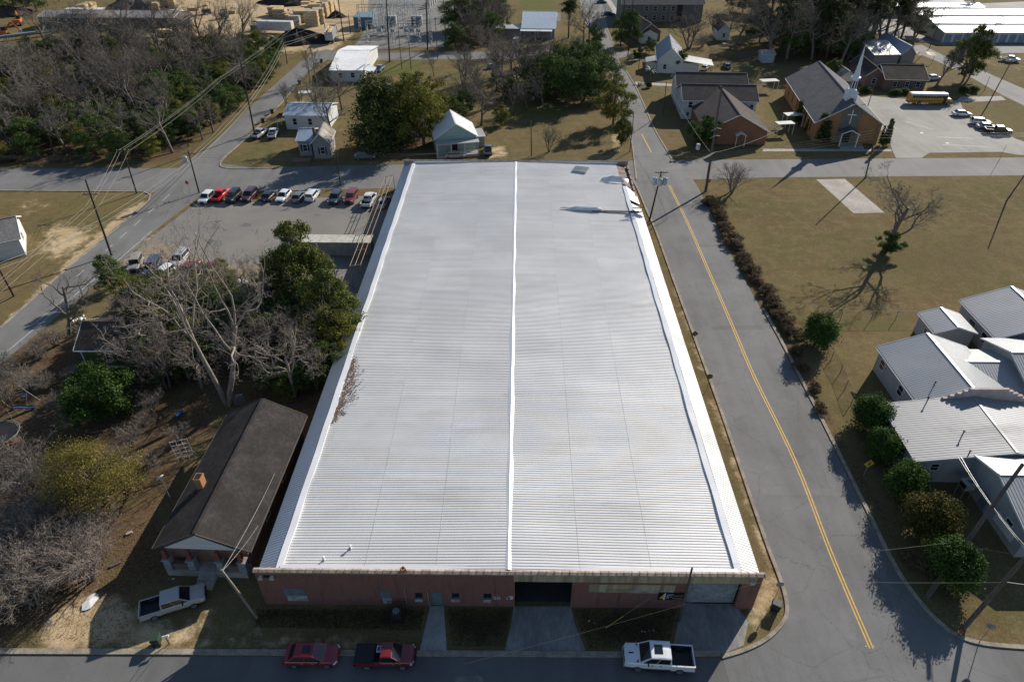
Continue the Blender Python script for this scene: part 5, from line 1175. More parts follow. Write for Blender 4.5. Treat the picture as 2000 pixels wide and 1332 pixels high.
# ---------------------------------------------------------------- trees and shrubs
def gen_bare(seed, h=12.0, levels=4, spread=.8, nlimb=6, lean=(0,0), forks=1, twig=.016, dens=1.0, trunk_k=.5, m=TWIG, crook=.2, tl=.46):
    rr = random.Random(seed); TB, CB = MB(), MB()
    def br(p, d, ln, r, lv):
        nseg = (6, 7, 5, 4, 2, 2)[lv]
        pts = [p]; rad = [r]; dd = d.copy(); q = p.copy(); tip = r*(.6, .35, .35, .4, .5, .5)[lv]
        k = (.07, crook, crook*1.1, crook*1.2, .22, .2)[lv]
        for i in range(nseg):
            dd = (dd + Vector((rr.gauss(0,k), rr.gauss(0,k), rr.gauss(.07 if lv == 1 else .03,k*.8)))).normalized()
            q = q + dd*ln/nseg; pts.append(q.copy()); rad.append(max(twig*.7, r+(tip-r)*(i+1)/nseg))
        (TB if lv <= 1 else CB).tube(pts, rad, (8,6,4,3,3,3)[lv], caps=lv <= 1)
        if lv >= levels: return
        n = nlimb if lv == 0 else max(2, int(round((6,6,6,5,4)[lv]*dens+rr.random()-.5)))
        a0 = rr.random()*6.28
        for c in range(n):
            f = (trunk_k+(1-trunk_k)*(c+.6)/n) if lv == 0 else .22+.78*(c+rr.random()*.8)/n
            f = min(.995, f); i = min(nseg-1, int(f*nseg)); fr = f*nseg-i
            bp = pts[i].lerp(pts[i+1], fr); bd = (pts[i+1]-pts[i]).normalized()
            ax = bd.orthogonal().normalized(); ax.rotate(Matrix.Rotation(a0+c*2.4+rr.gauss(0,.5), 3, bd))
            an = spread*rr.uniform(.6,1.35); nd = (bd*math.cos(an)+ax*math.sin(an)).normalized()
            if lv == 0: nd.z = abs(nd.z)*.7+.2; nd.normalize()
            l2 = h*rr.uniform(.36,.56)*(1.15-.35*f) if lv == 0 else ln*rr.uniform(.36,.62)*(1.1-.4*f)
            br(bp, nd, l2, max(twig, rad[i]*(.6 if lv == 0 else .52)), lv+1)
    for k in range(forks):
        a = k*2*math.pi/forks+rr.random(); e = .0 if forks == 1 else rr.uniform(.12,.4)
        d = Vector((lean[0]+math.cos(a)*e, lean[1]+math.sin(a)*e, 1)).normalized()
        br(Vector((math.cos(a)*.15*(forks > 1), math.sin(a)*.15*(forks > 1), -.1)), d, h*tl, h*.021*(1 if forks == 1 else .75), 0)
    return TB, CB, m
class Proto: pass
def finish(name, TB, crown, barkm, h):
    o = bpy.data.objects.new(name, None)
    t = TB.build('trunk', barkm, o, True); c = crown; c.parent = o
    C.objects.unlink(t); C.objects.unlink(c)
    o['h'] = h; return o
def bare(name, **k):
    TB, CB, m = gen_bare(**k); zz = max(v[2] for v in CB.v)
    return finish(name, TB, CB.build('crown', m, None), BARKL if m is TWIGL else BARK, zz)
def gen_leaves(seed, lobes, n, size, flat=.3, jitter=.3, fill=.55, clump=26):
    """lobes: list of (cx,cy,cz,rx,ry,rz); returns verts, tints"""
    rg = np.random.default_rng(seed); vol = np.array([l[3]*l[4]*l[5] for l in lobes])**.7; vol = vol/vol.sum()
    nc = max(1, n//clump); pick = rg.choice(len(lobes), nc, p=vol); L = np.array(lobes)[pick]
    d = rg.normal(size=(nc,3)); d /= np.linalg.norm(d, axis=1)[:,None]; d[:,2] = np.where(d[:,2] < -.35, -d[:,2]*.6, d[:,2])
    r = fill+(1-fill)*rg.random(nc)**.6; r *= 1+rg.normal(0,.09,nc)
    cc = L[:,:3]+d*L[:,3:]*r[:,None]; crad = L[:,3:].mean(1)*jitter*rg.uniform(.6,1.3,nc); ctint = rg.random(nc)
    ci = np.repeat(np.arange(nc), clump); m = len(ci)
    p = cc[ci]+rg.normal(size=(m,3))*crad[ci][:,None]*np.array([1,1,.75])*.6
    out = d[ci]+rg.normal(size=(m,3))*.8; out[:,2] += flat; out /= np.linalg.norm(out, axis=1)[:,None]
    a = np.cross(out, rg.normal(size=(m,3))); a /= np.linalg.norm(a, axis=1)[:,None]; b = np.cross(out, a)
    s = size*rg.uniform(.6,1.4,m)[:,None]
    v = np.stack([p-a*s, p+b*s*.55, p+a*s, p-b*s*.55], 1).reshape(-1,3)
    return v, np.clip(.62*ctint[ci]+.38*rg.random(m), 0, 1)
def leafy(name, seed, lobes, n, size, m, trunk=None, trunk_r=.22, bark=BARK, extra=None, **k):
    v, tint = gen_leaves(seed, lobes, n, size, **k); nq = len(v)//4
    me = bpy.data.meshes.new('crown'); me.vertices.add(len(v)); me.vertices.foreach_set('co', v.astype(np.float32).ravel())
    me.loops.add(nq*4); me.loops.foreach_set('vertex_index', np.arange(nq*4, dtype=np.int32)); me.polygons.add(nq); me.polygons.foreach_set('loop_start', np.arange(0,nq*4,4,dtype=np.int32)); me.update(calc_edges=True)
    at = me.attributes.new('tint', 'FLOAT', 'FACE'); at.data.foreach_set('value', tint.astype(np.float32)); me.materials.append(m)
    c = bpy.data.objects.new('crown', me); C.objects.link(c)
    TB = MB(); rr = random.Random(seed); zt = max(l[2] for l in lobes)
    TB.tube([(0,0,-.1),(.05,.03,zt*.4),(-.05,.05,zt*.8),(0,0,zt*1.02)], [trunk_r,trunk_r*.8,trunk_r*.5,trunk_r*.2], 7)
    for l in lobes:
        s = Vector((0,0,max(.2,l[2]*.35+rr.random()*.3*l[2]))); e = Vector(l[:3]); mid = s.lerp(e,.5)+Vector((rr.gauss(0,.15),rr.gauss(0,.15),rr.random()*.2)); TB.tube([s,mid,e], [trunk_r*.4,trunk_r*.25,trunk_r*.1], 5)
    return finish(name, TB, c, bark, float(np.percentile(v[:,2], 99.5)))
def blob(seed, h, r, n, base=.15, top=.6):
    rr = random.Random(seed); out = []; n = int(n*2.3)
    for i in range(n):
        f = (i+.5)/n; z = h*(base+(1-base-.08)*f)*rr.uniform(.9,1.06); k = math.sin(min(1,(f*.88+.14))*math.pi)**top; a = i*2.4+rr.gauss(0,.5); off = r*k*rr.uniform(.2,1.0)
        q = r*rr.uniform(.2,.4)*(.45+.55*k); out.append((math.cos(a)*off, math.sin(a)*off, z, q, q, q*rr.uniform(.6,.95)))
    return out
def dense(seed, h, r, n, base=.12, top=.45):
    rr = random.Random(seed); out = []
    for i in range(n):
        f = (i+.5)/n; z = h*(base+(1-base-.12)*f); k = math.sin(min(1,(f*.9+.12))*math.pi)**top; a = i*2.4+rr.random(); off = r*k*.55*rr.uniform(.5,1.1); q = r*.5*k*rr.uniform(.75,1.2)+r*.12
        out.append((math.cos(a)*off, math.sin(a)*off, z, q, q, q*rr.uniform(.7,1.0)))
    return out
L_CED = leafmat('cedar_leaves', (0.028, 0.044, 0.018), (0.062, 0.087, 0.028), (0.147, 0.158, 0.044), 0.08)
L_EVG = leafmat('evergreen_leaves', (0.034, 0.059, 0.022), (0.081, 0.124, 0.036), (0.181, 0.212, 0.063), 0.1)
L_OLV = leafmat('olive_leaves', (0.076, 0.084, 0.024), (0.16, 0.166, 0.036), (0.269, 0.244, 0.059), 0.2)
L_WIL = leafmat('willow_leaves', (0.109, 0.097, 0.03), (0.22, 0.184, 0.051), (0.338, 0.278, 0.081), 0.25)
L_MAG = leafmat('magnolia_leaves', (0.035,0.06,0.018), (0.105,0.13,0.032), (0.263,0.236,0.07), .2, .12)
L_HOL = leafmat('holly_leaves', (0.02, 0.05, 0.012), (0.05, 0.097, 0.02), (0.116, 0.173, 0.036), .2, .12)
L_PIN = leafmat('pine_needles', (0.025, 0.041, 0.02), (0.055, 0.075, 0.032), (0.121, 0.129, 0.052), .15)
L_DRY = leafmat('dry_scrub', (0.079,0.056,0.035), (0.158,0.116,0.07), (0.263,0.201,0.114), .2)
L_RUS = leafmat('red_tipped_leaves', (0.03, 0.04, 0.012), (0.071, 0.075, 0.02), (0.172, 0.111, 0.03), .2, .1)
BARKL = mat('pale_grey_bark', (.25,.215,.18), .95, .35, 2.5, (3,3,.6)); TWIGL = mat('pale_brush_twig', (.24,.20,.165), .95, .3, 1.5)
pB = [bare('bare_tree', seed=11+i, h=12, twig=.016, dens=1.0, spread=.75+.08*(i % 2)) for i in range(4)]
pBN = [bare('bare_tree', seed=21+i, h=12, twig=.010, dens=.8, levels=5, spread=.85, crook=.26, m=TWIGL) for i in range(3)]
pBF = bare('bare_tree', seed=27, h=13, twig=.011, dens=1.0, levels=5, spread=.72, crook=.17, trunk_k=.3, tl=.6)
pBT = bare('bare_tree', seed=34, h=20, forks=2, nlimb=6, twig=.013, dens=.74, levels=5, trunk_k=.55, crook=.24, spread=.85, tl=.5, m=TWIGL)
pBS = [bare('bare_shrub', seed=41+i, h=5, forks=6, nlimb=5, levels=3, twig=.009, dens=1.1, trunk_k=.2, tl=.6, m=TWIGL) for i in range(3)]
pBL = bare('leaning_tree', seed=55, h=9, lean=(.45,.1), nlimb=6, twig=.012, dens=.8, trunk_k=.3, crook=.3, tl=.7)
pBV = bare('bare_tree', seed=61, h=9, forks=4, nlimb=5, twig=.013, dens=.85, trunk_k=.35, spread=.5, tl=.5)
pE = [leafy('evergreen_tree', 71+i, blob(71+i, 10, 4.4+.5*i, 9+i), 15000, .13, L_EVG, jitter=.42) for i in range(3)]
pO = [leafy('olive_tree', 81+i, blob(81+i, 9, 4.2, 9), 13000, .13, L_OLV, jitter=.42) for i in range(2)]
pC = [leafy('cedar', 91+i, [(.2*math.cos(k*2.1),.2*math.sin(k*2.1),1.2+k*1.25,3.0*(1-k/11.5)**.8+.25,3.0*(1-k/11.5)**.8+.25,1.3) for k in range(10)], 11000, .17, L_CED, jitter=.34) for i in range(2)]
pMG = leafy('magnolia', 101, blob(101, 14, 6.0, 16, .12, .7), 24000, .19, L_MAG, jitter=.36, trunk_r=.35)
pHO = leafy('holly', 111, blob(111, 7, 3.6, 10, .1, .5), 15000, .12, L_HOL, jitter=.4)
pWI = leafy('willow', 121, blob(121, 8, 5.2, 14, .2, .5), 30000, .075, L_WIL, jitter=.5, flat=.1)
pSH = [leafy('round_shrub', 131+i, dense(131+i, 4.2, 2.35, 13), 24000, .095, (L_HOL, L_RUS)[i], fill=.35, jitter=.36, trunk_r=.1) for i in range(2)]
pPI = [leafy('pine', 141+i, [((.35+.05*k)*math.cos(k*2.3)*2.6, (.35+.05*k)*math.sin(k*2.3)*2.6, 11+k*.95, 2.2-.12*k, 2.2-.12*k, 1.0) for k in range(9)], 8000, .2, L_PIN, jitter=.4, trunk_r=.3, bark=mat('pine_bark', (.13,.085,.06), .95, .4, 2, (3,3,.6))) for i in range(2)]
pSC = leafy('scrub_bush', 151, blob(151, 2.2, 2.0, 7, .1, .4), 4500, .10, L_DRY, jitter=.5, trunk_r=.05)
pCO = leafy('column_cypress', 161, [(.05*k,.1,1+k*1.0,.75-.05*k,.75-.05*k,.9) for k in range(8)], 5000, .13, L_CED, jitter=.35, trunk_r=.12)
def tree(p, px, h, label, group=None, rz=None, wide=1.0, name=None):
    loc = P(*px) if not isinstance(px, Vector) else px
    s = h/p['h']; cat = {'bare_shrub':'shrub','round_shrub':'shrub','scrub_bush':'shrub'}.get(p.name.split('.')[0], 'tree')
    o = dup(p, loc, random.random()*6.28 if rz is None else rz, (s*wide, s*wide, s), label, group); o['category'] = cat
    if name: o.name = name
    if 'h' in o: del o['h']
    return o
# --- left yard
tree(pBT, (446,792), 30, 'tall pale twin trunk leafless tree behind the bungalow', rz=2.5, wide=.72)
tree(pBN[0], (577,775), 13.5, 'leafless tree with tangled branches between the bungalow and the warehouse wall', rz=1.0, wide=.85)
tree(pMG, (598,615), 15, 'tall glossy broadleaf evergreen by the parking lot', rz=.6, wide=.62, name='magnolia'); tree(pMG, (652,668), 11.5, 'shorter glossy broadleaf evergreen against the left warehouse wall', rz=3, wide=.8, name='magnolia')
tree(pO[0], (655,700), 8.5, 'olive green bushy tree below the glossy evergreen at the warehouse wall', wide=.9)
tree(pBL, (133,662), 11.5, 'dark twisted leaning tree beside the diagonal street', rz=-.2)
tree(pE[0], (225,570), 6.5, 'dark evergreen beside the street at the corner of the lot', wide=.9)
tree(pBN[1], (395,640), 10.5, 'grey leafless tree above the evergreen thicket behind the green cottage', rz=.5)
tree(pBN[2], (330,700), 10, 'silvery leafless tree overhanging the green cottage', rz=2.0, wide=1.15)
tree(pBN[1], (520,660), 10, 'brown leafless tree in front of the parked white and blue pickup', rz=1.3)
tree(pBN[0], (470,660), 8, 'small leafless tree left of the brown one by the lot', rz=4.0)
tree(pBL, (545,850), 4.0, 'low leafless tree growing by the right eave of the bungalow', rz=2)
for i, (px, h, q, w) in enumerate([((290,625),6.5,pE[1],1.0),((345,655),7.5,pE[2],.9),((430,640),7,pE[0],1.0),((385,690),6,pO[1],1.0),((500,680),6,pE[1],.9),((450,600),5,pE[2],1.2),((560,690),5,pO[1],.9),((300,680),6,pE[0],1.0)]):
    tree(q, px, h, 'dark evergreen in the thicket between the green cottage and the twin trunk tree', 'evergreens in the thicket behind the green cottage', wide=w)
for i, (px, h) in enumerate([((262,735),9),((315,750),9.5),((395,760),9),((175,690),6),((300,660),9),((350,620),8.5),((420,690),9),((500,720),9.5),((540,700),8.5),((455,720),8),((600,720),10),((620,760),9),((370,740),8),((560,620),9),((250,640),7),((430,600),9),((520,600),8.5),((480,580),8),((590,660),9),((330,760),6.5)]):
    tree((pBN[i % 3], pBV, pBN[(i+1) % 3])[i % 3], px, h, 'grey leafless tree in the tangle left of the warehouse', 'leafless trees in the tangle left of the warehouse', wide=1.05)
for i, (px, h) in enumerate([((300,730),6),((268,690),5),((345,745),5),((400,720),5.5),((590,720),6),((640,740),6),((600,680),7),((660,720),6.5),((330,600),6.5),((410,590),6.5),((285,655),6),((475,640),6.5),((520,690),7),((415,620),6),((360,630),6.5),((570,655),6.5),((610,700),7.5),((440,680),5.5),((320,640),6),((255,600),5.5),((545,650),6),((480,715),4.5)]):
    tree((pE[0],pO[1],pE[2])[i % 3], px, h, 'dark evergreen in the thicket between the green cottage and the twin trunk tree', 'evergreens in the thicket behind the green cottage', wide=1.0)
for i, (px, h) in enumerate([((920,215),11),((985,200),12),((1010,180),12),((1040,170),11),((1062,215),10),((930,185),11),((975,150),12),((1035,135),12),((1000,225),8),((905,165),9),((1075,150),11),((890,215),8)]):
    tree(pB[i % 4] if i % 3 else pBV, px, h, 'grey leafless tree on the lawn before the dark thicket', 'leafless trees before the dark thicket', wide=1.15)
for i, (px, h) in enumerate([((1000,195),6),((1025,160),7),((1050,200),6),((970,180),6),((905,225),6),((885,235),6.5),((1045,185),7)]):
    tree(pE[i % 3], px, h, 'dark evergreen in the thicket left of the north street', 'dark evergreens left of the north street', wide=1.1)
for i, (px, h) in enumerate([((905,75),13),((925,55),13),((945,60),14),((960,45),13),((890,60),11),((935,80),10),((915,30),12),((965,80),9),((975,60),10)]):
    tree((pB[i % 4], pE[i % 3], pBV)[i % 3], px, h, 'scrubby tree right of the substation', 'scrub right of the substation', wide=1.15)
yard = [P(*q) for q in [(250,590),(330,570),(480,560),(600,600),(655,690),(620,790),(540,790),(450,740),(330,720),(255,660)]]
ry = random.Random(17); cnt = 0
while cnt < 46:
    q = yard[0].lerp(yard[5], ry.random())+Vector((ry.uniform(-22,22), ry.uniform(-16,16), 0)); ins = False
    for i in range(len(yard)):
        a, c = yard[i], yard[(i+1) % len(yard)]
        if (a.y > q.y) != (c.y > q.y) and q.x < (c.x-a.x)*(q.y-a.y)/(c.y-a.y)+a.x: ins = not ins
    if not ins or q.x > -23.5: continue
    cnt += 1; k = ry.random()
    if k < .45: tree((pE[cnt % 3], pHO)[cnt % 2], q, ry.uniform(2.2,4.2), 'low dark evergreen bush in the undergrowth left of the warehouse', 'evergreen undergrowth left of the warehouse', wide=1.25, name='evergreen_bush')
    else: tree(pBS[cnt % 3], q, ry.uniform(2.5,5.0), 'leafless bush in the undergrowth left of the warehouse', 'leafless undergrowth left of the warehouse', wide=1.2)
for i, (px, h) in enumerate([((330,665),7.5),((405,625),7.5),((365,600),6.5),((470,620),7),((300,615),6.5),((540,610),7),((440,560),5),((495,655),7),((585,640),7.5)]):
    tree(pO[i % 2], px, h, 'olive green bushy tree in the thicket below the parking lot', 'olive trees below the parking lot', wide=1.0)
for i, px in enumerate([(150,740),(120,800),(260,870),(300,910),(95,760),(150,830),(285,830),(240,905),(300,800),(350,860)]):
    tree(pBS[i % 3], px, 2.2+.4*(i % 3), 'low leafless brush in the brown yard right of the trampoline', 'low brush in the brown yard', wide=1.4)
tree(pHO, (225,815), 7.0, 'dark glossy holly in the left yard above the yellow willow', wide=1.0)
tree(pHO, (200,770), 4.8, 'smaller dark holly in front of the green cottage', wide=1.1)
tree(pWI, (205,985), 8.2, 'broad yellow olive willowy tree in the left yard', wide=.88, name='willow')
for i, px in enumerate([(0,920),(60,930),(-40,950),(90,960),(190,1060),(150,1120),(70,1180),(-30,1180),(180,1130),(30,1040),(110,1010),(60,985),(130,1010),(20,1060),(95,1085),(170,1075),(40,1140),(110,1140),(-20,1000),(150,960),(-30,1120),(60,1060),(5,1190)]):
    tree(pBS[i % 3], px, 4.2+.6*(i % 3), 'tangled grey leafless shrub in the lower left thicket', 'leafless shrubs of the lower left thicket', wide=1.35)
for i, px in enumerate([(80,700),(20,730),(60,760),(-10,790),(110,675)]):
    tree(pBS[(i+1) % 3], px, 3.4, 'leafless scrub between the diagonal street and the trampoline', 'leafless scrub by the diagonal street', wide=1.4)
tree(pBV, (25,800), 6, 'dark leafless tree at the left edge above the trampoline')
# --- left wood
rr = random.Random(12); spots = []
poly = [P(*p) for p in [(-60,318),(330,312),(415,262),(492,194),(548,140),(545,104),(470,97),(380,100),(240,95),(110,112),(30,130),(-120,160)]]
def inside(x, y):
    c = False
    for i in range(len(poly)):
        a, b_ = poly[i], poly[(i+1) % len(poly)]
        if (a.y > y) != (b_.y > y) and x < (b_.x-a.x)*(y-a.y)/(b_.y-a.y)+a.x: c = not c
    return c
xs = [p.x for p in poly]; ys = [p.y for p in poly]; tries = 0
while len(spots) < 250 and tries < 16000:
    tries += 1; x = rr.uniform(min(xs), max(xs)); y = rr.uniform(min(ys), max(ys))
    if inside(x, y) and all((x-a)**2+(y-c)**2 > 17.5 for a, c in spots): spots.append((x, y))
for i, (x, y) in enumerate(spots):
    v = Vector((x, y, 0)); edge = min((v-(poly[k]+(poly[k+1]-poly[k])*max(0,min(1,(v-poly[k]).dot(poly[k+1]-poly[k])/(poly[k+1]-poly[k]).length_squared)))).length for k in range(0,4))
    right = x > -105+(y-140)*.35
    if rr.random() < (.82 if edge < 16 or right else .52): tree(rr.choice(pE+[pO[0]]+([pC[0]] if rr.random() < .3 else [])), v, rr.uniform(4.0,8.0), 'dense evergreen tree in the wood beside the diagonal street', 'evergreens of the roadside wood', wide=1.15)
    else: tree(rr.choice(pB+[pBV]), v, rr.uniform(8.5,14), 'grey leafless tree in the wood beside the diagonal street', 'leafless trees of the roadside wood', wide=1.1)
for i in range(26):
    f = i/25; q = P(*Vector((350,322)).lerp(Vector((560,130)), f)) if f > .3 else P(*Vector((-40,318)).lerp(Vector((350,312)), f/.3)); tree(pSC, q+Vector((-4-rr.random()*3,1.5,0)), rr.uniform(1.4,2.6), 'dry brown bush along the edge of the roadside wood', 'dry bushes along the wood edge', wide=1.2)
for px in ((350,96),(430,98),(475,92),(310,96),(250,98),(395,97),(200,100),(150,108),(100,112)): tree(rr.choice(pB), px, 18, 'tall dark leafless tree before the timber yard', 'leafless trees before the timber yard')
for i in range(9): tree(rr.choice(pE+pPI), (-60+22*i, 22-(i % 3)*9), 11, 'dark evergreen in the wood at the top left corner', 'evergreens at the top left corner', wide=1.1)
# --- centre back
tree(pC[0], (735,292), 16.5, 'tall dark cedar behind the warehouse, left of a pale trunk', rz=.4, wide=1.45); tree(pC[1], (765,285), 15, 'tall dark cedar just right of the other tall cedar', rz=2, wide=1.3)
tree(pO[0], (828,285), 16, 'tall olive crowned evergreen behind the warehouse, left of the teal house', rz=1, wide=.9); tree(pO[1], (800,270), 14.5, 'olive evergreen squeezed between the cedars and the tallest olive crown', wide=.85); tree(pO[0], (845,250), 12, 'yellow green tree behind the roof of the teal house', wide=.8)
tree(pBF, (652,270), 14, 'grey leafless tree beside the grey cottage', wide=1.1); tree(pBF, (625,232), 13, 'wide grey leafless tree over the white cottage roof', wide=1.3); tree(pBF, (668,215), 13, 'grey leafless tree behind the cedars', wide=1.2); tree(pBV, (590,215), 7, 'small leafless tree beside the diagonal street verge', wide=.7)
tree(pBV, (560,207), 6.5, 'small dark leafless tree at the left end of the white cottage', wide=.6)
tree(pB[3], (606,166), 12, 'tall thin leafless tree on the verge near the far junction', wide=.6); tree(pB[2], (617,158), 11, 'second thin leafless tree on the verge near the far junction', wide=.6)
tree(pBF, (940,245), 13.5, 'dark wide leafless tree right of the teal house', rz=1, wide=1.2); tree(pBF, (962,170), 15, 'leafless tree in front of the dark evergreen thicket', rz=2); tree(pB[0], (848,150), 8, 'leaning leafless tree on the lawn by the back street', wide=.8); tree(pB[1], (905,140), 9, 'crooked leafless tree at the right of the back lawn', wide=.9)
tree(pBV, (1072,297), 6.2, 'small dark leafless tree alone on the grass behind the warehouse', wide=1.0); tree(pO[1], (980,245), 5.5, 'small olive tree right of the teal house'); tree(pB[0], (1030,215), 8, 'leafless tree leaning over the green lawn', wide=1.2); tree(pB[1], (1000,150), 13, 'tall leafless tree left of the dark thicket', wide=1.1)
for i, (px, h) in enumerate([((1105,205),12),((1140,200),11.5),((1170,190),10.5),((1080,190),11),((1120,170),12),((1160,160),11),((1060,170),9),((1150,140),8),((1090,150),9)]):
    tree(pE[i % 3], px, h, 'dark evergreen in the thicket left of the north street', 'dark evergreens left of the north street', wide=1.05)
for i, px in enumerate([(1020,140),(1050,125),(1085,118),(1125,112),(1010,115),(970,110)]): tree(pBV, px, 7.5, 'brown grey leafless tree along the back of the dark thicket', 'leafless trees behind the dark thicket', wide=1.3)
tree(pO[1], (1197,244), 12, 'bushy olive tree beside the north street', wide=.95, rz=1); tree(pMG, (1214,286), 7.5, 'small open broadleaf tree at the corner of the grass lot', wide=.62)
tree(pPI[0], (1110,75), 15, 'tall pine right of the tarp roofed house', wide=1.3); tree(pB[0], (1150,92), 16, 'tall leafless tree at the bend of the north street', wide=.9); tree(pB[2], (1138,92), 15, 'second tall leafless tree at the bend of the north street', wide=.8); tree(pE[1], (1160,100), 8, 'evergreen bush at the bend of the north street', wide=.8)
for i, px in enumerate([(905,62),(930,70),(955,75),(915,85),(890,95),(940,92),(985,60),(975,35),(935,40)]): tree((pBV, pE[0], pBS[0])[i % 3], px, 8 if i % 3 else 9, 'scrubby tree right of the substation', 'scrub right of the substation', wide=1.2)
# --- right back
tree(pE[0], (1229,88), 11.5, 'tall evergreen left of the brick cottage', wide=.8); tree(pE[2], (1212,92), 10.5, 'dark narrow evergreen by the north street kerb', wide=.6); tree(pHO, (1325,140), 6, 'round holly before the gable of the white house', wide=.75); tree(pE[1], (1268,105), 4.5, 'evergreen bush behind the white house porch'); tree(pHO, (1374,284), 6.8, 'glossy tree in front of the church hall', wide=.95, name='magnolia')
tree(pBV, (1345,96), 12, 'fine twigged leafless tree behind the white house', wide=1.5); tree(pB[1], (1438,88), 12, 'brown leafless tree above the fence', wide=1.3); tree(pE[1], (1483,82), 11, 'broad evergreen at the right end of the fence', wide=1.1); tree(pBS[1], (1372,92), 5, 'rusty leafless shrub behind the white house', wide=1.6)
tree(pBV, (1395,70), 9, 'leafless tree beside the shuttered garden house', wide=1.3); tree(pB[3], (1425,60), 11, 'leafless tree left of the pine wood', wide=1.3)
tall = [((1500,118),2),((1535,118),2),((1585,118),2),((1612,120),0),((1655,118),2),((1690,112),0),((1668,112),2),((1510,85),2),((1560,85),2),((1600,85),0),((1640,85),2),((1715,100),2),((1540,40),0),((1575,35),2),((1650,25),0),((1690,20),2),((1590,70),2),((1630,65),0),((1750,60),2),((1465,45),2),((1525,75),0),((1550,110),1),((1580,75),0),((1620,85),0),((1645,115),1),((1675,60),0),((1700,95),0),((1735,50),0),((1770,50),2),((1610,100),1),((1565,50),1),((1500,95),2),((1520,110),0),((1545,90),1),((1570,100),2),((1600,112),0),((1625,95),2),((1650,100),1),((1680,95),2),((1700,75),0),((1730,70),2),((1760,75),0),((1790,72),1),((1555,60),2),((1590,50),0),((1630,45),2),((1670,40),1),((1710,35),2),((1500,55),0),((1480,30),1),((1520,30),2),((1450,25),1),((1560,20),0),((1605,15),2),((1780,100),2),((1740,95),0),((1640,130),2),((1660,70),0),((1610,70),1)]
for px, k in tall:
    if k == 0: tree(rr.choice(pPI), px, rr.uniform(18,24), 'tall pine in the wood beyond the church', 'pines beyond the church', wide=1.25)
    elif k == 1: tree(rr.choice(pE), px, rr.uniform(9,12), 'dark evergreen in the wood beyond the church', 'evergreens beyond the church', wide=1.1)
    else: tree(rr.choice(pB), px, rr.uniform(16,21), 'tall brown leafless tree in the wood beyond the church', 'leafless trees beyond the church', wide=1.1)
tree(pMG, (1880,160), 15, 'broad crowned tall tree on a thick trunk right of the school bus', wide=.72); tree(pB[2], (1890,157), 19, 'thin leafless tree rising behind the broad crown by the bus', wide=.6); tree(pB[0], (1826,172), 12, 'leafless tree behind the roof of the school bus', wide=1.2); tree(pE[0], (1620,165), 7, 'evergreen behind the church roof', wide=1.0); tree(pPI[1], (1895,20), 12, 'lone pine at the far corner of the storage yard', wide=1.3)
for i, (px, h) in enumerate([((1732,284),5.5),((1724,288),6.5),((1718,284),4.5)]): tree(pCO, px, h, 'dark slim cypress at the right corner of the church', 'cypresses at the right corner of the church', wide=1.1)
for i, (px, h) in enumerate([((1558,242),5.5),((1590,270),5),((1600,276),6.5),((1612,279),5.0),((1575,258),4)]): tree(pCO, px, h, 'dark shrubby cypress along the left wall of the church', 'cypresses along the left church wall', wide=2.1)
for px, l in (((1748,186),'clipped bush left of the school bus'),((1765,184),'dark clipped bush behind the rear of the school bus'),((1880,182),'long clipped bush in front of the bus'),((1900,180),'clipped bush at the mouth of the church drive'),((1690,182),'clipped bush behind the church spire')): tree(pSH[0], px, 1.6, l, wide=1.6)
pal = thing('palm', 'small palm on the verge of the north street', 'tree', P(1269,158)); b = MB(); b.tube([(0,0,0),(.05,0,1.6),(0,.05,2.9)], [.2,.17,.15], 8); b.build('trunk', BARK, pal); b = MB()
for k in range(26):
    a = k*2.4; e = random.uniform(-.3,1.0); pts = [Vector((0,0,2.9))]; d = Vector((math.cos(a)*math.cos(e), math.sin(a)*math.cos(e), math.sin(e)))
    for j in range(4): pts.append(pts[-1]+d*.5); d = (d+Vector((0,0,-.28))).normalized()
    sd2 = Vector((-math.sin(a), math.cos(a), 0))
    for j in range(4): w0 = .18*math.sin((j+.6)/5*math.pi); w1 = .18*math.sin((j+1.6)/5.2*math.pi); b.quad(pts[j]-sd2*w0, pts[j]+sd2*w0, pts[j+1]+sd2*w1, pts[j+1]-sd2*w1)
b.build('fronds', mat('palm_green', (.07,.09,.03), .6, .3, 2), pal)
tree(pSH[0], (1267,172), 1.6, 'little round bush beside the garden path'); tree(pBS[2], (1228,118), 2.2, 'low scrub at the mouth of the side lane', wide=1.6); tree(pHO, (1247,118), 4.2, 'dark bush beside the side lane', wide=.7)
# --- field and right street
tree(pBF, (1726,490), 15.5, 'lone leafless tree in the brown field', rz=.7, wide=1.45); tree(pHO, (1731,494), 4.0, 'ivy thicket around the foot of the lone field tree', wide=.95)
tree(pBS[0], (1428,376), 6.6, 'fan shaped leafless shrub tree at the street corner', wide=1.1, name='bare_tree')
SHL = ['round dark shrub alone at the fence corner of the field','round dark shrub by the stucco wall, farthest of the street row','round dark shrub second in the street row, by the wall corner','round dark shrub right of the yellow warning sign','rusty tipped shrub in the street row','round dark shrub nearest the street corner, behind the big pole']
for i, (px, h, w) in enumerate([((1592,673),4.6,1.05),((1690,836),4.4,1.0),((1712,893),3.9,1.0),((1757,962),4.1,1.0),((1800,1040),4.9,.95),((1850,1132),4.6,1.0)]):
    tree(pSH[1 if i == 4 else 0], px, h*1.06, SHL[i], wide=w*.86)
for i in range(46):
    f = i/45; q = Vector((1383,392)).lerp(Vector((1420,462)), f*3) if f < .333 else Vector((1420,462)).lerp(Vector((1545,655)), (f-.333)/.667)
    tree(pSC, P(q.x+rr.uniform(-2,7), q.y), rr.uniform(.7,1.5), 'low brown bush of the ragged hedge beside the right street', 'bushes of the ragged street hedge', wide=rr.uniform(.9,1.5))
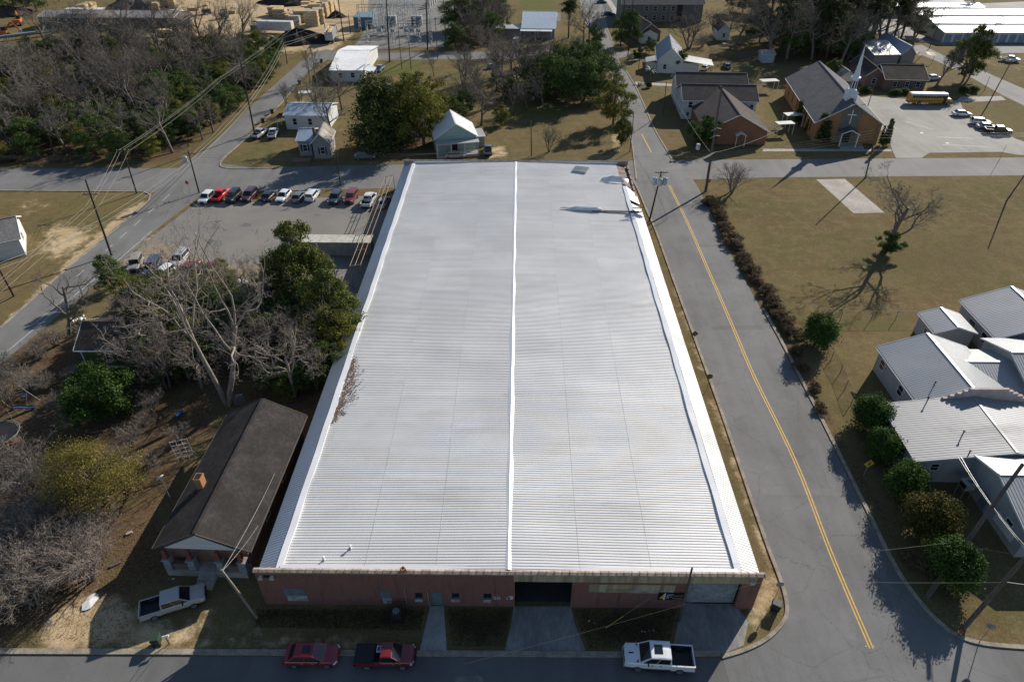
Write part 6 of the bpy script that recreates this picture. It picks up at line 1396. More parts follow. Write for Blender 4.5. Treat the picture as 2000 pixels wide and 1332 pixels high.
for i, px in enumerate([(1552,690),(1565,720),(1590,760),(1600,800),(1770,1090),(1795,1110)]): tree(pSC, px, 1.0, 'low scrub on the verge of the right street', 'low scrub on the right verge', wide=1.2)
# ---------------------------------------------------------------- poles and lines
INS = mat('porcelain', (.45,.43,.40), .3, .2, 4); TRC = mat('transformer_grey', (.34,.37,.39), .45, .15, 2)
def pole(label, base, h, top=None, r=.16, m=None, arms=(), tr=0, group=None, name='utility_pole', az=0.0):
    g_ = P(*base); t = thing(name, label, 'utility pole', g_, az, group)
    tp = Vector((0,0,h)) if top is None else Matrix.Rotation(-az,3,'Z') @ (P(*top, h)-g_)
    b = MB(); b.tube([(0,0,-.2), tp*.5, tp], [r,r*.85,r*.65], 10); b.build('pole', m or WOODP, t)
    out = []
    for dz, L in arms:
        c = tp*((h-dz)/h); b = MB(); b.box(c.x-L/2,c.x+L/2,c.y-.22,c.y-.1,c.z-.06,c.z+.06); b.bar((c.x-L*.3,c.y-.16,c.z-.02),(c.x,c.y-.16,c.z-.7),.05,.05); b.bar((c.x+L*.3,c.y-.16,c.z-.02),(c.x,c.y-.16,c.z-.7),.05,.05)
        a = b.build('crossarm', m or WOODP, t)
        for k in (-.46,-.2,.2,.46): q = MB(); q.lathe([(.05,0),(.07,.06),(.04,.1),(.06,.16),(.02,.2)], (c.x+k*L,c.y-.16,c.z+.06), 8); q.build('insulator', INS, a)
    for k in range(tr):
        a = -1.25+k*1.25; c = tp*((h-1.6)/h); q = MB(); q.lathe([(.42,0),(.46,.06),(.46,1.15),(.36,1.28),(.1,1.34)], (c.x+.95*math.sin(a), c.y-.72*math.cos(a), c.z-.8), 14); q.lathe([(.06,1.25),(.08,1.5),(.04,1.7)], (c.x+.95*math.sin(a)+.14, c.y-.72*math.cos(a), c.z-.8), 6); q.build('transformer', TRC, t)
    return t
def top_of(t, frac=1.0, dx=0.0, dz=0.0):
    me = t.children[0].data; z = max(v.co.z for v in me.vertices); tv = [v.co for v in me.vertices if v.co.z > z-.5]; c = sum(tv, Vector())/len(tv); c = Vector((c.x*frac, c.y*frac, z*frac))
    return Matrix.Translation(t.location) @ Matrix.Rotation(t.rotation_euler.z,4,'Z') @ (c+Vector((dx,-.16 if dx else 0,dz)))
pL1 = pole('leaning dark pole beside the sandy verge of the diagonal street', (218,499), 12.5, (167,352), .19, WOODD, ((2.2,2.6),))
pL2 = pole('pole with a white bracket at the left grass corner of the crossing', (267,378), 9.5, (239,289), .16, WOODD, ((.5,2.4),))
pL3 = pole('pole by the stop sign at the left end of the parking lot', (389,377), 8.6, (367,294), .16, WOODD, ((.5,2.2),), 1)
pL4 = pole('very tall dark pole beside the diagonal street lawn', (497,260), 17, (470,122), .2, WOODD, ((1.0,2.0),))
pL5 = pole('thin pole on the wood edge of the diagonal street', (446,229), 8.5, (429,155), .12, WOODP)
pL6 = pole('pole at the lower left edge beside the grass', (27,578), 8.0, (-8,515), .15, WOODD)
pL7 = pole('pole at the timber yard corner of the diagonal street', (561,125), 9, (553,72), .14, WOODD)
pN1 = pole('tall pole left of the substation on the sandy road', (672,82), 17, None, .2, WOODD, ((2,3),)); pN2 = pole('short stub pole left of the substation', (685,66), 6.5, None, .16, WOODD)
pN3 = pole('tallest dark pole before the substation, on the lawn side', (761,121), 24, (754,-8), .24, WOODD); pN4 = pole('tall dark pole on the right of the substation front', (835,97), 22, (832,-12), .24, WOODD)
pN5 = pole('thin pole on the back lawn right of the blue pickup', (785,135), 11, None, .12); pN6 = pole('short pole in the middle of the back lawn', (803,137), 8.5, None, .13, WOODD); pN7 = pole('thin light pole on the right half of the back lawn', (855,117), 12.5, None, .12, WOODP, ((.2,1.2),)); pN8 = pole('double armed pole inside the right substation fence', (871,90), 14.5, None, .15, WOODP, ((.8,3.4),(3.6,2.4)))
pN9 = pole('thin pole at the lumber stacks', (635,57), 12, None, .13, WOODD)
pM1 = pole('bare thin pole before the warehouse rear lot', (665,363), 7.5, (656,296), .13, WOODD)
pT = pole('utility pole with three transformers leaning over the right street', (1268,432), 10.2, (1292,335), .17, WOODD, ((.15,2.3),), 3)
pBig = pole('thick tall brown pole at the crossing corner beside the shrub tree', (1378,375), 19.5, (1410,168), .27, WOODP); 
b = MB(); c = pBig.matrix_basis.inverted() @ P(1364,283,11.5); b.lathe([(.34,0),(.38,.06),(.38,.95),(.3,1.05)], (c.x,c.y,10.6), 14); b.build('transformer', TRC, pBig)
b = MB(); 
for z in (12.6,11.2): b.tube([(1.0,.6,z),(0,0,z+.35),(-1.2,-.6,z)], .05, 6)
b.build('bracket', STEEL, pBig)
b = MB(); b.tube([(-.55,-.3,0),(.9,1.4,6.5)], .025, 5); b.build('guy_wire', WIRE, pBig)
pC1 = pole('pole with a street lamp before the right corner of the church', (1690,348), 12.5, (1716,241), .16, WOODP); pC2 = pole('thin pole behind the church spire', (1693,214), 10.5, (1708,166), .12, WOODP); pH1 = pole('thin pole on the grass left of the church hall', (1295,222), 9.5, (1302,160), .12, WOODP); pG1 = pole('short pole on the grass lot behind the warehouse', (1038,305), 8, (1037,236), .14, WOODP); pG2 = pole('thin pole beside the small broadleaf tree', (1230,297), 9, (1238,222), .11, WOODP)
pK1 = pole('leaning pole with a lamp at the church drive', (1927,209), 10.5, (1976,119), .16, WOODP); b = MB(); c = top_of(pK1)-pK1.location; b.tube([c, c+Vector((-.9,-.5,.3))], .05, 6); b.loft([[(c.x-1.3,c.y-.7,c.z+.25),(c.x-.8,c.y-.6,c.z+.3),(c.x-.8,c.y-.4,c.z+.3)],[(c.x-1.3,c.y-.7,c.z+.4),(c.x-.8,c.y-.6,c.z+.42),(c.x-.8,c.y-.4,c.z+.42)]]); b.build('lamp', WHITE, pK1)
pR0 = pole('pole cut by the right edge beyond the field', (1966,392), 9, (2010,330), .15, WOODP); pS1 = pole('tall pole before the storage buildings', (1815,95), 15, (1848,10), .14, WOODP, ((1.0,2.4),)); pS2 = pole('short lamp pole beside the church drive hedge', (1922,178), 4, None, .08, WOODP)
pA1 = pole('pole before the apartments, left of the evergreen', (1212,92), 16, None, .16, WOODD); pA2 = pole('pole by the mouth of the side lane', (1226,112), 17, None, .16, WOODD); pA3 = pole('thin pole in front of the white gabled house', (1246,147), 8, None, .1, WOODP); pE1 = pole('thin pole by the lower right grass of the church car park', (1952,312), 4.5, (1966,283), .05, STEEL)
pF1 = pole('pole before the brick front, left of the roll up door', (1327,1212), 7.0, (1352,1108), .13, WOODP); pF2 = pole('leaning pale pole before the porch of the bungalow', (503,1206), 6.6, (432,1112), .13, mat('pale_pole', (.25,.21,.17), .9, .3, 1.5, (5,5,.4)))
pQ1 = pole('big leaning pole among the shrubs at lower right', (1810,1166), 10, (1998,906), .25, WOODP); pQ2 = pole('big pole with a hydrant at its foot in the lower right corner', (1880,1228), 9.0, (2012,1078), .22, WOODP)
WIRED = mat('dark_wire', (.10,.095,.09), .5, .1, 1)
def wire(pts, label, group, sag=.02, r=.02, m=None):
    b = MB(); out = []
    for a, c in zip(pts, pts[1:]):
        L = (c-a).length; n = max(6, int(L/4))
        for i in range(n+1):
            f = i/n; p = a.lerp(c, f); p.z -= sag*L*4*f*(1-f)
            if not out or (p-out[-1]).length > .01: out.append(p)
    b.tube(out, r, 4, caps=False); return tag(b.build('power_line', m or WIRE), label, 'power line', group)
far1, far2 = P(560,40,12), P(700,-40,14)
for i, dx in enumerate((-1.1,-.4,1.1)):
    wire([P(-260,760,9.5)+Vector((dx,0,0)), top_of(pL1,.83,dx), top_of(pL2,.96,dx,0.2), top_of(pL5,1.0,dx*.6), P(585,38,12)+Vector((dx,0,0)), P(720,-60,13)], 'long power line strung along the diagonal street past the wood', 'upper lines along the diagonal street', .012)
for i, dz in enumerate((-2.2,-3.0)):
    wire([P(-260,830,7.5), top_of(pL6,1,0,dz+2), top_of(pL1,.6,0,dz+2), top_of(pL3,.85,0,dz+2), top_of(pL4,.5,0,dz+2), top_of(pL7,.8,0,dz+2), top_of(pN1,.4)], 'lower cable strung along the diagonal street', 'lower lines along the diagonal street', .012, .035)
wire([top_of(pL1,.83,.6), top_of(pL3,.96,.6), top_of(pL4,.55), top_of(pL7,.95), top_of(pN1,.6)], 'single wire running from the leaning dark pole to the timber yard', None, .012)
for i in range(4):
    wire([P(-120,300,8.5+i*.5), top_of(pL2,.9-.05*i), top_of(pL3,.95-.06*i), top_of(pM1,.98-.06*i), P(905,250,8-.4*i)+Vector((0,-14,0)), top_of(pBig,.62-.03*i,.5-.3*i), top_of(pC1,.9-.05*i,.4), P(2200,255,9.5-.4*i)], 'cross street wire passing over the rear of the warehouse', 'wires along the cross street', .012, .012, WIRED)
for i in range(4):
    wire([top_of(pT,1.0,-1.0+i*.65,.2), top_of(pBig,.64-.02*i,.5-.3*i)], 'white drop wire from the transformer pole to the thick tall pole', 'wires from the transformer pole', .02, .03)
wire([top_of(pH1,1), top_of(pBig,.6)], 'thin wire from the hall pole to the thick tall pole', None, .02, .02); wire([top_of(pBig,.62), P(1530,250,5)], 'service drop from the thick tall pole to the church hall', None, .02, .02)
wire([top_of(pQ2,.62), P(1500,1132,6.5), P(1100,1160,6)+Vector((-8,-6,0))], 'thin wire crossing the right street toward the warehouse corner, nearer the camera', None, .01, .007, WIRED); wire([top_of(pQ2,.95), P(1850,1060,6), P(1380,1105,7.0)], 'thin wire crossing the right street to the pole before the brick front', None, .01, .008, WIRED)
wire([top_of(pQ2,.62)+Vector((0,0,.1)), P(2080,1150,5.6)], 'pale cable leaving the lower right pole at the photo edge', None, .01, .025, INS); wire([P(1872,893,4.6), top_of(pQ2,.98)], 'service cable from the stucco roof to the lower right pole', None, .02, .02, INS); wire([P(1877,892,4.7), top_of(pQ2,1)], 'second service cable beside the one from the stucco roof', None, .03, .02, INS)
wire([top_of(pF2,.97), P(556,880,3.55)], 'white twisted service cable from the pale pole to the bungalow eave', None, .03, .018, INS); wire([top_of(pF2,.97), P(505,1025,3.55)], 'second white service cable from the pale pole along the bungalow roof', None, .03, .014, INS)
for i, (a, c) in enumerate(((pN3,pN4),(pN4,pN8))): wire([top_of(a,.8), top_of(c,.8)], ('wire between the two tallest poles of the substation','wire from the tall pole to the double armed pole')[i], None, .02, .03)
t = thing('guy_guard', 'yellow guy wire guard slanting over the dark bed before the brick front', 'guy wire', P(1183,1226)); b = MB(); e = P(1217,1203,1.2)-P(1183,1226); b.tube([(0,0,0), e], .035, 6); b.build('guard', mat('guard_yellow', (.45,.38,.03), .5), t); b = MB(); b.tube([e, e*2.6], .012, 4); b.build('wire', WIRE, t)
# ---------------------------------------------------------------- signs, bins, hydrant
def post_sign(name, label, base, h, shape, size, face, back, az, lean=0.0):
    t = thing(name, label, 'sign', P(*base), az); b = MB(); b.tube([(0,0,0),(0,0,h)], .035, 6); b.build('post', STEEL, t)
    n = {'octagon':8,'diamond':4,'round':20}[shape]; off = {'octagon':math.pi/8,'diamond':0,'round':0}[shape]; cz = h-size*.4
    ring_ = [(size*math.cos(off+2*math.pi*k/n), size*math.sin(off+2*math.pi*k/n)+cz) for k in range(n)]
    b = MB(); b.add([(x,-.05,z) for x, z in ring_]+[(x,-.035,z) for x, z in ring_], [tuple(range(n)), tuple(range(n,2*n))[::-1]]+[(i,n+i,n+(i+1)%n,(i+1)%n) for i in range(n)]); p_ = b.build('panel', [face], t)
    b = MB(); b.add([(x*.995,-.034,(z-cz)*.995+cz) for x, z in ring_], [tuple(range(n))[::-1]]); b.build('panel_back', [back], t); return t, cz
SRED = mat('sign_red', (.38,.02,.025), .4, .1, 3); SYEL = mat('sign_yellow', (.62,.48,.06), .4, .1, 3); SBK = mat('sign_back', (.30,.29,.27), .5, .2, 3, metal=.2); SBR = mat('sign_back_brown', (.13,.10,.08), .6, .2, 3)
def stop_sign(label, base, h, az):
    t, cz = post_sign('stop_sign', label, base, h, 'octagon', .38, SRED, SBK, az); text('STOP', .26, WHITE, 'lettering', t, (0,-.056,cz)); return t
stop_sign('stop sign seen from behind on the grass at the lower right corner', (1912,1254), 2.7, R(150)); stop_sign('stop sign seen from behind at the warehouse corner above the dark bin', (1512,1172), 2.6, R(180)); stop_sign('red stop sign facing the camera by the left end of the parking lot', (372,380), 2.7, 0); stop_sign('stop sign against the big brown pole at the crossing', (1381,377), 2.7, R(35)); stop_sign('small red stop sign at the side lane', (1218,112), 2.6, 0)
t, cz = post_sign('warning_sign', 'yellow diamond warning sign with a red octagon between the round shrubs', (1686,930), 2.3, 'diamond', .62, SYEL, SBK, R(5)); b = MB(); b.add([(.19*math.cos(math.pi/8+k*math.pi/4),-.056,cz-.03+.19*math.sin(math.pi/8+k*math.pi/4)) for k in range(8)], [tuple(range(8))]); b.build('symbol', SRED, t); b = MB(); b.quad((-.06,-.056,cz+.2),(.06,-.056,cz+.2),(.06,-.056,cz+.3),(0,-.056,cz+.38),(-.06,-.056,cz+.3)); b.build('arrow', BLACK, t)
post_sign('warning_sign', 'diamond sign seen from behind on the narrow right verge', (1353,676), 2.3, 'diamond', .5, SYEL, SBR, R(180)); post_sign('round_sign', 'brown round sign seen from behind beside the right street kerb', (1380,763), 2.5, 'round', .42, SYEL, SBR, R(180)); post_sign('street_sign', 'small white sign on the grass corner of the church hall', (1500,268), 2.4, 'round', .3, WHITE, SBK, 0)
def bin_(label, px, az, m):
    t = thing('wheeled_bin', label, 'bin', P(*px), az); b = MB(); b.loft([[(-.27,-.3,.08),(.27,-.3,.08),(.27,.3,.08),(-.27,.3,.08)],[(-.36,-.4,1.0),(.36,-.4,1.0),(.36,.4,1.0),(-.36,.4,1.0)]]); b.build('body', m, t); b = MB(); b.loft([[(-.38,-.42,1.0),(.38,-.42,1.0),(.38,.44,1.0),(-.38,.44,1.0)],[(-.34,-.38,1.1),(.34,-.38,1.1),(.34,.4,1.12),(-.34,.4,1.12)]]); b.box(-.3,.3,.44,.5,.94,1.0); b.build('lid', m, t)
    for s in (-1,1): b = MB(); b.loft([[(s*.3+d,.28+.12*math.cos(k),.12+.12*math.sin(k)) for k in [j*.628 for j in range(10)]] for d in (-.04,.04)]); b.build('wheel', TYRE, t)
GB = mat('bin_green', (.03,.05,.035), .5, .15, 2); DB = mat('bin_dark', (.03,.042,.042), .5, .15, 2)
bin_('green wheeled bin beside the mailbox on the sandy drive', (309,1256), R(190), GB); bin_('dark wheeled bin beside the stop sign at the warehouse corner', (1514,1190), R(60), DB)
for px, l in (((532,222),'dark bin by the diagonal street, nearest the white cottage'),((514,240),'dark bin by the diagonal street, beside the parked pickups'),((628,123),'dark bin on the verge left of the silver roofed house'),((585,165),'dark bin on the street verge below the thin leafless trees')): bin_(l, px, R(40), DB)
t = thing('mailbox', 'mailbox on a post beside the green bin', 'mailbox', P(331,1257), R(20)); b = MB(); b.tube([(0,0,0),(0,0,1.1)], .05, 6); b.build('post', WOODD, t); b = MB(); b.loft([[(-.25,.1*math.cos(a),1.2+.12*math.sin(a)) for a in [k*.628 for k in range(10)]],[(.25,.1*math.cos(a),1.2+.12*math.sin(a)) for a in [k*.628 for k in range(10)]]]); b.build('box', WHITE, t)
t = thing('fire_hydrant', 'small red hydrant at the foot of the lower right pole', 'hydrant', P(1872,1239)); b = MB(); b.lathe([(.17,0),(.17,.06),(.11,.08),(.11,.5),(.15,.52),(.14,.62),(.07,.72),(.03,.78)], n=12); b.build('barrel', mat('hydrant_red', (.33,.06,.03), .5), t); b = MB(); b.tube([(-.2,0,.4),(.2,0,.4)], .06, 8); b.tube([(0,-.2,.36),(0,0,.36)], .07, 8); b.build('outlet', INS, t)
# ---------------------------------------------------------------- fences
FDK = mat('dull_fence_steel', (.13,.125,.11), .6, .2, 2)
def fence(name, label, pts, h, sp, rails, m, mesh=0.0, pick=0.0):
    t = thing(name, label, 'fence', (0,0,0)); P0 = [P(*p) for p in pts]
    for a, c in zip(P0, P0[1:]):
        n = max(1, int((c-a).length/sp))
        for i in range(n+1): q = a.lerp(c, i/n); b = MB(); b.tube([q, q+Vector((0,0,h))], .045 if not pick else .07, 6); b.build('post', m, t)
    b = MB()
    for a, c in zip(P0, P0[1:]):
        for z in rails: b.tube([a+Vector((0,0,z)), c+Vector((0,0,z))], .02, 5)
    b.build('rail', m, t); b = MB()
    for a, c in zip(P0, P0[1:]):
        L = (c-a).length; u = (c-a)/L
        if mesh:
            k = -h
            while k < L:
                for s in (0, 1):
                    x0, x1 = max(0,k), min(L,k+h); 
                    if x1 > x0:
                        z0, z1 = (x0-k, x1-k); 
                        if s: z0, z1 = h-z0, h-z1
                        b.bar(a+u*x0+Vector((0,0,z0)), a+u*x1+Vector((0,0,z1)), .008, .008)
                k += mesh
        if pick:
            k = 0
            while k < L: q = a+u*k; b.bar(q+Vector((0,0,.05)), q+Vector((0,0,h)), pick*.8, .03); k += pick*1.25
    if b.v: b.build('mesh' if mesh else 'pickets', m, t)
    return t
fence('chain_link_fence', 'chain link fence along the near edge of the brown field', [(1580,628),(1700,627),(1795,626),(1930,622)], 1.7, 3.4, (1.7,), FDK, .32); fence('chain_link_fence', 'sagging chain link fence between the street and the stucco complex', [(1608,676),(1640,730),(1662,790)], 1.5, 2.6, (1.5,), FDK, .32)
fence('chain_link_fence', 'chain link fence around the front of the substation', [(694,100),(716,107),(780,100),(872,96),(905,20)], 2.4, 5, (2.4,), STEEL, .9); fence('board_fence', 'weathered open board fence behind the white gabled house', [(1385,116),(1486,117)], 1.8, 2.4, (.4,1.0,1.7), WOODP, 0, .34); fence('board_fence', 'short board fence by the side lane', [(1228,115),(1262,112)], 1.5, 2.0, (.4,1.3), WOODP, 0, .3); fence('white_rail_fence', 'white rail fence around the court behind the tarp roofed house', [(1020,44),(1021,27),(1096,27)], 1.4, 4, (.5,1.3), WHITE)
# ---------------------------------------------------------------- substation
def frame_(label, px, w, h):
    t = thing('steel_gantry', label, 'gantry', P(*px), 0, 'gantries of the substation')
    for s in (-1, 1):
        b = MB()
        for dx in (-.45,.45):
            for dy in (-.45,.45): b.tube([(s*w/2+dx,dy,0),(s*w/2+dx*.55,dy*.55,h)], .07, 4)
        for k in range(int(h/1.2)): z = k*1.2; sg_ = 1 if k % 2 else -1; b.tube([(s*w/2-.45*sg_,-.45,z),(s*w/2+.42*sg_,-.42,z+1.2)], .04, 4); b.tube([(s*w/2+.45*sg_,.45,z),(s*w/2-.42*sg_,.42,z+1.2)], .04, 4)
        b.build('leg', STEEL, t)
    b = MB()
    for zz in (h-.9, h):
        for dy in (-.3,.3): b.tube([(-w/2,dy,zz),(w/2,dy,zz)], .06, 4)
    for k in range(int(w/1.2)): b.tube([(-w/2+k*1.2,-.3,h-.9),(-w/2+k*1.2+1.2,-.3,h)], .04, 4)
    b.build('beam', STEEL, t)
    for k in range(3): b = MB(); x = -w/2+w*(k+.5)/3; b.lathe([(.06,-1.5),(.14,-1.3),(.06,-1.1),(.14,-.9),(.06,-.7),(.14,-.5),(.05,-.2)], (x,0,h-.8), 8); b.build('insulator', INS, t)
for i, (px, w, h) in enumerate([((728,62),9,9),((757,62),9,9),((785,62),10,9.5),((815,62),9,9),((735,28),10,11),((770,28),10,12),((810,28),12,11),((745,84),9,7),((790,84),11,7),((820,84),8,7)]): frame_('open steel lattice gantry among the switchgear of the substation', px, w, h)
for i, px in enumerate([(742,68),(757,69),(768,69),(795,69),(805,68),(818,69)]):
    t = thing('circuit_breaker', 'pale curved circuit breaker in the front row of the substation', 'breaker', P(*px), 0, 'breakers of the substation'); b = MB(); b.box(-.8,.8,-.5,.5,1.0,2.1); b.build('tank', TRC, t)
    for s in (-.6,0,.6): b = MB(); b.tube([(s,0,2.1),(s*1.3,-.2,3.0),(s*1.6,-.2,3.7)], [.2,.16,.1], 7); b.build('bushing', INS, t)
    b = MB(); [b.tube([(x,y,0),(x,y,1.0)], .06, 4) for x in (-.7,.7) for y in (-.4,.4)]; b.build('leg', STEEL, t)
for i, (px, l) in enumerate([((765,50),'pale grey transformer with cooling fins in the left middle of the substation'),((815,50),'pale grey transformer with cooling fins in the right middle of the substation')]):
    t = thing('power_transformer', l, 'transformer', P(*px)); addbox(t, 'tank', TRC, (-2,2,-1.3,1.3,.4,3.4)); b = MB(); [b.box(-1.9+k*.35,-1.75+k*.35,-2.0,-1.31,.7,3.0) for k in range(11)]; b.build('cooling_fins', TRC, t)
    for s in (-1.2,0,1.2): b = MB(); b.lathe([(.2,0),(.12,.3),(.2,.5),(.1,.8),(.16,1.0),(.05,1.4)], (s,0,3.4), 8); b.build('bushing', INS, t)
t = thing('control_shed', 'blue grey metal control shed at the left of the substation', 'shed', P(716,52), R(-4)); addbox(t, 'wall', mat('shed_blue_grey', (.10,.15,.18), .6, .15, 1), (-3.6,3.6,-4,4,0,4.0)); b = MB(); b.slab([(-3.8,-4.2,4.0),(3.8,-4.2,4.0),(3.8,4.2,4.25),(-3.8,4.2,4.25)], .15); b.build('roof', mat('shed_roof_blue', (.16,.23,.27), .5, .1, 1), t); addbox(t, 'door', BLACK, (1.0,2.0,-4.05,-4.0,0,2.2))
for i in range(4): t = thing('white_cabinet', 'white switch cabinet at the back right of the substation', 'cabinet', P(838+4*i,16-4*i), 0, 'white cabinets of the substation'); addbox(t, 'case', WHITE, (-.6,.6,-.6,.6,.1,3.2)); addbox(t, 'door', INS, (-.5,.5,-.63,-.6,.4,2.9))
for i in range(3): wire([P(715+30*i,84,7.2), P(725+30*i,62,9.2), P(730+34*i,28,11.2), P(740+30*i,-20,11)], 'thin bus wire sagging through the substation gantries', 'bus wires of the substation', .02, .04)
# ---------------------------------------------------------------- timber yard
LUM = mat('fresh_lumber', (.50,.36,.19), .85, .3, 1.5, (.3,3,3)); LUM2 = mat('grey_lumber', (.40,.33,.24), .85, .3, 1.5, (.3,3,3)); rr2 = random.Random(9)
def stack(px, w, d, h, az):
    t = thing('lumber_stack', 'pale stack of sawn lumber in the timber yard', 'lumber stack', P(*px), az, 'lumber stacks of the timber yard'); k = 0; z = 0
    while z < h: b = MB(); b.box(-w/2+rr2.uniform(-.15,.15),w/2+rr2.uniform(-.15,.15),-d/2,d/2,z+.12,z+1.05); b.box(-w/2+.3,-w/2+.45,-d/2,d/2,z,z+.12); b.box(w/2-.45,w/2-.3,-d/2,d/2,z,z+.12); b.build('bundle', rr2.choice((LUM,LUM,LUM2)), t); z += 1.06
for px, w, d, h in [((578,48),4,3.5,3),((588,44),4,3.5,4),((598,40),4,3.5,4),((606,34),4,3.5,4),((612,28),4,3,3),((612,50),5,4,5),((624,46),4,4,5),((620,36),5,4,5),((633,34),4,4,5),((630,26),5,4,4),((642,24),4,4,4),((648,18),4,4,3),((600,28),4,3,3),((585,36),4,3,3),((572,40),5,3,2),((556,36),5,3,2),((548,34),5,4,3),((540,30),5,4,3),((545,24),4,3,2),((560,28),4,3,2),((600,20),4,3,3),((616,18),4,3,3),((320,12),3,3,3.5),((330,14),3,3,3.5),((340,16),3,3,4),((306,22),3,3,3),((165,26),4,4,3),((178,22),4,4,3),((152,28),3,3,2),((325,70),5,3,2),((345,68),4,3,2),((380,20),4,3,1),((450,26),5,4,1)]: stack(px, w, d, h, R(rr2.uniform(-8,8)))
def heap(label, px, rx, ry, h, m, seed, name='heap'):
    rh_ = random.Random(seed); b = MB(); n, k = 28, 8; vs = []; fs = []
    for i in range(k):
        f = i/(k-1); 
        for j in range(n): a = 2*math.pi*j/n; q = (1-f)*(1+.18*math.sin(a*3+seed)+.1*math.sin(a*7)+rh_.gauss(0,.05)); vs.append((rx*q*math.cos(a), ry*q*math.sin(a), h*f**.8*(1+rh_.gauss(0,.08)) if i else -.05))
    for i in range(k-1):
        for j in range(n): fs.append((i*n+j, i*n+(j+1)%n, (i+1)*n+(j+1)%n, (i+1)*n+j))
    b.add(vs, fs); o = b.build(name, m); o.location = P(*px); tag(o, label, 'heap')
MUL = mat('black_mulch', (.035,.028,.024), 1, .5, 1.2); heap('black mulch heap in front of the white trailer', (585,82), 12, 6, 4.2, MUL, 1, 'mulch_heap'); heap('brown soil heap in the top left corner of the timber yard', (265,16), 11, 8, 6, mat('brown_spoil', (.14,.115,.095), 1, .4, .8), 2, 'soil_heap'); heap('orange sawdust heap below the white trailer', (525,78), 8, 3, 1.5, mat('wood_chips', (.55,.36,.17), .95, .3, 4), 3, 'sawdust_heap'); heap('dark brush heap at the top left edge', (15,28), 12, 7, 3, mat('brush_brown', (.06,.04,.03), 1, .5, 1), 4, 'brush_heap'); heap('dark spoil heap at the far side of the lumber stacks', (570,8), 14, 5, 4, MUL, 6, 'spoil_heap'); heap('dark bark heap at the right of the lumber stacks', (657,34), 3.5, 3, 2.5, MUL, 8, 'bark_heap')
t = ghouse('timber_shed', 'long open sided timber yard shed with a patched grey roof', 'shed', (P(80,56).xy, P(345,58).xy, 13), 4.0, 5.2, mat('shed_open_shade', (.13,.115,.10), .9, .3, 1), roofmat('brown_shed_metal', (.30,.275,.25), .7, .05, .25), 'w', .2); addbox(t, 'tarp', METW, (10,24,2.2,5.6,6.2,6.25))  # solid walls coloured dark as the shade under the open sides
t = thing('conveyor', 'long green conveyor lying on the ground at the left edge', 'conveyor', P(32,78), R(38)); addbox(t, 'belt', mat('conveyor_green', (.05,.11,.09), .6, .3, 1), (-11,11,-.9,.9,1.0,1.5)); [addbox(t, 'leg', STEEL, (x,x+.2,-.7,.7,0,1.0)) for x in (-9,-3,3,9)]; addbox(t, 'cover', STEEL, (-10,8,-.5,.5,1.5,1.9))
for i, (px, l) in enumerate([((8,72),'orange excavator at the left edge of the timber yard'),((37,50),'orange loader before the brush heap')]):
    t = thing('excavator', l, 'machine', P(*px), R(30+80*i)); OR = mat('machine_orange', (.50,.13,.03), .5, .2, 1)
    for s in (-1,1): b = MB(); b.loft([[(x,s*1.1-.3,z) for x, z in ((-1.9,.1),(1.9,.1),(2.3,.5),(1.9,.9),(-1.9,.9),(-2.3,.5))],[(x,s*1.1+.3,z) for x, z in ((-1.9,.1),(1.9,.1),(2.3,.5),(1.9,.9),(-1.9,.9),(-2.3,.5))]]); b.build('track', BLACK, t)
    addbox(t, 'house', OR, (-2.2,1.2,-1.3,1.3,1.0,2.2)); addbox(t, 'cab', GLASS, (-.2,1.3,-1.2,-.1,2.2,3.4)); b = MB(); b.bar((1,0.3,1.8),(3.6,.3,4.4),.4,.6); b.bar((3.6,.3,4.4),(5.4,.3,1.8),.3,.5); b.build('arm', OR, t); addbox(t, 'bucket', STEEL, (5.0,5.9,-.4,1.0,.9,1.8))
for i, (px, l) in enumerate([((405,28),'dark forklift in the middle of the sandy timber yard'),((440,36),'dark forklift right of the other forklift on the sand'),((500,60),'dark green loader left of the white trailer')]):
    t = thing('forklift', l, 'machine', P(*px), R(20+70*i)); addbox(t, 'chassis', mat('forklift_dark', (.05,.06,.05), .6, .2, 1), (-1.8,1.4,-1.1,1.1,.6,1.8)); addbox(t, 'cab_roof', BLACK, (-1.2,.8,-1,1,3.0,3.15)); addbox(t, 'cab_post', BLACK, (-1.1,-1,-.9,-.8,1.8,3),(.6,.7,-.9,-.8,1.8,3),(-1.1,-1,.8,.9,1.8,3),(.6,.7,.8,.9,1.8,3)); addbox(t, 'mast', STEEL, (1.5,1.7,-.8,-.6,.2,4),(1.5,1.7,.6,.8,.2,4)); addbox(t, 'fork', STEEL, (1.7,3,-.6,-.45,.3,.4),(1.7,3,.45,.6,.3,.4)); wheels(t, (-1.2,1.0), 1.15, .55, .35)
# ---------------------------------------------------------------- left yard things
t = thing('trampoline', 'round black trampoline cut by the left edge of the photo', 'trampoline', P(2,858)); b = MB(); b.lathe([(2.0,.9),(2.0,.93),(.01,.93),(.01,.9)], n=28); b.build('mat', BLACK, t); b = MB(); n = 28
for k in range(n): a = 2*math.pi*k/n; c_ = 2*math.pi*(k+1)/n; b.tube([(2.25*math.cos(a),2.25*math.sin(a),.92),(2.25*math.cos(c_),2.25*math.sin(c_),.92)], .06, 6)
b.build('rim', mat('rim_grey_green', (.16,.2,.18), .5), t)
for k in range(6): a = k*1.047; b = MB(); b.tube([(2.25*math.cos(a),2.25*math.sin(a),.9),(2.35*math.cos(a),2.35*math.sin(a),0)], .04, 5); b.build('leg', STEEL, t)
for k in range(6): a = k*1.047+.3; b = MB(); b.tube([(2.3*math.cos(a),2.3*math.sin(a),.2),(2.3*math.cos(a),2.3*math.sin(a),2.6)], .025, 5); b.build('net_pole', STEEL, t)
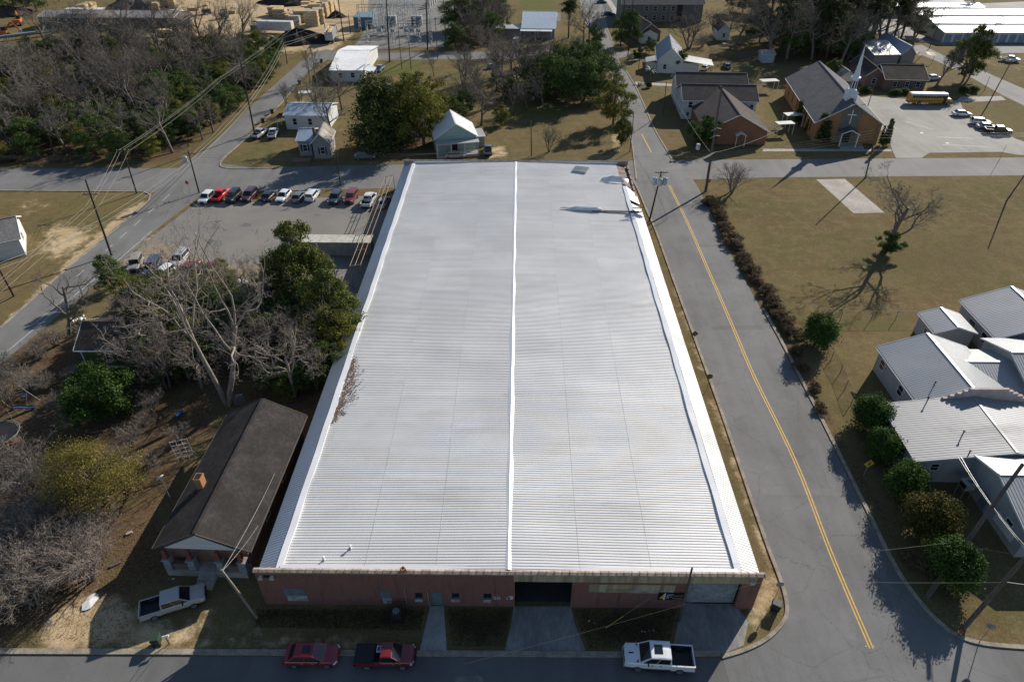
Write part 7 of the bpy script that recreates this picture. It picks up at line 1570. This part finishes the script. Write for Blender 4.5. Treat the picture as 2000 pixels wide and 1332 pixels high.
t = thing('slide', 'dark blue plastic slide above the trampoline', 'slide', P(52,803), R(35)); b = MB(); pts = [(-1.0,1.1),(-.4,.85),(.3,.4),(1.0,.15)]; b.loft([[(x,-.25,z+.15),(x,-.22,z),(x,.22,z),(x,.25,z+.15),(x,.22,z-.04),(x,-.22,z-.04)] for x, z in pts]); b.build('chute', mat('slide_blue', (.03,.06,.16), .4), t); b = MB(); b.tube([(-1,-.2,0),(-1,-.2,1.1)], .04, 5); b.tube([(-1,.2,0),(-1,.2,1.1)], .04, 5); b.build('ladder', STEEL, t)
t = thing('swing_frame', 'pale metal swing frame with a bright blue seat above the slide', 'swing', P(52,778), R(-35)); b = MB(); b.tube([(-1.6,0,2.0),(1.6,0,2.0)], .04, 6); [b.tube([(s*1.6,0,2.0),(s*1.8,q,0)], .035, 5) for s in (-1,1) for q in (-.8,.8)]; b.build('frame', STEEL, t); addbox(t, 'seat', mat('bright_blue', (.02,.12,.5), .4), (-.35,.25,-.2,.2,.5,.58)); b = MB(); b.tube([(-.3,0,.55),(-.3,0,2.0)], .012, 4); b.tube([(.2,0,.55),(.2,0,2.0)], .012, 4); b.build('chain', STEEL, t)
t = thing('toy_wagon', 'faded red toy wagon at the foot of the trampoline', 'wagon', P(28,868), R(25)); addbox(t, 'tray', mat('faded_red', (.22,.05,.05), .5), (-.6,.6,-.3,.3,.2,.26),(-.6,-.56,-.3,.3,.26,.4),(.56,.6,-.3,.3,.26,.4),(-.56,.56,-.3,-.26,.26,.4),(-.56,.56,.26,.3,.26,.4)); wheels(t, (-.4,.4), .3, .12, .06)
t = thing('blue_barrel', 'blue plastic tube lying in the shade behind the bungalow', 'barrel', P(350,812), R(70)); b = MB(); b.loft([[(x,.28*k*math.cos(a),.3+.28*k*math.sin(a)) for a in [j*.524 for j in range(12)]] for x, k in ((-.55,.9),(-.5,1),(0,1.02),(.5,1),(.55,.9))]); b.build('shell', mat('barrel_blue', (.03,.12,.24), .5), t); b = MB(); b.lathe([(.05,0),(.05,.04)], n=6); b.build('bung', BLACK, t)
t = thing('lattice_panel', 'blue grey lattice panel standing behind the bungalow', 'lattice', P(470,792), R(25)); b = MB(); [b.bar((-.6+k*.2,0,.05),(-.6+k*.2,0,1.8),.05,.02) for k in range(7)]; [b.bar((-.65,.02,.2+k*.22),(.65,.02,.2+k*.22),.05,.02) for k in range(8)]; b.build('slats', BLUEG, t)
t = thing('plank_pile', 'low pile of grey planks behind the bungalow', 'plank pile', P(582,793), R(5)); rp_ = random.Random(3); 
for k in range(6): b = MB(); b.bar((-1.9+rp_.random()*.3,-.4+k*.16,.08+.06*(k % 2)),(1.7+rp_.random()*.4,-.45+k*.16,.08+.06*(k % 2)),.13,.05); b.build('plank', WOODP, t)
t = thing('potted_plants', 'cluster of pale pots beside the porch steps', 'pots', P(452,1115)); [addbox(t, 'stand', STEEL, (-.4,.4,-.2,.2,0,.06))]; [ (lambda b: (b.lathe([(.16,.06),(.24,.45),(.2,.45),(.01,.4)], (x,y,0), 10), b.build('pot', mat('pale_pot', (.3,.32,.36), .7), t)))(MB()) for x, y in ((-.45,0),(.35,.1),(.1,-.35))]
t = thing('concrete_block', 'grey concrete block on the leaves left of the bungalow', 'block', P(253,1042), R(30)); addbox(t, 'block', CONC, (-.3,.3,-.15,.15,0,.2)); t = thing('timber_offcut', 'pale timber offcut on the leaves beside the thicket', 'timber', P(226,1103), R(35)); addbox(t, 'board', WOODP, (-.5,.5,-.12,.12,0,.15))
b = MB(); rq = random.Random(4); c0 = P(176,1176); vs = [(c0.x+rq.gauss(0,.12)+.55*math.cos(k*.5)*(1+.3*math.sin(k)), c0.y+.9*math.sin(k*.5), .06+.08*rq.random()) for k in range(12)]; b.add(vs+[(c0.x,c0.y,.22)], [(k,(k+1)%12,12) for k in range(12)]); tag(b.build('white_sheet', WHITE), 'crumpled white plastic sheet on the leaves by the sandy drive', 'plastic sheet')
rb = random.Random(8); LIT = mat('litter_white', (.6,.6,.58), .6, .2, 3)
for k, (px, l) in enumerate([((150,625),'white and purple rubbish heap behind the green cottage'),((130,766),'white scrap lying on the yard right of the swing'),((85,803),'small white scrap beside the slide'),((98,832),'small white scrap right of the trampoline'),((340,1130),'white paper scrap before the porch'),((1153,1213),'pale scrap on the bed before the brick front'),((1255,1233),'white bottle lying behind the white pickup'),((1275,1232),'pinkish stick lying behind the white pickup')]):
    b = MB(); p = P(*px); n = 10 if k == 0 else 3
    for j in range(n): q = p+Vector((rb.gauss(0,.3 if k else .8), rb.gauss(0,.1 if k else .5), 0)); s_ = rb.uniform(.04,.1)*(3 if k == 0 else 1); b.loft([[(q.x-s_,q.y-s_,.0),(q.x+s_,q.y-s_*.7,.0),(q.x+s_*.8,q.y+s_,.0)],[(q.x-s_*.6,q.y-s_*.5,s_),(q.x+s_*.5,q.y-s_*.4,s_*.7),(q.x+s_*.3,q.y+s_*.5,s_*.9)]])
    tag(b.build('litter', LIT), l, 'litter')
# leaf scatter on the ground where it lies thick
b = MB(); rl = random.Random(21); LM = mat('fallen_leaves', (.26,.155,.08), 1, .5, 3)
zones = [((30,1040),(250,1250),2600),((560,620),(640,760),500),((240,1020),(300,1190),700)]
for (xa, ya), (xb, yb), n in zones:
    for k in range(n):
        p = P(rl.uniform(xa,xb), rl.uniform(min(ya,yb),max(ya,yb)))
        s_ = rl.uniform(.025,.06); a = rl.random()*6.3; c_, s2 = math.cos(a)*s_, math.sin(a)*s_; z = .02+rl.random()*.04; b.quad((p.x+c_,p.y+s2,z),(p.x-s2,p.y+c_,z+.02),(p.x-c_,p.y-s2,z),(p.x+s2,p.y-c_,z+.03))
tag(b.build('fallen_leaves', LM), 'brown fallen leaves scattered over the yards', 'fallen leaves', None, 'stuff')
# ordinary grass tufts on the near lawns
b = MB(); GM = leafmat('dry_grass', (.07,.06,.02), (.13,.10,.04), (.19,.15,.065), .3)
def tufts(poly_px, n, hh, b):
    pts = [P(*p) for p in poly_px]; x0, x1 = min(p.x for p in pts), max(p.x for p in pts); y0, y1 = min(p.y for p in pts), max(p.y for p in pts); k = 0; tries = 0
    while k < n and tries < n*12:
        tries += 1; x = rl.uniform(x0,x1); y = rl.uniform(y0,y1); ins = False
        for i in range(len(pts)):
            a, c = pts[i], pts[(i+1)%len(pts)]
            if (a.y > y) != (c.y > y) and x < (c.x-a.x)*(y-a.y)/(c.y-a.y)+a.x: ins = not ins
        if not ins: continue
        k += 1
        for j in range(4): a = rl.random()*6.3; r_ = rl.uniform(.03,.1); hx = rl.uniform(.5,1)*hh; b.quad((x-.02*math.sin(a),y+.02*math.cos(a),0),(x+.02*math.sin(a),y-.02*math.cos(a),0),(x+r_*math.cos(a),y+r_*math.sin(a),hx))
tufts([(1120,1188),(1322,1188),(1308,1255),(1150,1270)], 2500, .10, b); tufts([(500,1190),(830,1190),(820,1230),(500,1225)], 3500, .12, b); tufts([(872,1188),(1000,1188),(985,1262),(885,1262)], 2000, .1, b)
o = b.build('grass', GM); at = o.data.attributes.new('tint', 'FLOAT', 'FACE'); at.data.foreach_set('value', np.random.default_rng(2).random(len(o.data.polygons)).astype(np.float32)); tag(o, 'dry grass tufts on the near verges', 'grass', None, 'stuff')
